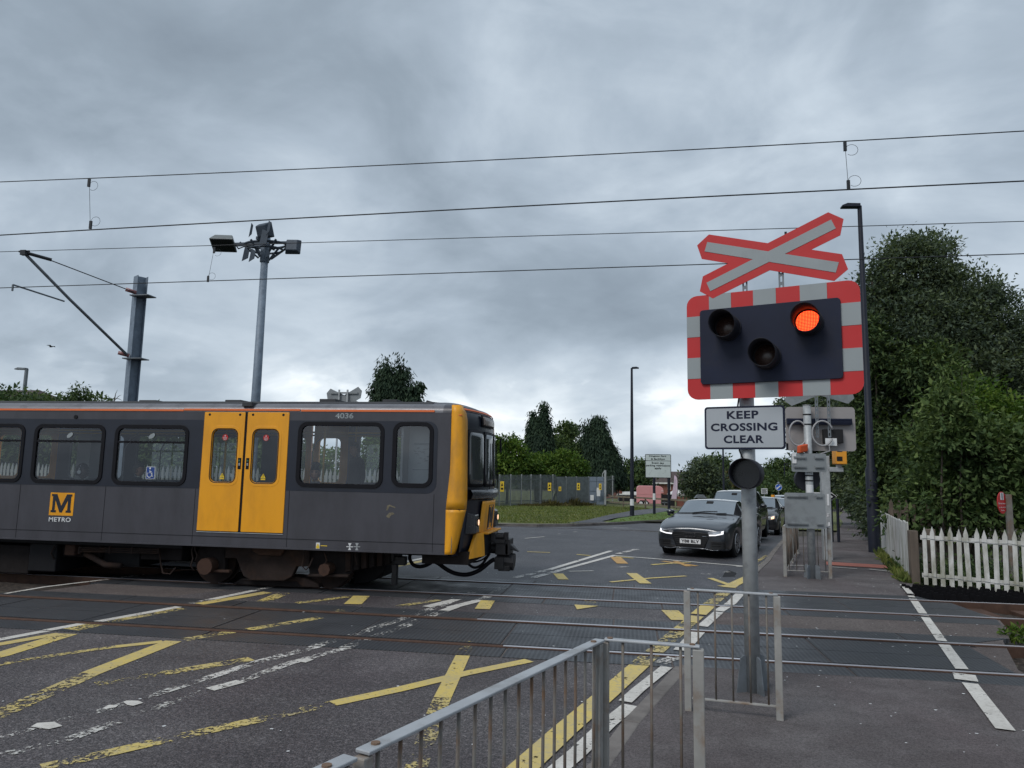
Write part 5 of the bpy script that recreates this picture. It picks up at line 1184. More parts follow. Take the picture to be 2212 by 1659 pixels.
c=SP(845,1040+62); g=MB(); g.prism([(c.x-.08,c.z-.01),(c.x-.07,c.z+.07),(c.x-.03,c.z+.085),(c.x+.07,c.z+.05),(c.x+.065,c.z+.035),(c.x-.03,c.z+.06),(c.x-.055,c.z+.0)],(0,TY0-.001,0),X_,Z_,0,.002); g.prism([(c.x-.08,c.z-.10),(c.x-.03,c.z-.04),(c.x+.03,c.z-.035),(c.x+.06,c.z-.06),(c.x+.0,c.z-.08),(c.x-.03,c.z-.13)],(0,TY0-.001,0),X_,Z_,0,.002)
M('paint_chip',(.15,.13,.09),.8,0,.5,25); g.build('paint_damage','paint_chip',T)
g=MB(); g.cyl((-9.45,TY0-.012,2.80),(-9.45,TY0+.01,2.80),.035,14); g.build('indicator_lamp','black',T)
# ---- cab front: curved face from the corner pillar round to the far side
def fX(y,z):
    k=(y-TC)/1.33; k=max(-1,min(1,k)); bul=.0
    if z>1.6: bul=.05*(1-(z-1.6)/1.4)+.0
    else: bul=.05-.10*(1.6-z)/.75
    base=-2.375-.24*abs(k)**2 - .10*max(0,abs(k)-.9)*5
    top=0 if z<2.85 else -(z-2.85)**1.4*.9
    return base+bul*.6+top
def patch(y0,y1,z0,z1,off,name,mat,par=None,r=.0,nu=10,nv=10,sm=True,shape=None):
    g=MB()
    def fn(s,t_):
        y=y0+(y1-y0)*s; z=z0+(z1-z0)*t_
        if shape: y,z=shape(s,t_)
        elif r>0:
            # squash the corners round
            hy=(y1-y0)/2; hz=(z1-z0)/2; dy=y-(y0+hy); dz=z-(z0+hz); ky=min(abs(dy)-(hy-r),abs(dz)-(hz-r))
            ey=abs(dy)-(hy-r); ez=abs(dz)-(hz-r)
            if ey>0 and ez>0:
                d=math.hypot(ey,ez)
                mx_=max(ey,ez)
                if d>0: f=mx_/d; dy=math.copysign(hy-r+ey*f,dy); dz=math.copysign(hz-r+ez*f,dz); y=y0+hy+dy; z=z0+hz+dz
        return (fX(y,z)+off,y,z)
    g.grid(fn,nu,nv); o=g.build(name,mat,par or T,sm,fixn=True)
    md=o.modifiers.new('thick','SOLIDIFY'); md.thickness=.012; md.offset=0; return o
patch(TY0+.16,TY1-.16,.72,3.02,-.03,'cab_front','train_band',nu=24,nv=24)
# roof dome over the cab
g=MB()
def dome(s,t_):
    y=TY0+.02+(TY1-TY0-.04)*s; xe=fX(y,3.02)-.02; x0=-3.3; x=x0+(xe-x0)*t_; k=abs((y-TC)/1.33)
    ztop=3.14-.14*k**4; z=ztop-(ztop-3.0)*max(0,(t_-.35)/.65)**2.2; z=min(z,3.14-.2*k**6); return (x,y,z)
g.grid(dome,20,10); o=g.build('cab_roof','train_grey',T,True,fixn=True)
# orange line and pale rim under the dome
patch(TY0+.16,TY1-.2,2.965,2.99,.0,'orange_stripe','train_orange',nu=24,nv=1)
# yellow corner pillars (near and far)
def pillar(near):
    Y=lambda d: TY0+d if near else TY1-d
    for (z0,z1,nm) in ((.70,1.385,'lower'),(1.395,3.03,'upper')):
        g=MB(); zz=[z0+(z1-z0)*i/14 for i in range(15)]
        for z in zz:
            fw=1.0
            xr=fX(Y(.17),z)
            if z<1.39: fw=.52+.48*((z-.70)/.69)**.6
            xl=-2.765-(.05 if z<1.39 else .05*max(0,(2.0-z)/.6) if z<2.0 else 0)
            bul=.010*math.exp(-((z-1.42)/.12)**2)
            for (dx,dy) in ((0,-.008),(.45,-.010-bul*.3),(.72,.01-bul*.5),(.92,.055),(1.0,.165)):
                xe=xl+(xr-xl)*fw; g.v.append((xl+(xe-xl)*dx+bul*dx,Y(dy) if True else 0,z))
        for i in range(14):
            for j in range(4): g.f.append((i*5+j,i*5+j+1,(i+1)*5+j+1,(i+1)*5+j)); g.m.append(0)
        o=g.build('corner_pillar','train_yellow_dirty',T,True,fixn=True); md=o.modifiers.new('t','SOLIDIFY'); md.thickness=.02; md.offset=0
pillar(True); pillar(False)
g=MB(); g.box(-2.80,-2.60,TY0-.006,TY0+.1,1.383,1.397); g.build('pillar_joint','black',T)
g=MB(); g.box(-2.775,-2.765,TY0-.003,TY0+.004,.72,2.95); g.build('body_joint','black',T)
g=MB(); g.box(-2.772,-2.60,TY0-.0125,TY0+.05,2.862,2.874); g.build('orange_stripe','train_orange',T)
g=MB(); g.box(-2.715,-2.709,TY0-.013,TY0+.0,.72,3.0); g.build('pillar_seam','galv_dark',T)
# cab windows
for (y0,y1,lab) in ((11.42,11.95,None),(12.06,12.58,None),(12.70,13.40,None)):
    fr=patch(y0-.045,y1+.045,1.735,2.665,-.006,'window_frame','rubber_seal',r=.09); patch(y0,y1,1.785,2.615,.008,'window_pane','cab_pane',fr,r=.07)
# sill below the windows, destination display, pale top edge
g=MB()
def ledge(s,t_):
    y=11.42+(13.62-11.42)*s; prof=[(.0,1.70),(.06,1.69),(.085,1.63),(.07,1.56),(.0,1.52)]; k=t_*4; i=min(3,int(k)); f=k-i; d=prof[i][0]*(1-f)+prof[i+1][0]*f; z=prof[i][1]*(1-f)+prof[i+1][1]*f; return (fX(y,z)+d-.02,y,z)
g.grid(ledge,20,8)
M('front_black',(.030,.032,.038),.25,0,.2,3)
g.build('front_ledge','front_black',T,True,fixn=True)
ds=patch(11.92,12.72,2.74,2.93,.004,'destination_display','rubber_seal'); 
M('display_pane',(.16,.12,.10),.25,0,.2,5); patch(11.96,12.68,2.765,2.905,.014,'display_glass','display_pane',ds)
# yellow centre panel with emblem, flaring into the coupler surround
def shp(s,t_):
    z=.97+(1.50-.97)*t_; w=.62-.04*t_+.16*max(0,(.35-t_)/.35)**1.5; return (TC-.0+(s*2-1)*w,z)
cp=patch(0,0,0,0,.012,'centre_panel','train_yellow_dirty',nu=12,nv=12,shape=shp)
# emblem on the front
def Mfront():
    g=MB(); P=Mshape(-.155,.155,1.06,1.38)
    # build as quads following the face
    cells=[[(-.17,1.05),(-.11,1.05),(-.11,1.39),(-.17,1.39)],[(.11,1.05),(.17,1.05),(.17,1.39),(.11,1.39)],[(-.11,1.39),(-.06,1.39),(.03,1.12),(-.03,1.12)],[(.11,1.39),(.06,1.39),(-.03,1.12),(.03,1.12)]]
    for c in cells: g.add([(fX(TC+y,z)+.024,TC+y,z) for y,z in c],[(0,1,2,3)])
    o=g.build('emblem_letter','train_band',cp,fixn=True); md=o.modifiers.new('t','SOLIDIFY'); md.thickness=.006; md.offset=0
    g=MB(); R=[(-.20,1.02),(.20,1.02),(.20,1.42),(-.20,1.42)]
    for i in range(4):
        a=R[i]; b_=R[(i+1)%4]; g.tube([(fX(TC+a[0],a[1])+.022,TC+a[0],a[1]),(fX(TC+b_[0],b_[1])+.022,TC+b_[0],b_[1])],.006,5)
    g.build('emblem_border','train_band',cp)
Mfront()
# coupler pocket: yellow hood with black opening
def hoodp(y0,y1,z0,z1,d0,d1,mat,name):
    g=MB(); xa=fX(TC,.9)
    g.box(xa-.25+d0,xa+d1,y0,y1,z0,z1); return g.build(name,mat,T,bevel=.02)
xa=-2.33
# yellow wings either side of the pocket, with a lip over it
for sg_ in (-1,1):
    g=MB(); Y_=lambda d: TC+sg_*d
    P=[(-2.345,Y_(.60),.985),(-2.32,Y_(.60),.62),(-2.50,Y_(1.03),.60),(-2.43,Y_(.80),.985)]
    g.add(P+[(x-.05,y,z) for x,y,z in P],[(0,1,2,3),(7,6,5,4),(0,4,5,1),(1,5,6,2),(2,6,7,3),(3,7,4,0)]); g.build('front_wing','train_yellow_dirty',T,bevel=.008,fixn=True)
g=MB(); g.box(-2.42,-2.27,TC-.60,TC+.60,.965,.995); g.build('pocket_lip','train_yellow_dirty',T,bevel=.008)
g=MB(); g.box(-2.6,-2.33,TC-.595,TC+.595,.62,.96); g.build('coupler_pocket','black',T)
# lower black skirt
g=MB(); 
def sk(s,t_):
    y=TY0+.1+(TY1-TY0-.2)*s; z=.66+(.95-.66)*t_; return (fX(y,.95)-.06-.05*(1-t_),y,z)
g.grid(sk,16,4); g.build('front_skirt','train_band',T,True,fixn=True)
g=MB(); g.box(-3.25,-2.50,TY0+.25,TY1-.25,.52,.72); g.build('underframe','train_dirt2',T)
g=MB(); a=U(905,1195,11.6); b=U(990,1215,11.6); g.box(-3.1,-2.62,11.5,11.9,.56,.72); g.box(-2.7,-2.52,11.7,12.1,.52,.78); g.build('jacking_block','black',T)
# headlamp boxes
for (yc,lab) in ((11.64,'near headlamp'),(13.38,'far headlamp')):
    xb=fX(yc,1.15)-.10; g=MB(); s=1 if yc<TC else -1
    g.add([(xb-.03,yc-.17,.98),(xb-.03,yc+.17,.98),(xb-.03,yc+.17,1.36),(xb-.03,yc-.17,1.36),(xb+.19,yc-.13,1.0),(xb+.19,yc+.15,1.0),(xb+.17,yc+.15,1.30),(xb+.17,yc-.13,1.30)],[(0,3,2,1),(4,5,6,7),(0,1,5,4),(1,2,6,5),(2,3,7,6),(3,0,4,7)])
    hb=g.build('headlamp_box','front_black',T,bevel=.018)
    g=MB(); g.cyl((xb+.17,yc+.05,1.17),(xb+.192,yc+.05,1.17),.062,18); g.build('lamp_ring','black',hb); 
    g=MB(); g.cyl((xb+.18,yc+.05,1.17),(xb+.197,yc+.05,1.17),.047,18); g.build('headlamp','headlamp_lit',hb)
    g=MB(); g.cyl((xb+.17,yc-.07,1.17),(xb+.192,yc-.07,1.17),.045,16); g.build('tail_lamp','blackgloss',hb)
# mirror, wipers, grab handles, aerial
g=MB(); y=13.35; g.tube([(fX(y,2.55)+.0,y,2.62),(fX(y,2.5)+.12,y,2.60)],.008,6); g.box(fX(y,2.5)+.09,fX(y,2.5)+.12,y-.02,y+.02,2.36,2.60); g.tube([(fX(y,2.5)+.05,y,2.62),(fX(y,2.5)+.20,y,2.58),(fX(y,2.5)+.20,y,2.35),(fX(y,2.5)+.10,y,2.22)],.004,5); g.build('mirror','black',T)
for (yb,yt) in ((12.15,12.45),(12.86,13.05)):
    g=MB(); g.tube([(fX(yb,1.7)+.05,yb,1.70),(fX(yb,2.1)+.05,(yb+yt)/2,2.05)],.008,5); g.tube([(fX(yt,1.85)+.03,yt,1.86),(fX(yt,2.5)+.03,yt-.02,2.48)],.007,5); g.build('wiper','black',T)
# coupler
cx0=-2.28
g=MB()
g.tube([(cx0-.5,TC,.70),(cx0+.12,TC,.68)],.085,12); g.box(cx0+.05,cx0+.28,TC-.20,TC+.20,.60,.80); g.box(cx0+.02,cx0+.22,TC-.24,TC+.24,.79,.86)
g.tube([(cx0+.02,TC-.17,.90),(cx0+.20,TC-.17,.90)],.045,10); g.tube([(cx0+.02,TC+.12,.90),(cx0+.20,TC+.12,.90)],.045,10); g.box(cx0+.20,cx0+.27,TC-.22,TC-.12,.84,.98); g.box(cx0-.02,cx0+.06,TC-.25,TC-.05,.82,.97)
g.build('coupler','coupler_black',T,bevel=.012)
g=MB(); g.add([(cx0+.26,TC-.16,.70),(cx0+.26,TC+.16,.70),(cx0+.26,TC+.16,.80),(cx0+.26,TC-.16,.80),(cx0+.44,TC-.03,.64),(cx0+.44,TC+.05,.64),(cx0+.34,TC+.08,.74),(cx0+.34,TC-.08,.74)],[(0,3,2,1),(4,5,6,7),(0,1,5,4),(1,2,6,5),(2,3,7,6),(3,0,4,7)]); g.box(cx0+.22,cx0+.30,TC-.2,TC+.2,.60,.86); g.build('coupler_horn','coupler_black',T,bevel=.008)
g=MB(); g.cyl((cx0+.06,TC-.02,.50),(cx0+.36,TC-.02,.47),.145,12); g.box(cx0+.04,cx0+.20,TC-.19,TC+.17,.36,.56); g.box(cx0+.1,cx0+.3,TC-.16,TC+.14,.33,.42); g.build('electrical_coupler','coupler_black',T,bevel=.01)
def hose(pp,r=.022,Y=TC-.15): 
    pts=[U(a,b,Y+.0*i) for i,(a,b) in enumerate(pp)]
    out=[]
    for i in range(len(pts)-1):
        p0=pts[max(i-1,0)];p1=pts[i];p2=pts[i+1];p3=pts[min(i+2,len(pts)-1)]
        for k in range(6):
            t_=k/6; out.append(.5*((2*p1)+(-p0+p2)*t_+(2*p0-5*p1+4*p2-p3)*t_*t_+(-p0+3*p1-3*p2+p3)*t_**3))
    out.append(pts[-1]); g=MB(); g.tube(out,r,8); g.build('hose','rubber_seal',T,True)
hose([(888,1192),(885,1206),(893,1220),(908,1224),(925,1219),(935,1212)],.032)
hose([(935,1212),(945,1216),(965,1230),(985,1239),(1010,1241),(1035,1232),(1058,1214),(1068,1208)],.036)
hose([(1000,1205),(1008,1215),(1024,1226),(1040,1220),(1050,1207),(1058,1195)],.022); hose([(1010,1211),(1025,1214),(1045,1207),(1062,1190)],.014)
hose([(932,1195),(934,1206),(937,1213)],.035)
g=MB(); a=U(842,1204,12.0); g.box(a.x-.05,a.x+.28,11.95,12.1,a.z-.12,a.z+.02); g.box(a.x+.07,a.x+.16,11.9,12.0,a.z-.44,a.z-.1); g.box(a.x-.1,a.x+.1,11.9,12.2,a.z-.05,a.z+.35); g.build('guard_iron','coupler_black',T,bevel=.01)
# ---- bogie and underframe

wx=[U(467,1262,YB).x,U(713,1272,YB).x]
R=.37
B=bpy.data.objects.new('bogie',None); COL.objects.link(B); B.parent=T; ORG[B.name]=ORG[T.name]
for xw in wx:
    for yy in (YB,YA):
        g=MB(); g.cyl((xw,yy-.065,R+.02),(xw,yy+.065,R+.02),R,40); g.cyl((xw,yy-.075,R+.02),(xw,yy-.06,R+.02),R*.55,24); g.cyl((xw,yy+(.065 if yy==YB else -.09),R+.02),(xw,yy+(.09 if yy==YB else -.065),R+.02),R+.028,40); g.cyl((xw,yy-.10,R+.02),(xw,yy-.07,R+.02),.12,20)
        g.build('wheel','train_dirt',B,'auto')
    g=MB(); g.cyl((xw,YB,R+.02),(xw,YA,R+.02),.08,12); g.build('axle','train_dirt2',B)
def bxz(pts,Y,d,mat,name,bev=.015):
    P=[(U(px,py,Y).x,U(px,py,Y).z) for px,py in pts]; g=MB(); g.prism(P,(0,Y,0),X_,Z_,0,-d); return g.build(name,mat,B,bevel=bev,fixn=True)
Yb=11.45
bxz([(486,1178),(486,1206),(510,1206),(525,1244),(541,1254),(613,1255),(630,1246),(640,1224),(668,1224),(668,1176)],Yb,.12,'train_dirt','side_frame')
bxz([(431,1176),(431,1224),(440,1236),(486,1236),(486,1176)],Yb+.05,.1,'train_dirt2','frame_end'); bxz([(668,1176),(668,1240),(745,1244),(760,1238),(765,1180)],Yb+.08,.1,'train_dirt2','frame_end')
bxz([(542,1174),(544,1190),(560,1199),(605,1201),(612,1192),(616,1174)],Yb-.07,.2,'train_rust','air_spring'); bxz([(436,1230),(495,1232),(495,1238),(436,1236)],Yb-.06,.1,'train_rust','tie_bar'); bxz([(664,1240),(752,1242),(752,1248),(664,1246)],Yb-.06,.1,'train_dirt','tie_bar')
for (px,py,r,mt) in ((446,1223,.135,'train_rust'),(703,1230,.10,'train_rust')):
    c=U(px,py,Yb-.1); g=MB(); g.cyl((c.x,Yb-.16,c.z),(c.x,Yb+.1,c.z),r,12 if r>.12 else 8); g.build('axle_box',mt,B,'auto')
bxz([(520,1254),(640,1256),(652,1268),(690,1270),(688,1262),(660,1250),(640,1246)],11.6,.25,'train_dirt','track_brake'); bxz([(500,1262),(660,1270),(662,1262),(640,1254),(520,1250)],11.62,.2,'train_dirt2','track_brake')
for pp in ([(418,1175),(414,1190),(417,1206),(412,1222),(419,1232)],[(424,1172),(421,1186),(426,1200),(422,1212)],[(657,1178),(656,1205),(652,1222),(661,1231),(669,1222),(676,1205)],[(770,1180),(767,1200),(771,1220)],[(700,1190),(706,1210),(700,1225)]):
    pts=[U(a,b,Yb-.12) for a,b in pp]; g=MB(); g.tube(pts,.013,6); g.build('hose','train_dirt',B,True)
for k in range(6): 
    px=745+k*17; bxz([(px,1176+k),(px,1236-k*3),(px+12,1234-k*3),(px+12,1176+k)],11.5+.07*k,.12,'train_dirt2' if k%2 else 'train_dirt','brake_gear')
bxz([(760,1180),(840,1182),(842,1196),(838,1216),(828,1238),(812,1252),(790,1260),(765,1262)],12.2,.8,'black','lifeguard')
# equipment under the floor left of the bogie
def uz(px0,px1,py0,py1,Y,d,mat,name='equipment_case'):
    a=U(px0,py0,Y); b=U(px1,py1,Y); g=MB(); g.box(a.x,b.x,Y,Y+d,b.z,a.z); return g.build(name,mat,T,bevel=.02)
uz(-300,395,1160,1172,11.32,2.2,'black','underframe'); uz(-120,60,1172,1240,11.5,1.6,'train_dirt2'); uz(65,118,1172,1236,11.45,1.6,'black'); uz(120,215,1170,1205,11.6,1.4,'train_dirt2'); uz(225,300,1172,1225,11.7,1.3,'black'); uz(305,392,1172,1212,11.55,1.5,'train_dirt2'); uz(140,160,1175,1200,11.42,.2,'train_rust')
g=MB(); 
for dy in (1183,1187,1191): 
    a=U(170,dy,11.40); b=U(345,dy+4,11.40); g.tube([a,b],.012,6)
for px in (172,238,286,343): a=U(px,1180,11.39); b=U(px,1196,11.39); g.box(a.x-.012,a.x+.012,11.38,11.42,b.z,a.z)
g.build('pipe_run','train_dirt',T)
g=MB(); g.tube([U(185,1196,11.5),U(205,1207,11.5),U(228,1220,11.5),U(262,1222,11.5)],.05,9); g.build('pipe','train_dirt',T,True)
g=MB(); g.tube([U(345,1190,11.45),U(347,1215,11.45),U(352,1238,11.42),U(368,1240,11.42),U(380,1226,11.45)],.014,6); g.tube([U(118,1180,11.42),U(110,1195,11.42),U(117,1208,11.42)],.012,6); g.build('hose','train_dirt',T,True)
uz(-300,400,1172,1205,12.6,1.0,'black','equipment_case')
g=MB(); g.box(XR,-6.2,TY1-.3,TY1-.2,.12,.72); g.box(-6.2,-3.2,TY1-.25,TY1-.2,.4,.72); g.build('far_equipment','black',T)

# ================================================================== CARS
def carpaint(name,col,coat=1.0,metal=.5,rough=.3):
    m,t,b=newmat(name); n=tnoise(t,1.5,3,.5); L(t,tramp(t,n,[(.3,sc3(col,.9)),(.7,sc3(col,1.1))]),b.inputs['Base Color']); b.inputs['Metallic'].default_value=metal; b.inputs['Roughness'].default_value=rough
    b.inputs['Coat Weight'].default_value=coat; b.inputs['Coat Roughness'].default_value=.04; MATS[name]=m
carpaint('paint_graphite',(.026,.032,.042)); carpaint('paint_silver',(.32,.34,.36)); carpaint('paint_black',(.008,.009,.011),1,.2); carpaint('paint_grey',(.022,.026,.032))
m,t,b=newmat('car_glass'); MATS['car_glass']=m; b.inputs['Base Color'].default_value=(.16,.195,.225,1); b.inputs['Metallic'].default_value=.5; b.inputs['Roughness'].default_value=.08; b.inputs['Specular IOR Level'].default_value=1.0; b.inputs['Coat Weight'].default_value=1; b.inputs['Coat IOR'].default_value=1.9; b.inputs['Coat Roughness'].default_value=.04
m,t,b=newmat('side_glass'); MATS['side_glass']=m; b.inputs['Base Color'].default_value=(.008,.009,.011,1); b.inputs['Roughness'].default_value=.04; b.inputs['Specular IOR Level'].default_value=.7
m,t,b=newmat('lamp_white'); MATS['lamp_white']=m; b.inputs['Emission Color'].default_value=(.95,.95,1,1); b.inputs['Emission Strength'].default_value=.55
m,t,b=newmat('lamp_amber'); MATS['lamp_amber']=m; b.inputs['Emission Color'].default_value=(1,.5,.2,1); b.inputs['Emission Strength'].default_value=.9
M('lamp_reflector',(.35,.36,.38),.2,.6,.3,30); M('grille',(.014,.015,.017),.4,0,.2,20); M('chrome',(.5,.5,.52),.15,1,.03); M('plate_white',(.70,.70,.71),.5,0,.02); M('car_cabin',(.02,.02,.022),.8)
# body cage: x from nose (0) to tail, local y right, z up; rings of half profile points
def car(name,label,kind,paint,pos,heading,plate=None,group='cars queueing at the crossing'):
    if kind=='saloon':
        Lc,hw=4.97,.955
        R=[(0.00,[(.66,.24),(.72,.40),(.70,.62),(.66,.66),(.40,.70),(0,.72)]),
           (.07,[(.80,.20),(.86,.42),(.83,.64),(.76,.70),(.44,.745),(0,.77)]),
           (.30,[(.885,.18),(.925,.45),(.885,.70),(.83,.775),(.52,.82),(0,.85)]),
           (.52,[(.90,.20),(.945,.50),(.92,.76),(.86,.84),(.55,.86),(0,.89)]),
           (.60,[(.90,.55),(.955,.66),(.93,.79),(.86,.86),(.56,.88),(0,.905)]),
           (.92,[(.90,.70),(.96,.76),(.93,.85),(.86,.905),(.58,.92),(0,.94)]),
           (1.24,[(.90,.55),(.955,.66),(.93,.87),(.86,.935),(.62,.95),(0,.97)]),
           (1.32,[(.90,.19),(.95,.52),(.925,.88),(.86,.95),(.66,.965),(0,.99)]),
           (1.46,[(.90,.17),(.945,.52),(.92,.90),(.86,.97),(.74,.99),(0,1.02)]),
           (1.52,[(.90,.17),(.945,.52),(.92,.90),(.86,.98),(.75,1.02),(0,1.05)]),
           (2.14,[(.90,.17),(.945,.52),(.925,.92),(.86,1.0),(.69,1.325),(0,1.375)]),
           (2.22,[(.90,.17),(.945,.52),(.925,.92),(.86,1.01),(.68,1.345),(0,1.40)]),
           (2.75,[(.90,.17),(.945,.52),(.925,.93),(.86,1.02),(.66,1.365),(0,1.42)]),
           (3.40,[(.90,.18),(.95,.54),(.935,.94),(.86,1.02),(.585,1.30),(0,1.375)]),
           (3.50,[(.90,.55),(.96,.66),(.94,.95),(.86,1.02),(.58,1.285),(0,1.36)]),
           (3.83,[(.90,.70),(.96,.78),(.945,.95),(.86,1.01),(.56,1.22),(0,1.29)]),
           (4.15,[(.90,.55),(.955,.68),(.935,.94),(.85,.99),(.56,1.13),(0,1.18)]),
           (4.25,[(.89,.22),(.945,.54),(.93,.93),(.84,.98),(.57,1.09),(0,1.14)]),
           (4.70,[(.86,.22),(.91,.54),(.90,.88),(.80,.95),(.60,1.0),(0,1.03)]),
           (4.95,[(.76,.26),(.82,.50),(.80,.80),(.72,.90),(.55,.93),(0,.95)])]
        ws=(9,10); sg=(9,16); wheels=(.92,3.83); wr=.345
    elif kind=='hatch':
        Lc,hw=4.2,.88
        R=[(0.00,[(.58,.28),(.64,.45),(.62,.66),(.58,.70),(.36,.75),(0,.77)]),
           (.08,[(.74,.22),(.80,.46),(.77,.70),(.70,.77),(.42,.82),(0,.84)]),
           (.30,[(.82,.20),(.86,.50),(.83,.78),(.77,.86),(.50,.90),(0,.93)]),
           (.46,[(.83,.21),(.87,.52),(.85,.84),(.79,.90),(.54,.94),(0,.97)]),
           (.53,[(.83,.55),(.88,.68),(.855,.86),(.80,.92),(.55,.96),(0,.985)]),
           (.82,[(.83,.70),(.885,.77),(.86,.90),(.80,.96),(.58,.99),(0,1.01)]),
           (1.11,[(.83,.55),(.88,.68),(.86,.92),(.80,.99),(.62,1.02),(0,1.04)]),
           (1.18,[(.83,.20),(.87,.54),(.86,.93),(.80,1.0),(.64,1.03),(0,1.06)]),
           (1.24,[(.83,.19),(.87,.54),(.86,.93),(.80,1.01),(.66,1.06),(0,1.09)]),
           (1.86,[(.83,.19),(.87,.54),(.86,.94),(.81,1.03),(.60,1.42),(0,1.46)]),
           (1.95,[(.83,.19),(.87,.54),(.86,.94),(.81,1.03),(.60,1.45),(0,1.49)]),
           (2.5,[(.83,.19),(.87,.54),(.86,.95),(.81,1.04),(.60,1.47),(0,1.52)]),
           (3.02,[(.83,.20),(.87,.54),(.86,.96),(.81,1.04),(.59,1.44),(0,1.50)]),
           (3.10,[(.83,.55),(.88,.68),(.865,.96),(.81,1.04),(.59,1.43),(0,1.49)]),
           (3.40,[(.83,.70),(.885,.78),(.865,.97),(.80,1.04),(.57,1.40),(0,1.46)]),
           (3.70,[(.82,.55),(.87,.68),(.85,.97),(.79,1.03),(.55,1.33),(0,1.40)]),
           (3.80,[(.82,.25),(.86,.56),(.84,.96),(.78,1.02),(.55,1.25),(0,1.33)]),
           (4.05,[(.76,.26),(.80,.56),(.79,.90),(.73,.96),(.56,1.04),(0,1.08)]),
           (4.18,[(.66,.30),(.70,.52),(.69,.78),(.64,.84),(.48,.86),(0,.88)])]
        ws=(8,9); sg=(8,15); wheels=(.82,3.40); wr=.315
    elif kind=='suv':
        Lc,hw=4.5,.92
        R=[(0.00,[(.62,.34),(.70,.52),(.68,.80),(.64,.86),(.40,.92),(0,.94)]),
           (.08,[(.78,.28),(.84,.54),(.82,.86),(.75,.93),(.44,.98),(0,1.0)]),
           (.30,[(.86,.26),(.90,.58),(.87,.92),(.80,1.0),(.52,1.04),(0,1.06)]),
           (.50,[(.87,.28),(.91,.60),(.89,.96),(.82,1.04),(.56,1.07),(0,1.09)]),
           (.58,[(.87,.62),(.92,.75),(.90,.98),(.83,1.05),(.57,1.08),(0,1.10)]),
           (.88,[(.87,.78),(.925,.86),(.90,1.0),(.83,1.07),(.60,1.10),(0,1.12)]),
           (1.18,[(.87,.62),(.92,.75),(.90,1.02),(.83,1.09),(.62,1.12),(0,1.14)]),
           (1.26,[(.87,.26),(.91,.60),(.90,1.02),(.83,1.10),(.66,1.14),(0,1.16)]),
           (1.32,[(.87,.25),(.91,.60),(.90,1.02),(.84,1.11),(.68,1.17),(0,1.20)]),
           (1.92,[(.87,.25),(.91,.60),(.90,1.03),(.85,1.13),(.64,1.58),(0,1.62)]),
           (2.0,[(.87,.25),(.91,.60),(.90,1.03),(.85,1.13),(.64,1.61),(0,1.65)]),
           (2.7,[(.87,.25),(.91,.60),(.90,1.04),(.85,1.14),(.64,1.64),(0,1.69)]),
           (3.28,[(.87,.26),(.91,.60),(.90,1.04),(.85,1.14),(.63,1.62),(0,1.67)]),
           (3.36,[(.87,.62),(.92,.75),(.90,1.04),(.85,1.14),(.63,1.62),(0,1.67)]),
           (3.66,[(.87,.78),(.925,.88),(.90,1.05),(.84,1.14),(.62,1.60),(0,1.65)]),
           (3.96,[(.86,.62),(.91,.75),(.89,1.05),(.83,1.13),(.61,1.57),(0,1.62)]),
           (4.05,[(.86,.28),(.90,.60),(.88,1.04),(.82,1.12),(.60,1.52),(0,1.58)]),
           (4.35,[(.80,.30),(.85,.60),(.84,.98),(.78,1.05),(.60,1.25),(0,1.3)]),
           (4.48,[(.70,.34),(.75,.55),(.74,.88),(.69,.94),(.52,1.0),(0,1.02)])]
        ws=(8,9); sg=(8,16); wheels=(.88,3.66); wr=.36
    root=thing(name,label,'car',(0,0,0),group)
    v=[];f=[];mi=[]; nr=len(R); k=11
    for (x,P) in R:
        for (y,z) in P: v.append((x,-y,z))
        for (y,z) in P[:-1][::-1]: v.append((x,y,z))
    for i in range(nr-1):
        for j in range(k-1):
            zone=0
            if i==ws[0] and j in (4,5): zone=1               # windscreen
            if sg[0]<i<sg[1] and j in (3,6): zone=3         # side glass
            if i==sg[0] and j in (3,6): zone=2              # windscreen pillar
            if i==ws[0]-1 and j in (4,5): zone=2            # black strip at the foot of the screen
            if kind!='saloon' and i in (nr-4,nr-3) and j in (4,5): zone=1
            if kind=='saloon' and i in (14,15,16,17) and j in (4,5): zone=1
            f.append((i*k+j,i*k+j+1,(i+1)*k+j+1,(i+1)*k+j)); mi.append(zone)
        f.append((i*k+k-1,i*k,(i+1)*k,(i+1)*k+k-1)); mi.append(2)
    f.append(tuple(range(k))[::-1]); mi.append(0); f.append(tuple((nr-1)*k+j for j in range(k))); mi.append(0)
    me=bpy.data.meshes.new('cage'); me.from_pydata(v,[],f); me.polygons.foreach_set('material_index',mi)
    for q in (paint,'car_glass','black','side_glass'): me.materials.append(MATS[q])
    bm=bmesh.new(); bm.from_mesh(me); bmesh.ops.recalc_face_normals(bm,faces=bm.faces)
    cl=bm.edges.layers.float.new('crease_edge')
    for e in bm.edges:
        ms={fc.material_index for fc in e.link_faces}
        if (1 in ms or 3 in ms) and len(ms)>1: e[cl]=.6
        if 2 in ms: e[cl]=.6
    bm.to_mesh(me); bm.free()
    o=bpy.data.objects.new('cage',me); COL.objects.link(o); md=o.modifiers.new('s','SUBSURF'); md.levels=3; md.render_levels=3
    dg=bpy.context.evaluated_depsgraph_get(); dg.update(); sm=bpy.data.meshes.new_from_object(o.evaluated_get(dg)); 
    # remember the smoothed surface so details can be laid on it
    from mathutils.bvhtree import BVHTree
    bv=BVHTree.FromPolygons([x.co.copy() for x in sm.vertices],[tuple(p.vertices) for p in sm.polygons])
    bpy.data.objects.remove(o)
    xm_=Lc*.62
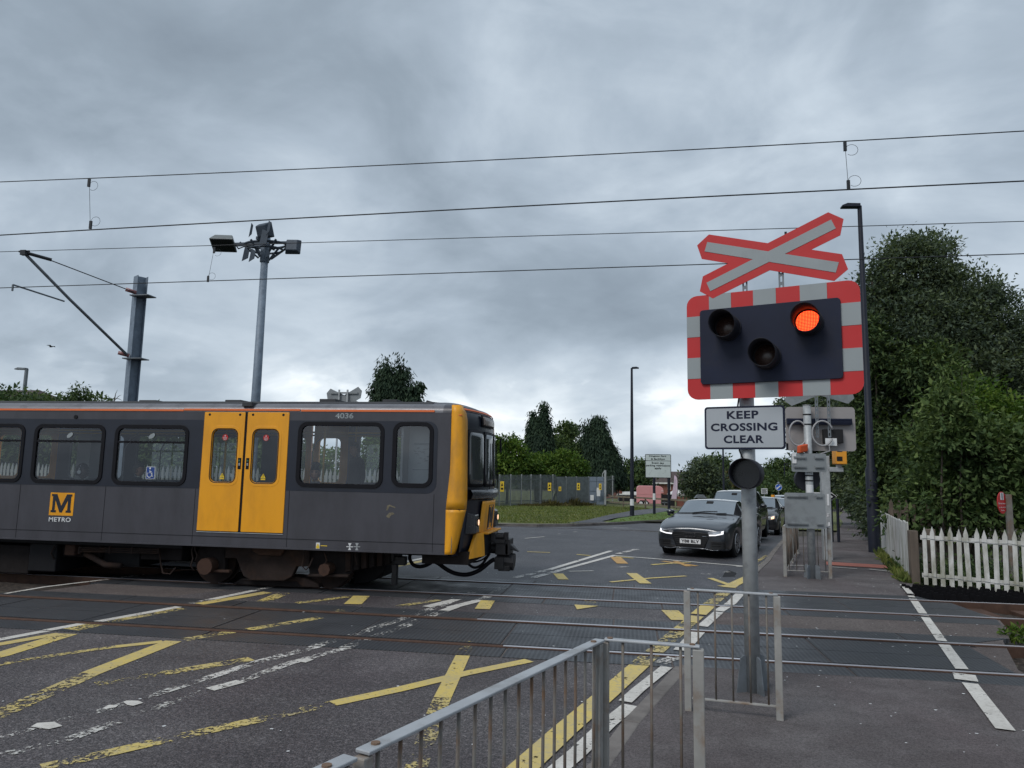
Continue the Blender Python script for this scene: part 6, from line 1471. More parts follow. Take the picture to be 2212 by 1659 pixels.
    for zone,nm,mt,keep in ((0,'body',paint,None),(1,'windscreen','car_glass',lambda c:c.x<xm_),(1,'rear_window','car_glass',lambda c:c.x>=xm_),(2,'trim','black',None),(3,'side_window','side_glass',lambda c:c.y<0),(3,'side_window','side_glass',lambda c:c.y>=0)):
        bm=bmesh.new(); bm.from_mesh(sm); bmesh.ops.delete(bm,geom=[x for x in bm.faces if x.material_index!=zone or (keep and not keep(x.calc_center_median()))],context='FACES')
        m2=bpy.data.meshes.new(nm); bm.to_mesh(m2); bm.free(); m2.materials.clear(); m2.materials.append(MATS[mt]); m2.polygons.foreach_set('material_index',[0]*len(m2.polygons)); link(nm,m2,root,True)
    def onf(y,z,off=.006):      # point on the front of the car
        h=bv.ray_cast(Vector((-2,y,z)),Vector((1,0,0)))
        return Vector((h[0].x-off,y,z)) if h[0] else Vector((.3,y,z))
    def fpatch(poly,off,nm,mat,par=None,n=10):
        # polygon (y,z) as quad strip between two edges: poly = bottom list, top list
        bo,tp=poly; g=MB(); 
        def lerp(Ls,s): k_=s*(len(Ls)-1); i=min(len(Ls)-2,int(k_)); q=k_-i; return (Ls[i][0]*(1-q)+Ls[i+1][0]*q,Ls[i][1]*(1-q)+Ls[i+1][1]*q)
        g.grid(lambda s,t_:onf(*(np.array(lerp(bo,s))*(1-t_)+np.array(lerp(tp,s))*t_),off),n*2,6); return g.build(nm,mat,par or root,True,fixn=True)
    for s in (-1,1):
        if kind=='saloon':
            hl=fpatch(([(s*.42,.545),(s*.60,.555),(s*.80,.60)],[(s*.44,.645),(s*.62,.665),(s*.80,.685)]),.004,'headlight','lamp_reflector')
            fpatch(([(s*.47,.552),(s*.62,.562),(s*.785,.603)],[(s*.46,.582),(s*.62,.590),(s*.765,.630)]),.010,'daytime_light','lamp_white',hl); fpatch(([(s*.755,.60),(s*.80,.61)],[(s*.745,.668),(s*.795,.685)]),.010,'daytime_light','lamp_white',hl,4)
            fpatch(([(s*.55,.60),(s*.70,.615)],[(s*.55,.635),(s*.70,.65)]),.009,'lamp_lens','chrome',hl,4)
            fi=fpatch(([(s*.48,.27),(s*.66,.235),(s*.84,.27)],[(s*.50,.41),(s*.66,.43),(s*.84,.435)]),.005,'air_intake','grille')
            g=MB(); 
            for z in (.31,.36,.395): g.tube([onf(s*y_,z,.012) for y_ in (.52,.60,.70,.82)],.008,5)
            g.build('intake_slat','black',fi)
            g=MB(); g.tube([onf(s*y_,z_,.012) for y_,z_ in ((.0,.235),(.36,.235),(.52,.205),(.66,.215),(.85,.245))],.011,6); g.build('bumper_trim','chrome_dim',root,True)
        else:
            hz=.66 if kind=='hatch' else .82
            hl=fpatch(([(s*.40,hz-.04),(s*.55,hz-.05),(s*.72,hz+.0)],[(s*.42,hz+.06),(s*.55,hz+.11),(s*.72,hz+.16)]),.004,'headlight','lamp_reflector')
            if kind=='hatch' and s==LIT_SIDE: fpatch(([(s*.58,hz-.02),(s*.70,hz+.01)],[(s*.58,hz+.07),(s*.70,hz+.11)]),.010,'indicator_light','lamp_amber',hl,4)
            fpatch(([(s*.50,hz-.33),(s*.74,hz-.33)],[(s*.50,hz-.24),(s*.76,hz-.24)]),.004,'air_intake','grille')
    if kind=='saloon':
        gr_=fpatch(([(-.34,.235),(0,.235),(.34,.235)],[(-.45,.60),(0,.615),(.45,.60)]),.006,'grille','grille')
        fr=[(-.34,.24),(-.45,.52),(-.445,.60),(-.2,.618),(.2,.618),(.445,.60),(.45,.52),(.34,.24)]
        g=MB(); g.tube([onf(y,z,.012) for y,z in fr],.010,6); g.build('grille_frame','grille',gr_,True)
        g=MB()
        for k_ in range(7): z=.29+.047*k_; w=.33+.10*min(1,(z-.24)/.3); g.tube([onf(y*w,z,.014) for y in (-1,-.5,0,.5,1)],.006,4)
        g.build('grille_bar','black',gr_)
        g=MB()
        for k_ in range(4):
            cy=-.098+.065*k_; g.tube([onf(cy+.046*math.cos(a),.555+.046*math.sin(a),.024) for a in [i*2*PI/16 for i in range(17)]],.008,5)
        g.build('ring_emblem','rings',gr_,True)
        g=MB(); g.tube([onf(-.40,.535,.016),onf(-.30,.535,.018)],.006,4); g.build('badge','chrome',gr_)
        fpatch(([(-.30,.20),(0,.20),(.30,.20)],[(-.33,.228),(0,.228),(.33,.228)]),.004,'lower_intake','black')
    pz=.40 if kind=='saloon' else (.46 if kind=='hatch' else .56)
    yc=-.0
    px_=min(onf(-.25,pz+.0).x,onf(.25,pz).x,onf(0,pz).x)-.02
    if plate:
        pl=panel('number_plate',rrect(-.26,.26,pz-.056,pz+.056,.008),[],(px_,0,0),(0,-1,0),Z_,.01,'plate_white',root); text('lettering',plate,(px_-.002,0,0),(0,-1,0),Z_,(-.225,.225,pz-.038,pz+.038),'black',pl,bold=.035,space=1.05)
    # wheels
    for xw in wheels:
        for s in (-1,1):
            yw=s*(hw-.125)
            g=MB(); g.tube([(xw,yw-s*.11,wr),(xw,yw-s*.09,wr),(xw,yw+s*.09,wr),(xw,yw+s*.108,wr)],[wr-.03,wr,wr,wr-.025],30); w=g.build('wheel','tyre',root,'auto')
            g=MB(); g.cyl((xw,yw+s*.100,wr),(xw,yw+s*.112,wr),wr*.72,28); g.build('rim_dish','black',w)
            g=MB()
            for q in range(10): a=q*2*PI/10; g.bar((xw+.05*math.cos(a),yw+s*.118,wr+.05*math.sin(a)),(xw+wr*.70*math.cos(a),yw+s*.118,wr+wr*.70*math.sin(a)),.03,.02,up=(0,1,0))
            g.tube([(xw+wr*.70*math.cos(a),yw+s*.116,wr+wr*.70*math.sin(a)) for a in [i*2*PI/24 for i in range(25)]],.012,5); g.build('rim','lamp_reflector' if kind!='suv' else 'galv_dark',w)
            # arch lining
            g=MB(); g.cyl((xw,yw-s*.12,wr+.01),(xw,yw+s*.075,wr+.01),wr+.055,26); g.build('wheel_arch','black',root)
    # mirrors
    mz=R[ws[0]][1][3][1]+.02
    for s in (-1,1):
        x0_=R[ws[0]][0]+.22; g=MB(); c=Vector((x0_,s*(hw+.07),mz+.03))
        vs=[];fs=[]; n_=10
        rings=[(-.09,.35),(-.06,.8),(0,1.0),(.05,.98),(.08,.9)]
        for (dx,sc_) in rings:
            for q in range(n_):
                a=2*PI*q/n_; vs.append(c+Vector((dx,.115*sc_*math.cos(a),.07*sc_*math.sin(a)+.005)))
        for i in range(4):
            for q in range(n_): fs.append((i*n_+q,i*n_+(q+1)%n_,(i+1)*n_+(q+1)%n_,(i+1)*n_+q))
        fs.append(tuple(range(n_))[::-1]); fs.append(tuple(4*n_+q for q in range(n_))); g.add(vs,fs); g.obox(c+Vector((.0,-s*.12,-.05)),(.03,0,0),(0,.06,0),(0,0,.015)); g.build('door_mirror',paint,root,True,fixn=True)
    # door handles and shut lines
    for s in (-1,1):
        g=MB()
        for xx in ((2.45,3.3) if kind=='saloon' else (2.1,2.95)):
            h=bv.ray_cast(Vector((xx,s*3,R[10][1][2][1]-.08)),Vector((0,-s,0)))
            if h[0]: g.obox(h[0]+Vector((0,s*.015,0)),(.09,0,0),(0,.012,0),(0,0,.012))
        g.build('door_handle',paint,root)
    # wiper, screen top black band
    g=MB(); x_a=R[ws[0]][0]
    def onw(x,y):
        h=bv.ray_cast(Vector((x,y,3)),Vector((0,0,-1))); return (h[0]+Vector((0,0,.012))) if h[0] else Vector((x,y,1))
    g.tube([onw(x_a-.02,.35),onw(x_a+.05,.0),onw(x_a+.08,-.3)],.008,5); g.tube([onw(x_a-.02,-.3),onw(x_a+.03,-.55)],.008,5); g.build('wiper','black',root)
    g=MB(); x_b=R[ws[1]][0]-.06; g.obox(onw(x_b-.05,0)+Vector((0,0,-.004)),(.05,0,.03),(0,.09,0),(0,0,.004)); g.build('sensor_patch','dark',root)
    root.location=(pos[0],pos[1],H(pos[0],pos[1])+.0); root.rotation_euler=(0,0,heading); return root
M('chrome_dim',(.22,.23,.25),.25,.7,.05); M('rings',(.05,.05,.055),.25,.5)
LIT_SIDE=-1
# local +x runs from nose to tail; heading turns it from +X to the car's length direction
def nose(px,py,Y=None): return GP(px,py)
def put(kind,label,paint,p,tail,plate=None,name='parked_car'):
    ang=math.atan2(tail[1]-p[1],tail[0]-p[0]); return car(name,label,kind,paint,(p[0],p[1]),ang,plate)
A7=Vector((1.52,18.85)); dirq=Vector((.34,.94)).normalized()
put('saloon','dark grey saloon car with lit headlights and number plate heading the queue','paint_graphite',A7,A7+dirq,'Y88 BLY','saloon_car')
d2=Vector((.27,.963)).normalized()
p2=Vector((3.20,25.0)); put('suv','tall dark estate car second in the queue, mostly hidden by the signal post','paint_grey',p2,p2+d2,None,'estate_car')
p3=Vector((5.15,31.3)); put('hatch','black hatchback car with glowing orange headlight, third in the queue','paint_black',p3,p3+d2,None,'hatchback_car')
p4=Vector((6.95,38.0)); put('hatch','silver hatchback car fourth in the queue behind the black one','paint_silver',p4,p4+d2,None,'hatchback_car')
p5=Vector((8.6,44.0)); put('suv','pale car at the back of the visible queue beside the sign back','paint_silver',p5,p5+d2,None,'estate_car')
g=MB(); q=U(1670,1073,41); g.cyl((q.x,41,q.z-.02),(q.x,41,q.z+.10),.10,12); o=g.build('beacon','cam_orange'); tag(o,'small amber beacon just above the roof of the silver car','beacon')
# ================================================================== PINK TRAILER, FLAG, GAZEBO, BIN
Yt=78; a=U(1375,1049,Yt); b=U(1434,1091,Yt); zg=a.z-(a.z-b.z)*1.08
t=thing('horse_trailer','pink horse trailer with twin axles standing on the green','trailer',((a.x+b.x)/2,Yt,zg))
Lx=b.x-a.x; Hh_=a.z-b.z; X=lambda f:a.x+Lx*f; Zt=lambda f:a.z-Hh_*f
prof_=[(0,.92),(0,.16),(.03,.05),(.10,0),(.80,0),(.90,.03),(.96,.10),(.985,.20),(1.0,.35),(.985,.38),(.90,.39),(.895,.95),(.30,.95)]
g=MB(); g.prism([(X(p),Zt(q)) for p,q in prof_],(0,Yt,0),X_,Z_,0,-1.9); bd=g.build('trailer_body','pink',t,bevel=.08,fixn=True)
g=MB(); g.box(X(.0),X(.88),Yt-.02,Yt+.0,Zt(.44)-.025,Zt(.44)+.02); g.box(X(.49),X(.50),Yt-.015,Yt,Zt(.9),Zt(.06)); g.box(X(.70),X(.71),Yt-.015,Yt,Zt(.9),Zt(.44)); g.build('body_seam','pink',t)
g=MB(); g.box(X(.90),X(.985),Yt-.03,Yt,Zt(.27),Zt(.24)); g.build('nose_vent','white',t)
for f in (.16,.345):
    g=MB(); c=(X(f),Yt-.05,zg+.30); g.cyl((c[0],Yt-.10,c[2]),(c[0],Yt+.15,c[2]),.30,22); w=g.build('wheel','tyre',t,'auto'); g=MB(); g.cyl((c[0],Yt-.115,c[2]),(c[0],Yt-.09,c[2]),.18,18); g.build('rim','label_white',w)
g=MB(); g.prism([(X(.06),zg+.42),(X(.09),zg+.62),(X(.15),zg+.70),(X(.36),zg+.70),(X(.42),zg+.60),(X(.46),zg+.42),(X(.44),zg+.42),(X(.38),zg+.60),(X(.13),zg+.60),(X(.10),zg+.42)],(0,Yt-.12,0),X_,Z_,0,-.14); g.build('mudguard','pink',t,fixn=True)
g=MB(); g.box(X(.1),X(1.15),Yt+.2,Yt+.35,zg+.36,zg+.46); g.box(X(1.02),X(1.04),Yt+.2,Yt+.3,zg,zg+.5); g.box(X(1.15),X(1.22),Yt+.2,Yt+.3,zg+.44,zg+.55); g.build('drawbar','galv_dark',t)
Yf=60; P=[(1450.0,1079),(1453,1060),(1456,1040),(1456.5,1028),(1459,1026.5),(1462.0,1030),(1463.5,1040),(1463.3,1060),(1463,1079)]
q=U(1460,1100,Yf); t=thing('feather_flag','tall pale pink feather flag on a pole beside the gazebo','flag',(q.x,Yf,H(q.x,Yf)))
pts=[U(x-.2,y,Yf) for x,y in P]; g=MB(); n_=len(pts); cxf=sum(p.x for p in pts)/n_
g.add([(p.x,Yf+.03*math.sin(p.z*6),p.z) for p in pts]+[(p.x,Yf+.03*math.sin(p.z*6)+.01,p.z) for p in pts],[tuple(range(n_)),tuple(range(2*n_-1,n_-1,-1))]+[(i,(i+1)%n_,(i+1)%n_+n_,i+n_) for i in range(n_)]); g.build('flag_cloth','pinkflag',t)
pole=[U(1461,1100,Yf+.02),U(1463.3,1060,Yf+.02),U(1463.3,1040,Yf+.02),U(1461.5,1029,Yf+.02),U(1458.5,1026,Yf+.02)]; g=MB(); g.tube(pole,.025,6); g.build('flag_pole','black',t)
def gaz():
    Yg=88; l=U(1442,1066.5,Yg); r=U(1480,1067,Yg); tp=U(1464,1052,Yg); t=thing('gazebo','small white peaked gazebo tent in front of the brick house','gazebo',((l.x+r.x)/2,Yg,H(l.x,Yg)))
    cx_=(l.x+r.x)/2; h=(r.x-l.x)/2; g=MB(); 
    rr=[(1.0,l.z-.25),(1.0,l.z),(.55,l.z+.25),(.25,l.z+.5),(.06,tp.z+.1)]
    for (k_,z) in rr:
        for (sx_,sy) in ((-1,-1),(1,-1),(1,1),(-1,1)): g.v.append((cx_+sx_*h*k_,Yg+sy*h*k_,z))
    for i in range(4):
        for j in range(4): g.f.append((i*4+j,i*4+(j+1)%4,(i+1)*4+(j+1)%4,(i+1)*4+j)); g.m.append(0)
    g.f.append((16,17,18,19)); g.m.append(0); g.build('canopy','white',t)
    for (sx_,sy) in ((-1,-1),(1,-1),(1,1),(-1,1)): g=MB(); g.tube([(cx_+sx_*h*.97,Yg+sy*h*.97,H(cx_,Yg)),(cx_+sx_*h*.97,Yg+sy*h*.97,l.z)],.04,6); g.build('leg','white',t)
gaz()
Yb_=48; a=U(1502,1074,Yb_); b=U(1528,1100,Yb_); t=thing('litter_bin','dark square litter bin with a slot behind the grey saloon car','bin',((a.x+b.x)/2,Yb_,H(a.x,Yb_)))
g=MB(); z1=U(1515,1076,Yb_).z; g.box(a.x+.02,b.x-.04,Yb_,Yb_+.6,H(a.x,Yb_),z1); g.build('bin_body','dark',t,bevel=.03); g=MB(); zt_=U(1515,1069,Yb_).z; g.prism([(a.x-.03,z1),(b.x+.0,z1),(b.x-.2,zt_),(a.x+.15,zt_)],(0,Yb_-.05,0),X_,Z_,0,-.7); g.build('bin_lid','galv_dark',t,fixn=True)
zz=U(1515,1079,Yb_).z; g=MB(); g.box(a.x+.15,b.x-.2,Yb_-.02,Yb_,zz-.06,zz+.04); g.build('bin_slot','galv',t)
# ================================================================== HOUSES
def tiles(name):
    m,t,b=newmat(name); MATS[name]=m; c=N(t,'ShaderNodeTexCoord'); w=N(t,'ShaderNodeTexBrick'); w.inputs['Scale'].default_value=2.2; w.inputs['Color1'].default_value=(.085,.062,.058,1); w.inputs['Color2'].default_value=(.06,.046,.044,1); w.inputs['Mortar'].default_value=(.03,.025,.024,1); w.inputs['Brick Width'].default_value=.7; w.inputs['Row Height'].default_value=.6
    mp=N(t,'ShaderNodeMapping'); mp.inputs['Rotation'].default_value=(PI/2,0,0); L(t,c.outputs['Object'],mp.inputs[0]); L(t,mp.outputs[0],w.inputs['Vector']); L(t,w.outputs[0],b.inputs['Base Color']); b.inputs['Roughness'].default_value=.85
tiles('roof_tile')
def house(px0,px1,ridge,eave,base,Y,dep,label,wins_,gable=False):
    l=U(px0,eave,Y); r=U(px1,eave,Y); zr=U((px0+px1)/2,ridge,Y+dep/2).z; zb=U((px0+px1)/2,base,Y).z-2
    t=thing('brick_house',label,'house',((l.x+r.x)/2,Y,zb)); g=MB(); ze=l.z
    if not gable:
        g.box(l.x,r.x,Y,Y+dep,zb,ze); g.build('wall','brick',t)
        g=MB(); o=.4; y0,y1,ym=Y-o,Y+dep+o,Y+dep/2
        g.add([(l.x-o,y0,ze-.05),(r.x+o,y0,ze-.05),(r.x+o,ym,zr),(l.x-o,ym,zr),(l.x-o,y1,ze-.05),(r.x+o,y1,ze-.05)],[(0,1,2,3),(3,2,5,4),(0,3,4),(1,5,2)]); rf=g.build('roof','roof_tile',t)
        g=MB(); g.box(l.x-o,r.x+o,y0-.12,y0,ze-.28,ze+.02); g.build('gutter','fascia',rf)
    for (a_,b_,c_,d_) in wins_:
        p=U(a_,c_,Y-.05); q=U(b_,d_,Y-.05); w=MB(); w.box(p.x,q.x,Y-.08,Y+.02,q.z,p.z); f=w.build('window','fascia',t)
        w=MB(); xm=(p.x+q.x)/2; k_=.12
        for (xa_,xb_) in ((p.x+k_,xm-k_/2),(xm+k_/2,q.x-k_)): w.box(xa_,xb_,Y-.10,Y-.075,q.z+k_,p.z-k_)
        w.build('pane','pane',f)
    return t,l,r,zr,ze,zb
h=house(1391,1500,1018.5,1041.5,1085,150,9,'brown tiled brick house behind the pink trailer and parking sign',[(1400,1411,1044,1053),(1413,1423,1044,1053),(1441.5,1449,1045,1058),(1458,1483,1045,1061),(1484,1493,1044,1055)])
g=MB(); q=U(1472,1025,149.5); g.box(q.x-.2,q.x+.2,149.5,150.2,q.z-.6,q.z+.9); g.build('vent_pipe','dark',h[0])
# gable-ended house on the right
def gable(pxl,pxr,pyl,pyr,pxp,pyp,base,Y,label):
    l=U(pxl,pyl,Y); r=U(pxr,pyr,Y); p=U(pxp,pyp,Y); zb=U(pxl,base,Y).z-2; t=thing('brick_house',label,'house',(p.x,Y,zb)); g=MB(); g.prism([(l.x,zb),(r.x,zb),(r.x,r.z-.3),(p.x,p.z-.3),(l.x,l.z-.3)],(0,Y,0),X_,Z_,0,-8); g.build('wall','brick',t,fixn=True)
    g=MB()
    for a_,b_ in ((l,p),(p,r)): g.add([(a_.x,Y-.3,a_.z),(b_.x,Y-.3,b_.z),(b_.x,Y+8.3,b_.z),(a_.x,Y+8.3,a_.z),(a_.x,Y-.3,a_.z-.2),(b_.x,Y-.3,b_.z-.2),(b_.x,Y+8.3,b_.z-.2),(a_.x,Y+8.3,a_.z-.2)],[(0,1,2,3),(7,6,5,4),(0,4,5,1),(1,5,6,2),(2,6,7,3),(3,7,4,0)])
    rf=g.build('roof','roof_tile',t,fixn=True); g=MB(); g.bar((p.x,Y-.36,p.z-.1),(r.x,Y-.36,r.z-.1),.06,.42); g.bar((l.x,Y-.36,l.z-.1),(p.x,Y-.36,p.z-.1),.06,.42); g.build('barge_board','fascia',rf); return t
gable(1500,1578,1047,1051,1537,1026,1090,110,'brown gable-ended house with white barge boards behind the dark tree')
gable(1290,1343,1052,1052,1330,1022,1082,96,'red brick gable house peeping out from behind the conifer and palisade fence')
a=U(1341,1063,94); b=U(1376,1067.5,94); t=thing('garage','low flat-roofed garage with white fascias left of the pink trailer','garage',(a.x,94,H(a.x,94))); g=MB(); g.box(a.x,b.x,94,99,H(a.x,94)-.2,a.z-.2); g.build('wall','wood_grey',t); g=MB(); g.box(a.x+.2,b.x,93.8,99,a.z-.3,a.z); g.box(a.x-.5,b.x,92.8,93.8,b.z-.35,b.z); g.build('fascia','fascia',t)
# dark garden fences in the distance
def boardfence(px0,px1,ptop,Y,label,mat='wood_grey',posts=0):
    a=U(px0,ptop,Y); b=U(px1,ptop,Y); t=thing('garden_fence',label,'fence',(a.x,Y,H(a.x,Y))); g=MB(); g.box(a.x,b.x,Y,Y+.05,H(a.x,Y)-.3,a.z); g.build('fence_panel',mat,t); 
    n_=int(abs(b.x-a.x)/2.2)+1
    for i in range(n_+1): x=a.x+(b.x-a.x)*i/n_; g=MB(); g.box(x-.07,x+.07,Y-.05,Y,H(a.x,Y)-.3,a.z+.08); g.build('post','conc' if posts else mat,t)
boardfence(1336,1376,1069,84,'black panelled fence with pale posts left of the pink trailer','dark',1)
boardfence(1430,1456,1068,86,'dark fence beside the pink trailer and feather flag','dark')
boardfence(1462,1560,1071,92,'long red-brown garden fence behind the litter bin','brick')
a=U(-30,862,44); t=thing('brick_house','corner of a grey tiled roof at the left edge above the train','house',(a.x,44,H(-30,44)-.3)); l=U(-90,868,44); r=U(16,868,44); p=U(-40,840,44); g=MB(); g.box(l.x-4,r.x,44,52,-.8,r.z); g.build('wall','brick',t); g=MB(); p2_=U(-5,848,46)
g.add([(l.x-5,43.6,r.z-.1),(r.x+.4,43.6,r.z-.1),(r.x-1.2,48,r.z+1.3),(l.x-5,48,r.z+1.3),(l.x-5,52.4,r.z-.1),(r.x+.4,52.4,r.z-.1)],[(0,1,2,3),(3,2,5,4),(1,5,2)]); g.build('roof','roof_tile',t)
# ================================================================== PEOPLE
M('skin',(.50,.28,.19),.55,0,.08,8); M('skin_dark',(.06,.035,.025),.5,0,.1,8); M('hair_black',(.012,.010,.010),.5,0,.3,40); M('hair_grey',(.12,.11,.10),.6,0,.3,40); M('coat_grey',(.28,.25,.235),.85,0,.15,10); M('coat_black',(.02,.021,.025),.85,0,.2,10); M('coat_pale',(.45,.43,.40),.85,0,.1,10); M('lips',(.25,.07,.06),.5); M('eye_dark',(.01,.008,.007),.2); M('jeans',(.04,.05,.08),.85)
def skinned(name,verts,edges,radii,mat,par,root=0,sub=2):
    me=bpy.data.meshes.new(name); o0=ORG[par.name]; me.from_pydata([Vector(v)-o0 for v in verts],edges,[]); o=bpy.data.objects.new(name,me); COL.objects.link(o)
    sk=o.modifiers.new('skin','SKIN'); md=o.modifiers.new('sub','SUBSURF'); md.levels=sub; md.render_levels=sub
    for i,r in enumerate(radii): 
        d=me.skin_vertices[0].data[i]; d.radius=(r,r) if not isinstance(r,tuple) else r
        d.use_root=(i==root)
    dg=bpy.context.evaluated_depsgraph_get(); dg.update(); m2=bpy.data.meshes.new_from_object(o.evaluated_get(dg)); bpy.data.objects.remove(o); m2.materials.clear(); m2.materials.append(MATS[mat]); m2.name=name
    return link(name,m2,par,True)
def person(label,base,face,pose,skin,hair,coat,trou,scale=1.0,hairstyle='short',phone=False,cat='person',look=None):
    # base = point between the feet (standing) or on the seat (sitting); face = unit direction faced
    t=thing('person',label,cat,tuple(base)); F=Vector(face).normalized(); S_=Vector((F.y,-F.x,0)); s=scale
    def P(f,r,z): return Vector(base)+F*f*s+S_*r*s+Vector((0,0,z*s))
    if pose=='sit':
        hip=0.06; V=[P(0,0,hip),P(.0,0,.22),P(.02,0,.40),P(.03,0,.52),P(.04,0,.60)]; Rr=[(.15,.11),(.14,.10),(.17,.10),(.10,.08),.052]
        E_=[(0,1),(1,2),(2,3),(3,4)]; k=5
        for q in (-1,1):
            V+=[P(.02,q*.17,.50),P(.12,q*.22,.26),P(.34,q*.12,.20),P(.43,q*.09,.21)]; Rr+=[.062,.048,.036,.032]; E_+=[(3,k),(k,k+1),(k+1,k+2),(k+2,k+3)]; k+=4
        for q in (-1,1):
            V+=[P(.05,q*.10,.05),P(.44,q*.13,.06),P(.46,q*.13,-.36),P(.58,q*.14,-.40)]; Rr+=[.085,.062,.045,.035]; E_+=[(0,k),(k,k+1),(k+1,k+2),(k+2,k+3)]; k+=4
        hz=.60; hands=[P(.47,q*.08,.215) for q in (-1,1)]
    else:
        V=[P(0,0,.92),P(0,0,1.12),P(0,0,1.32),P(-.01,0,1.42),P(0,0,1.50)]; Rr=[(.15,.10),(.135,.10),(.17,.10),(.10,.08),.052]; E_=[(0,1),(1,2),(2,3),(3,4)]; k=5
        for q in (-1,1):
            V+=[P(-.01,q*.18,1.40),P(-.02,q*.24,1.12),P(.05,q*.25,.88),P(.07,q*.25,.80)]; Rr+=[.06,.046,.036,.03]; E_+=[(3,k),(k,k+1),(k+1,k+2),(k+2,k+3)]; k+=4
        for q in (-1,1):
            st=.12*q; V+=[P(0,q*.09,.88),P(st*.5+.03,q*.10,.48),P(st,q*.10,.08),P(st+.14,q*.12,.04)]; Rr+=[.085,.062,.042,.035]; E_+=[(0,k),(k,k+1),(k+1,k+2),(k+2,k+3)]; k+=4
        hz=1.50; hands=[P(.08,q*.25,.76) for q in (-1,1)]
    Rr=[tuple(a*s for a in r) if isinstance(r,tuple) else r*s for r in Rr]
    body=skinned('body',V,E_,Rr,coat,t)
    # head: shaped sphere
    FB,SB=F,S_
    def head():
        F=Vector(look).normalized() if look else FB; S_=Vector((F.y,-F.x,0))
        g=MB(); c=P(.02,0,hz+.13)+F*.03*s; nU,nV=20,16; pts=[]
        for j in range(nV+1):
            ph=PI*j/nV-PI/2; z=math.sin(ph)
            for i in range(nU):
                a=2*PI*i/nU; w=math.cos(ph); x=w*math.cos(a); y=w*math.sin(a)
                zz=z*.125; xx=x*.098; yy=y*.076
                if z<0: yy*=1-.22*(-z)**1.3; xx*=1-.10*(-z) if x>0 else 1-.35*(-z)
                if x>.8 and abs(y)<.28 and -.30<z<.15: xx+=.022*(1-abs(y)/.28)*(1 if z<-.05 else .5)      # nose
                if x>.6 and .1<abs(y)<.5 and .05<z<.25: xx-=.010                                         # eye sockets
                if x>.7 and abs(y)<.35 and -.62<z<-.45: xx+=.006                                         # lips
                pts.append(c+F*xx*s+S_*yy*s+Z_*zz*s)
        fs=[]
        for j in range(nV):
            for i in range(nU): fs.append((j*nU+i,j*nU+(i+1)%nU,(j+1)*nU+(i+1)%nU,(j+1)*nU+i))
        g.add(pts,fs)
        for q in (-1,1):
            e=c+S_*q*.077*s-F*.005*s; g.obox(e,F*.016*s,S_*.008*s,Z_*.03*s)
        hd=g.build('head',skin,t,True)
        g=MB()
        for q in (-1,1): g.obox(c+F*.086*s+S_*q*.032*s+Z_*.018*s,F*.004*s,S_*.014*s,Z_*.006*s)
        g.build('eye','eye_dark',hd); g=MB()
        for q in (-1,1): g.obox(c+F*.090*s+S_*q*.033*s+Z_*.036*s,F*.003*s,S_*.017*s,Z_*.004*s)
        g.build('eyebrow',hair,hd); g=MB(); g.obox(c+F*.089*s-Z_*.064*s,F*.004*s,S_*.020*s,Z_*.006*s); g.build('mouth','lips',hd)
        g=MB(); hpts=[]; rr=1.13 if hairstyle!='curly' else 1.28
        for j in range(nV+1):
            ph=PI*j/nV-PI/2; z=math.sin(ph)
            for i in range(nU):
                a=2*PI*i/nU; w=math.cos(ph); x=w*math.cos(a); y=w*math.sin(a); k_=rr+(.05*math.sin(i*2.3+j*3.1) if hairstyle=='curly' else .015*math.sin(i*3.7+j))
                hpts.append((c+(F*x*.098*k_+S_*y*.078*k_+Z_*z*.125*k_)*s-F*.012*s,x,z,y))
        g.v=[tuple(p[0]) for p in hpts]
        for j in range(nV):
            for i in range(nU):
                ids=(j*nU+i,j*nU+(i+1)%nU,(j+1)*nU+(i+1)%nU,(j+1)*nU+i); x=sum(hpts[q][1] for q in ids)/4; z=sum(hpts[q][2] for q in ids)/4
                lim=.42 if hairstyle!='long' else .40
                if z>lim or x<(.10+.35*z if hairstyle!='long' else .30+.2*z) and z>(-.35 if hairstyle!='long' else -.95): g.f.append(ids); g.m.append(0)
        g.build('hair',hair,hd,True)
        if hairstyle=='bun':
            g=MB(); pp=c+Z_*.145*s-F*.03*s
            for q in range(14): a=q*2.4; g.tube([pp+S_*.03*math.cos(a)*s+F*.03*math.sin(a)*s-Z_*.03*s,pp+S_*.065*math.cos(a)*s+F*.05*math.sin(a)*s+Z_*.02*math.sin(a*3)*s,pp+S_*.03*math.cos(a+1)*s+Z_*.035*s],.017*s,6)
            g.build('hair_bun',hair,hd,True)
        if phone:
            g=MB(); g.tube([c+S_*.09*s*math.cos(a)*1.05+Z_*.15*s*math.sin(a)-F*.01*s for a in [PI*i/12 for i in range(13)]],.008*s,6); g.cyl(c+S_*.082*s-Z_*.0,c+S_*.105*s,.035*s,12); g.cyl(c-S_*.082*s,c-S_*.105*s,.035*s,12); g.build('headphones','label_white',hd)
    head()
    # hands with fingers
    for q,hp in zip((-1,1),hands):
        d=F*.6-Z_*.5 if pose!='sit' else F; d=d.normalized(); up=Z_ if pose=='sit' else F; sd_=d.cross(up).normalized()
        V=[hp,hp+d*.05*s,hp+d*.085*s]; E_=[(0,1),(1,2)]; Rr=[.022*s,.03*s,.028*s]
        for f_ in range(4):
            b_=hp+d*.085*s+sd_*(-.03+.02*f_)*s; ln=(.07,.08,.075,.058)[f_]*s; V+=[b_,b_+d*ln*.5-up*.01*s,b_+d*ln*.85-up*.03*s]; n0=len(V)-3; E_+=[(2,n0),(n0,n0+1),(n0+1,n0+2)]; Rr+=[.0095*s,.0085*s,.007*s]
        V+=[hp+d*.035*s-sd_*q*.035*s,hp+d*.065*s-sd_*q*.055*s]; n0=len(V)-2; E_+=[(1,n0),(n0,n0+1)]; Rr+=[.011*s,.009*s]
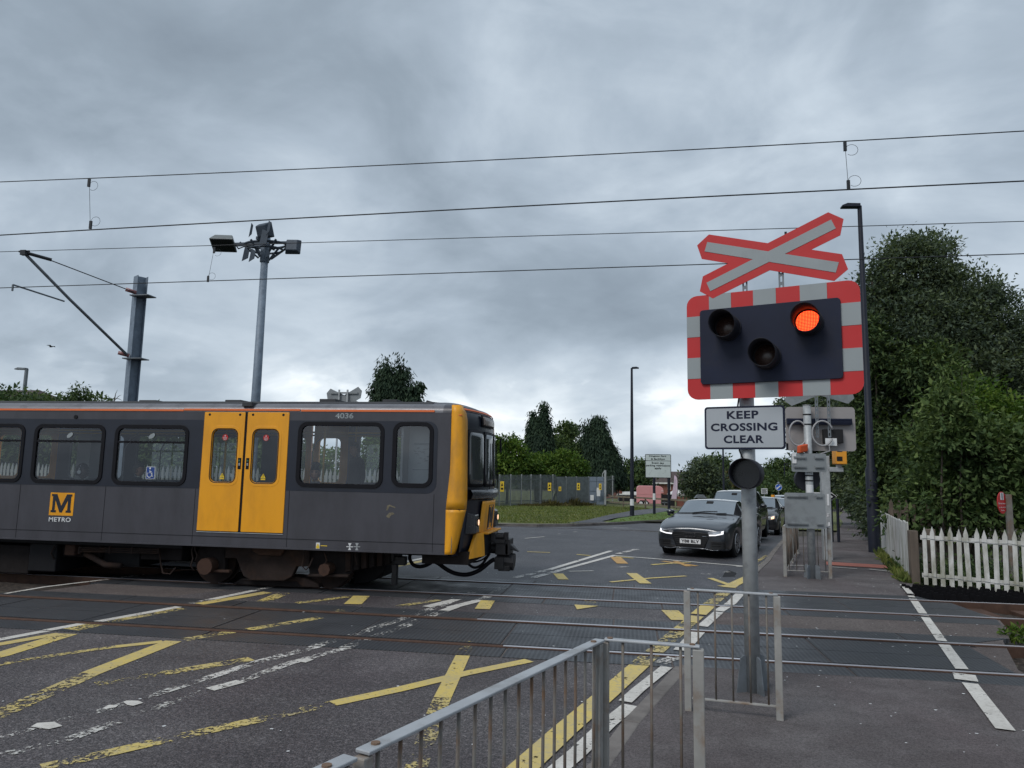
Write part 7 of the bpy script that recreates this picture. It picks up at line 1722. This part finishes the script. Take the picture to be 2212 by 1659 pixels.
        skinned('hand',V,E_,Rr,skin,t,sub=1)
    # legs overlaid in the trousers' colour
    if pose!='sit':
        k=13; g2=[]
        V=[];E_=[];Rr=[]
        for q in (-1,1):
            st=.12*q; n0=len(V); V+=[P(0,q*.09,.86),P(st*.5+.03,q*.10,.48),P(st,q*.10,.09)]; E_+=[(n0,n0+1),(n0+1,n0+2)]; Rr+=[.098*s,.075*s,.058*s]
        V.append(P(0,0,.9)); Rr.append(.13*s); E_+=[(len(V)-1,0),(len(V)-1,3)]
        skinned('trousers',V,E_,Rr,trou,t,root=len(V)-1)
    return t
hp=U(683,1020,11.62); person('woman passenger with tied-up black hair looking out of the large train window',(hp.x,11.55,hp.z-.75),(1,0,0),'sit','skin','hair_black','coat_grey','jeans',1.0,'bun',look=(.25,-1,0))
hp=U(170,1016,11.7); person('passenger with curly black hair and white headphones leaning in the left train window',(hp.x+.0,11.75,hp.z-.76),(1,0,0),'sit','skin_dark','hair_black','coat_black','jeans',1.0,'curly',phone=True)
hp=U(292,1012,12.1); person('grey-haired passenger seen in profile beside the blue wheelchair sign',(hp.x,12.15,hp.z-.74),(1,.1,0),'sit','skin','hair_grey','coat_black','jeans',.98,'short')
hp=U(770,985,12.9); person('faint standing passenger in dark clothes at the far side of the train',(hp.x,12.9,.76),(-.6,-.8,0),'stand','skin','hair_black','coat_black','jeans',.98,'short')
q=GP(1827,1100); q=Vector((U(1827,1100,118).x,118,H(U(1827,1100,118).x,118))); person('distant person in dark clothes walking along the far footpath under the trees',(q.x,118,U(1827,1102,118).z),(0,-1,0),'stand','skin','hair_black','coat_black','jeans',1.0,'short')
# white garden structure beside the far footpath and a pale parked thing
a=U(1806,1067,112); b=U(1820,1092,112); t=thing('garden_arch','white timber gateway beside the far end of the footpath','gateway',(a.x,112,b.z-.3)); g=MB()
for x in (a.x,b.x-.2,(a.x+b.x)/2+.3): g.box(x,x+.2,112,112.2,b.z-.5,a.z-.2)
g.build('post','fascia',t); g=MB(); g.box(a.x-.3,b.x+.1,111.8,112.5,a.z-.25,a.z); g.build('beam','fascia',t)
q=U(1844,1066,90); g=MB(); g.tube([(q.x,90,q.z),(q.x,90,q.z-2.2)],.07,8); o=g.build('marker_post','fascia'); tag(o,'thin white post beside the hedge at the far end of the footpath','post')
# a bird in flight, top left
q=U(110,749,60); t=thing('bird','small dark bird in flight in the sky left of the steel mast','bird',tuple(q)); g=MB()
V=[];n_=8
for (dx,r) in ((-.22,.01),(-.12,.045),(0,.07),(.12,.05),(.18,.03),(.24,.005)):
    for j in range(n_): a=2*PI*j/n_; V.append((q.x+dx,q.y+r*math.cos(a),q.z+r*math.sin(a)))
fs=[(i*n_+j,i*n_+(j+1)%n_,(i+1)*n_+(j+1)%n_,(i+1)*n_+j) for i in range(5) for j in range(n_)]; g.add(V,fs); g.build('body','dark',t,True)
for s in (-1,1): g=MB(); g.add([(q.x-.08,q.y,q.z+.03),(q.x+.10,q.y,q.z+.03),(q.x+.18*1,q.y+s*.28,q.z+.12),(q.x-.02,q.y+s*.55,q.z+.05),(q.x-.10,q.y+s*.25,q.z+.12)],[(0,1,2,3,4)]); o=g.build('wing','dark',t); md=o.modifiers.new('t','SOLIDIFY'); md.thickness=.012
# ================================================================== TREES AND PLANTS
def leaves_mesh(name,C,Dr,Nn,Ls,Wd,mat,par):
    n=len(C); S=np.cross(Dr,Nn); S/=np.linalg.norm(S,axis=1,keepdims=True)+1e-9
    Nn=np.cross(S,Dr); Ls=Ls[:,None]; Wd=Wd[:,None]
    V=np.empty((n,4,3)); V[:,0]=C; V[:,1]=C+Dr*Ls*.45+S*Wd*.5-Nn*Wd*.15; V[:,2]=C+Dr*Ls; V[:,3]=C+Dr*Ls*.45-S*Wd*.5-Nn*Wd*.15
    o0=np.array(ORG[par.name]) if par else np.zeros(3); V=(V-o0).reshape(-1,3)
    me=bpy.data.meshes.new(name); me.vertices.add(n*4); me.vertices.foreach_set('co',V.ravel()); me.loops.add(n*4); me.loops.foreach_set('vertex_index',np.arange(n*4,dtype=np.int32))
    me.polygons.add(n); me.polygons.foreach_set('loop_start',np.arange(0,n*4,4,dtype=np.int32)); me.update(calc_edges=True); me.validate(); me.materials.append(MATS[mat]); return link(name,me,par)
def unit(a): return a/(np.linalg.norm(a,axis=1,keepdims=True)+1e-9)
def crown(par,blobs,ncl,per,cr_,leaf,mat,mode='broad',name='crown',flat=.65,fill=.35,aspect=.5):
    # blobs: (x,y,z,rx,ry,rz); clusters of leaves sit on and inside the blobs
    B=np.array(blobs,float); w=(B[:,3]*B[:,4]+B[:,3]*B[:,5]); w=w/w.sum(); idx=RNG.choice(len(B),ncl,p=w)
    d=unit(RNG.normal(size=(ncl,3))); r=np.where(RNG.random(ncl)<fill,RNG.uniform(.35,.85,ncl),RNG.uniform(.86,1.06,ncl)); r=r*(1+.10*np.sin(d[:,0]*7+d[:,2]*9+idx))
    cen=B[idx,:3]+d*r[:,None]*B[idx,3:6]
    out=unit(d/B[idx,3:6])
    ii=np.repeat(np.arange(ncl),per); n=len(ii); crr=cr_*RNG.uniform(.6,1.35,ncl)
    off=np.clip(RNG.normal(size=(n,3)),-1.7,1.7)*np.array([1,1,flat])*crr[ii][:,None]*.55
    C=cen[ii]+off
    if mode=='broad':
        Dr=unit(out[ii]*.7+RNG.normal(size=(n,3))*.75+np.array([0,0,-.25])); Nn=unit(RNG.normal(size=(n,3))*.6+np.array([0,0,1.0])+out[ii]*.35)
    else:
        Dr=unit(out[ii]*np.array([.55,.55,0])+RNG.normal(size=(n,3))*.22+np.array([0,0,-.9])); Nn=unit(out[ii]+RNG.normal(size=(n,3))*.5)
    Ls=leaf*RNG.uniform(.65,1.35,n); return leaves_mesh(name,C,Dr,Nn,Ls,Ls*aspect,mat,par)
def PB(px,py,Y,rx,ry=None,dep=None):    # blob given by where it stands, radii in the same screen scale
    p=U(px,py,Y); k=Y/FPX*1.02; ry=ry or rx; return (p.x,Y,p.z,rx*k,(dep or rx)*k,ry*k)
def tree(label,base,blobs,ncl,per,cr_,leaf,mat,mode='broad',cat='tree',name='tree',trunk=.2,group=None,aspect=.5,fill=.35,flat=.65,limbs=6):
    t=thing(name,label,cat,base,group); g=MB(); B=sorted(blobs,key=lambda b:b[2]); top=B[-1]; mid=B[len(B)//2]
    bx,by,bz=base; P=[(bx,by,bz-.1),(bx+(mid[0]-bx)*.3,by,bz+(mid[2]-bz)*.45),(mid[0]*.7+top[0]*.3,by+(mid[1]-by)*.5,mid[2]*.75+bz*.25+.2),(top[0],top[1],top[2])]
    g.tube(P,[trunk,trunk*.75,trunk*.55,trunk*.12],10)
    for k in range(limbs):
        b=blobs[k%len(blobs)]; f=.3+.5*k/limbs; s=Vector(P[1])*(1-f)+Vector(P[2])*f; e=Vector((b[0]+RNG.uniform(-.5,.5)*b[3],b[1]+RNG.uniform(-.6,.2)*b[4],b[2]+RNG.uniform(0,.6)*b[5]))
        m_=s*.5+e*.5+Vector((0,0,-.12*(e-s).length)); g.tube([s,m_,e],[trunk*.4,trunk*.25,trunk*.06],6)
    g.build('trunk','bark',t,True); crown(t,blobs,ncl,per,cr_,leaf,mat,mode,aspect=aspect,fill=fill,flat=flat); return t
def gz_(x,y): return H(x,y)
# --- big trees at the right
b=[PB(1965,595,27,70,65),PB(1905,650,27,55,60),PB(2055,655,27.5,80,70),PB(1960,740,27,125,100),PB(2105,725,27,85,80),PB(2195,795,26.5,80,80),PB(1930,870,27,85,90),PB(2060,860,26.5,120,100),PB(2230,900,26,90,110),PB(2010,985,27,110,80),PB(2300,960,26,90,130),PB(1950,545,27,36,32),PB(2010,540,27.4,34,28)]
q=U(2010,1100,27); tree('huge dark green tree filling the right side of the photo behind the street lamp',(q.x,27.4,H(q.x,27)),b,6800,26,.50,.155,'leaf_dark',trunk=.42,limbs=12,aspect=.42,fill=.3)
b=[PB(1880,760,25.5,42,60),PB(1875,900,26,40,70),PB(1905,990,26,50,60),PB(2000,800,24.8,60,50),PB(2080,930,24.5,80,60)]
q=U(1915,1120,25.6); tree('mid green leafy tree in front of the huge one, right of the street lamp',(q.x+.4,25.8,H(q.x,26)),b,1100,24,.42,.18,'leaf_mid',trunk=.16,aspect=.36)
b=[PB(1790,905,44,70,45),PB(1850,880,42,60,60),PB(1740,880,45,42,22),PB(1810,980,46,60,60),PB(1870,1010,40,50,70)]
q=U(1862,1120,43); tree('dark tree arching over the footpath behind the grey sign backs',(q.x+1.0,43,H(q.x,43)),b,1300,26,.8,.24,'leaf_dark',trunk=.28,limbs=8)
b=[PB(1865,1050,33,28,60),PB(1890,1080,29,30,70),PB(1905,1110,26,28,60),PB(1850,1060,50,26,42),PB(1840,1075,70,18,25)]
q=U(1895,1150,28); tree('dense dark hedge along the right side of the footpath beyond the lamp',(q.x+.3,28,H(q.x,28)),b,600,24,.4,.16,'leaf_dark',cat='hedge',name='hedge',trunk=.08)
b=[PB(1950,1115,20,30,45),PB(1990,1090,20,45,50),PB(1930,1060,22.5,40,60),PB(1955,990,22.5,45,60)]
q=U(1970,1170,20); tree('dark bush behind the corner of the white picket fences',(q.x,20,0),b,420,24,.35,.14,'leaf_mid',cat='bush',name='bush',trunk=.06)
b=[PB(2060,1000,18.8,75,85),PB(2040,900,18.5,50,60),PB(2130,970,18.5,75,75),PB(2210,1000,18.3,75,80),PB(2040,1090,18.8,70,60),PB(2150,1090,18.8,75,70),PB(2240,1080,18.9,60,90),PB(2280,960,18.5,60,80)]
q=U(2110,1190,18.4); tree('broad-leaved green bush growing up behind the white picket fence',(q.x,18.8,0),b,900,15,.34,.155,'leaf_laurel',cat='bush',name='bush',trunk=.10,aspect=.5,fill=.4)
b=[PB(2160,905,19.5,50,50),PB(2210,930,19,60,50),PB(2110,860,20,45,40)]
q=U(2180,1150,19.6); tree('yellow-green bush at the right edge above the red oval sign',(q.x,19.6,0),b,300,18,.33,.13,'leaf_bright',cat='bush',name='bush',trunk=.07,aspect=.4)
# pointed saplings with tiers of leaves
for i,(px,pt,pb,lab) in enumerate(((2037,800,960,'tall tiered sapling shoot standing up from the bush, left of the pair'),(2078,790,960,'tall tiered sapling shoot standing up from the bush, right of the pair'))):
    b=[PB(px+ (k%2)*3,pt+(pb-pt)*k/5,17.9,6+4.0*k,7) for k in range(6)]; q=U(px,1150,18.2); tree(lab,(q.x,18.2,0),b,60,16,.16,.15,'leaf_laurel',cat='sapling',name='sapling',trunk=.03,limbs=0,aspect=.4,group='saplings in the bush')
b=[PB(2130,600,25,14,22),PB(2118,622,25,12,15)]; q=U(2100,700,25.4); 
# ground plants along the fences
t=thing('weeds','low weeds and grass growing along the foot of the white fence by the footpath','weeds',(5.8,17,0)); t['kind']='stuff'
n=2600; f=RNG.random(n); C=np.stack([5.30+1.45*f+RNG.normal(size=n)*.06-.02,15.3+6.0*f,np.full(n,.03)],1); Dr=unit(RNG.normal(size=(n,3))*.5+np.array([0,0,1])); leaves_mesh('blades',C,Dr,unit(RNG.normal(size=(n,3))),RNG.uniform(.06,.22,n),RNG.uniform(.02,.05,n),'grass_blade',t)
t=thing('weeds','undergrowth behind the white railway fence','weeds',(7.5,16,0)); t['kind']='stuff'
n=9000; x=RNG.uniform(5.6,12,n); y=RNG.uniform(14.9,17.6,n); y=np.maximum(y,15.3+(x-5.43)*-.70+.25); C=np.stack([x,y,RNG.uniform(-.05,.5,n)*RNG.random(n)],1); Dr=unit(RNG.normal(size=(n,3))*.7+np.array([0,0,.6])); leaves_mesh('blades',C,Dr,unit(RNG.normal(size=(n,3))+np.array([0,0,1])),RNG.uniform(.06,.16,n),RNG.uniform(.03,.07,n),'leaf_mid',t)
b=[PB(2200,1384,9.9*1.0,12,10)]; p=U(2200,1385,10.6); t=thing('weeds','small green weed beside the near rail at the right edge','weeds',(p.x,10.6,0)); crown(t,[(p.x+.05,10.6,.02,.22,.18,.08)],26,12,.07,.07,'leaf_bright')
# --- hedge line and trees left of the train and beyond it
b=[PB(100,905,28,110,45),PB(30,880,29,60,40),PB(190,900,28,70,45),PB(-60,890,29,80,50),PB(140,960,27,120,60),PB(20,970,27,90,60)]
q=U(80,1030,28); tree('bushy green trees rising just over the train roof at the left edge',(q.x,28,H(q.x,28)),b,1200,22,.5,.20,'leaf_mid',trunk=.2)
b=[PB(172,842,26.5,14,10),PB(160,858,26.5,20,10),PB(185,858,26.5,12,7)]; q=U(170,1000,26.5); tree('airy young treetop with open sprays of leaves poking above the train roof',(q.x,26.5,H(q.x,26)),b,60,10,.22,.12,'leaf_mid',trunk=.04,limbs=4)
b=[PB(330,945,24,100,50),PB(430,960,25,90,45),PB(560,970,26,110,40),PB(280,1000,23,120,50),PB(480,1010,24,150,45)]; q=U(400,1030,25); tree('green hedge behind the station platform seen through the train windows',(q.x,25,H(q.x,25)),b,1100,20,.45,.18,'leaf_mid',cat='hedge',name='hedge',trunk=.1)
b=[PB(800,975,30,30,60),PB(850,990,30,50,45),PB(720,1000,34,60,30),PB(640,1005,34,70,28)]; q=U(800,1040,30); tree('pale green shrub seen through the large train window',(q.x,30,H(q.x,30)),b,500,20,.4,.16,'leaf_bright',cat='bush',name='bush',trunk=.08)
# dead branches left of the mast
t=thing('dead_branch','bare dead twigs showing above the train roof left of the steel mast','branch',tuple(U(245,1000,26))); g=MB()
for pp in ([(245,1000),(246,868),(250,850),(254,842)],[(247,866),(256,856),(262,853)],[(248,860),(258,862),(265,866)],[(246,880),(243,862)]): g.tube([U(a,b_,26) for a,b_ in pp],[.05,.03,.012,.004][:len(pp)] if len(pp)==4 else [.012]*(len(pp)-1)+[.004],5)
g.build('twig','bark',t)
# conifer behind the train
def conifer(label,px,ptop,pbase,Y,half,ncl,mat='leaf_conifer',tops=None,leaf=.27,per=30):
    k=Y/FPX; tops=tops or [(px,ptop,1.0)]; bl=[]
    for (tx,ty,sc_) in tops:
        n=9
        for i in range(n):
            f=(i+.5)/n; y=ty+(pbase-ty)*f; w=half*sc_*(.16+.84*f**.80)*(1.0 if f<.85 else .93); bl.append(PB(tx+(px-tx)*f**1.2,y,Y,w,(pbase-ty)/n*.85,w))
    q=U(px,pbase,Y); zb=H(q.x,Y); t=thing('conifer',label,'conifer',(q.x,Y,zb)); g=MB(); 
    for (tx,ty,sc_) in tops: e=U(tx,ty+6,Y); g.tube([(q.x+.1*(tx-px)*k,Y,zb-.1),(q.x+(e.x-q.x)*.6,Y,(zb+e.z)/2),e],[.3,.16,.02],8)
    g.build('trunk','bark',t,True); crown(t,bl,ncl,per,.36,leaf,mat,'conifer',aspect=.30,fill=.2,flat=1.3); return t
conifer('tall many-topped drooping conifer rising behind the train roof',848,778,1030,46,62,2900,tops=[(828,781,.72),(840,800,1.0),(868,779,.72),(850,806,1.0),(816,812,.66),(886,826,.62)])
b=[PB(902,835,45,8,12),PB(898,858,45,10,14)]; q=U(895,1000,45); tree('thin feathery shoot beside the tall conifer behind the train',(q.x,45,H(q.x,45)),b,40,14,.3,.3,'leaf_conifer','conifer',trunk=.05,limbs=2)
conifer('twin-pointed dark conifer behind the grey palisade fence',1163,880,1036,66,46,2400,tops=[(1176,880,.62),(1152,898,.62),(1165,915,1.0)],leaf=.32)
conifer('broad dark conifer with a rounded top behind the steel gate',1292,908,1048,68,56,2700,tops=[(1290,908,.92),(1262,912,.42),(1300,925,1.0)],leaf=.32)
b=[PB(1222,950,72,24,32),PB(1215,985,70,30,30),PB(1232,935,74,12,16),PB(1240,1000,68,22,30)]; q=U(1225,1040,71); tree('airy broadleaf tree between the two dark conifers',(q.x,71,H(q.x,71)),b,520,18,.7,.34,'leaf_mid',trunk=.2)
b=[PB(1100,980,57,34,26),PB(1090,1010,56,40,24),PB(1130,1010,57,30,22),PB(1078,960,57,14,16),PB(1108,955,58,14,12),PB(1050,1000,57,30,40)]; q=U(1095,1050,57); tree('light green leafy bush behind the palisade fence next to the train front',(q.x,57,H(q.x,57)),b,700,18,.55,.28,'leaf_bright',trunk=.12,cat='bush',name='bush')
b=[PB(1170,1005,60,36,20),PB(1215,1000,61,38,22),PB(1150,1020,60,26,14),PB(1195,1020,60,45,14),PB(1240,1015,61,25,15)]; q=U(1190,1050,60.5); tree('bright green rounded bushes below the twin-pointed conifer',(q.x,60.5,H(q.x,60)),b,800,18,.5,.26,'leaf_bright',trunk=.1,cat='bush',name='bush')
b=[PB(1360,1025,105,26,24),PB(1385,1022,106,24,24),PB(1345,1035,104,18,20),PB(1372,1045,104,26,22)]; q=U(1370,1080,105); tree('rounded green tree behind the garage left of the parking sign',(q.x,105,H(q.x,105)),b,420,18,1.0,.5,'leaf_mid',trunk=.25)
b=[PB(1520,1030,84,32,28),PB(1502,1050,84,28,24),PB(1535,1055,84,32,26),PB(1515,1008,85,14,14)]; q=U(1520,1090,84); tree('dark purple-green spreading tree in front of the brick houses',(q.x,84,H(q.x,84)),b,600,18,.8,.36,'leaf_dark',trunk=.22)
b=[PB(1545,1010,128,24,20),PB(1560,1030,128,22,22),PB(1535,1025,128,20,20)]; q=U(1548,1080,128); tree('tall pale green tree rising over the gable house',(q.x,128,H(q.x,128)),b,360,18,1.3,.6,'leaf_mid',trunk=.3)
b=[PB(1585,1050,100,30,30),PB(1570,1065,98,26,22),PB(1600,1040,105,20,25)]; q=U(1590,1090,100); tree('brownish green tree between the houses and the signal post',(q.x,100,H(q.x,100)),b,420,18,.9,.4,'leaf_dry',trunk=.2)
b=[PB(1688,1018,112,24,20),PB(1672,1032,112,18,18),PB(1700,1038,112,24,22)]; q=U(1688,1090,112); tree('round-topped tree above the blue arrow sign',(q.x,112,H(q.x,112)),b,380,18,1.1,.5,'leaf_mid',trunk=.3)
b=[PB(1645,1048,98,30,26),PB(1690,1055,96,35,26),PB(1730,1060,100,30,24),PB(1660,1070,94,50,20),PB(1620,1055,100,25,28)]; q=U(1670,1090,97); tree('mass of mid green trees behind the queue of cars',(q.x,97,H(q.x,97)),b,800,20,.9,.42,'leaf_mid',trunk=.25)
b=[PB(1740,1035,130,34,22),PB(1765,1050,125,36,30),PB(1800,1040,120,40,35),PB(1720,1050,135,30,22)]; q=U(1760,1090,128); tree('far dark trees closing the view beyond the road',(q.x,128,H(q.x,128)),b,600,20,1.2,.6,'leaf_dark',trunk=.3)
b=[PB(1810,1078,100,12,14),PB(1838,1080,104,12,14),PB(1800,1090,96,12,8)]; q=U(1812,1096,100); tree('bright green shrubs at the far end of the footpath',(q.x,100,H(q.x,100)),b,150,16,.5,.3,'leaf_bright',trunk=.08,cat='bush',name='bush')
b=[PB(1780,1030,60,25,35),PB(1760,1070,62,22,25)]; 
# distant tree line all round, far behind everything
t=thing('distant_trees','low band of far-off trees along the horizon','trees',(0,230,-3)); t['kind']='stuff'
bl=[(x,230+RNG.uniform(-15,25),-3.5+RNG.uniform(0,2.5),9,8,RNG.uniform(3.5,6.5)) for x in np.arange(-190,190,9)]; crown(t,bl,2600,10,2.2,1.6,'leaf_mid',fill=.2,aspect=.7)
bl=[(x,62+RNG.uniform(-6,10),-.5+RNG.uniform(0,1.5),6,5,RNG.uniform(3.5,6.0)) for x in np.arange(24,120,6)]; crown(t,bl,1500,12,1.3,.8,'leaf_mid',name='crown',fill=.2,aspect=.6)
# weeds along palisade fence, tufts at posts
t=thing('weeds','dry weeds and nettles along the foot of the grey palisade fence','weeds',(-6,54,-.3)); t['kind']='stuff'
n=3000; f=RNG.random(n); A_=np.array(fb_-(fc_-fb_)*.9); B_=np.array(fc_); C=A_+(B_-A_)*f[:,None]+RNG.normal(size=(n,3))*np.array([.3,.25,.0])+np.array([0,-.35,-.05]); hh=.25+.5*np.exp(-((f-.75)/.03)**2)+.3*np.exp(-((f-.4)/.05)**2)
Dr=unit(RNG.normal(size=(n,3))*.45+np.array([0,0,1])); leaves_mesh('blades',C,Dr,unit(RNG.normal(size=(n,3))),hh*RNG.uniform(.5,1.3,n),RNG.uniform(.05,.12,n),'leaf_dry',t)
t=thing('mown_grass','mown grass with clippings on the green beyond the road','grass',(-3,40,-.2)); t['kind']='stuff'
n=60000; x=RNG.uniform(-14,8,n); y=31+27*RNG.random(n)**1.2; 
vx=np.array([interp(vks,yy_) if yy_>vks[0][1] else -50 for yy_ in y]); ok=(x<vx-.15); x=x[ok]; y=y[ok]; n=len(x)
zz=np.array([H(a,c) for a,c in zip(x,y)])+.07
pth=[gp2(*p) for p in ((1226,1136),(1318,1116),(1400,1103),(1500,1099),(1500,1112),(1415,1114),(1330,1130),(1310,1135))]
def inpoly(px_,py_,P):
    c=False; j=len(P)-1
    for i in range(len(P)):
        if ((P[i][1]>py_)!=(P[j][1]>py_)) and (px_<(P[j][0]-P[i][0])*(py_-P[i][1])/(P[j][1]-P[i][1])+P[i][0]): c=not c
        j=i
    return c
ok=np.array([not inpoly(a,c,pth) for a,c in zip(x,y)]); C=np.stack([x,y,zz],1)[ok]; n=len(C)
leaves_mesh('blades',C,unit(RNG.normal(size=(n,3))*.8+np.array([0,0,.8])),unit(RNG.normal(size=(n,3))),RNG.uniform(.04,.13,n),RNG.uniform(.02,.05,n),'grass_blade',t)
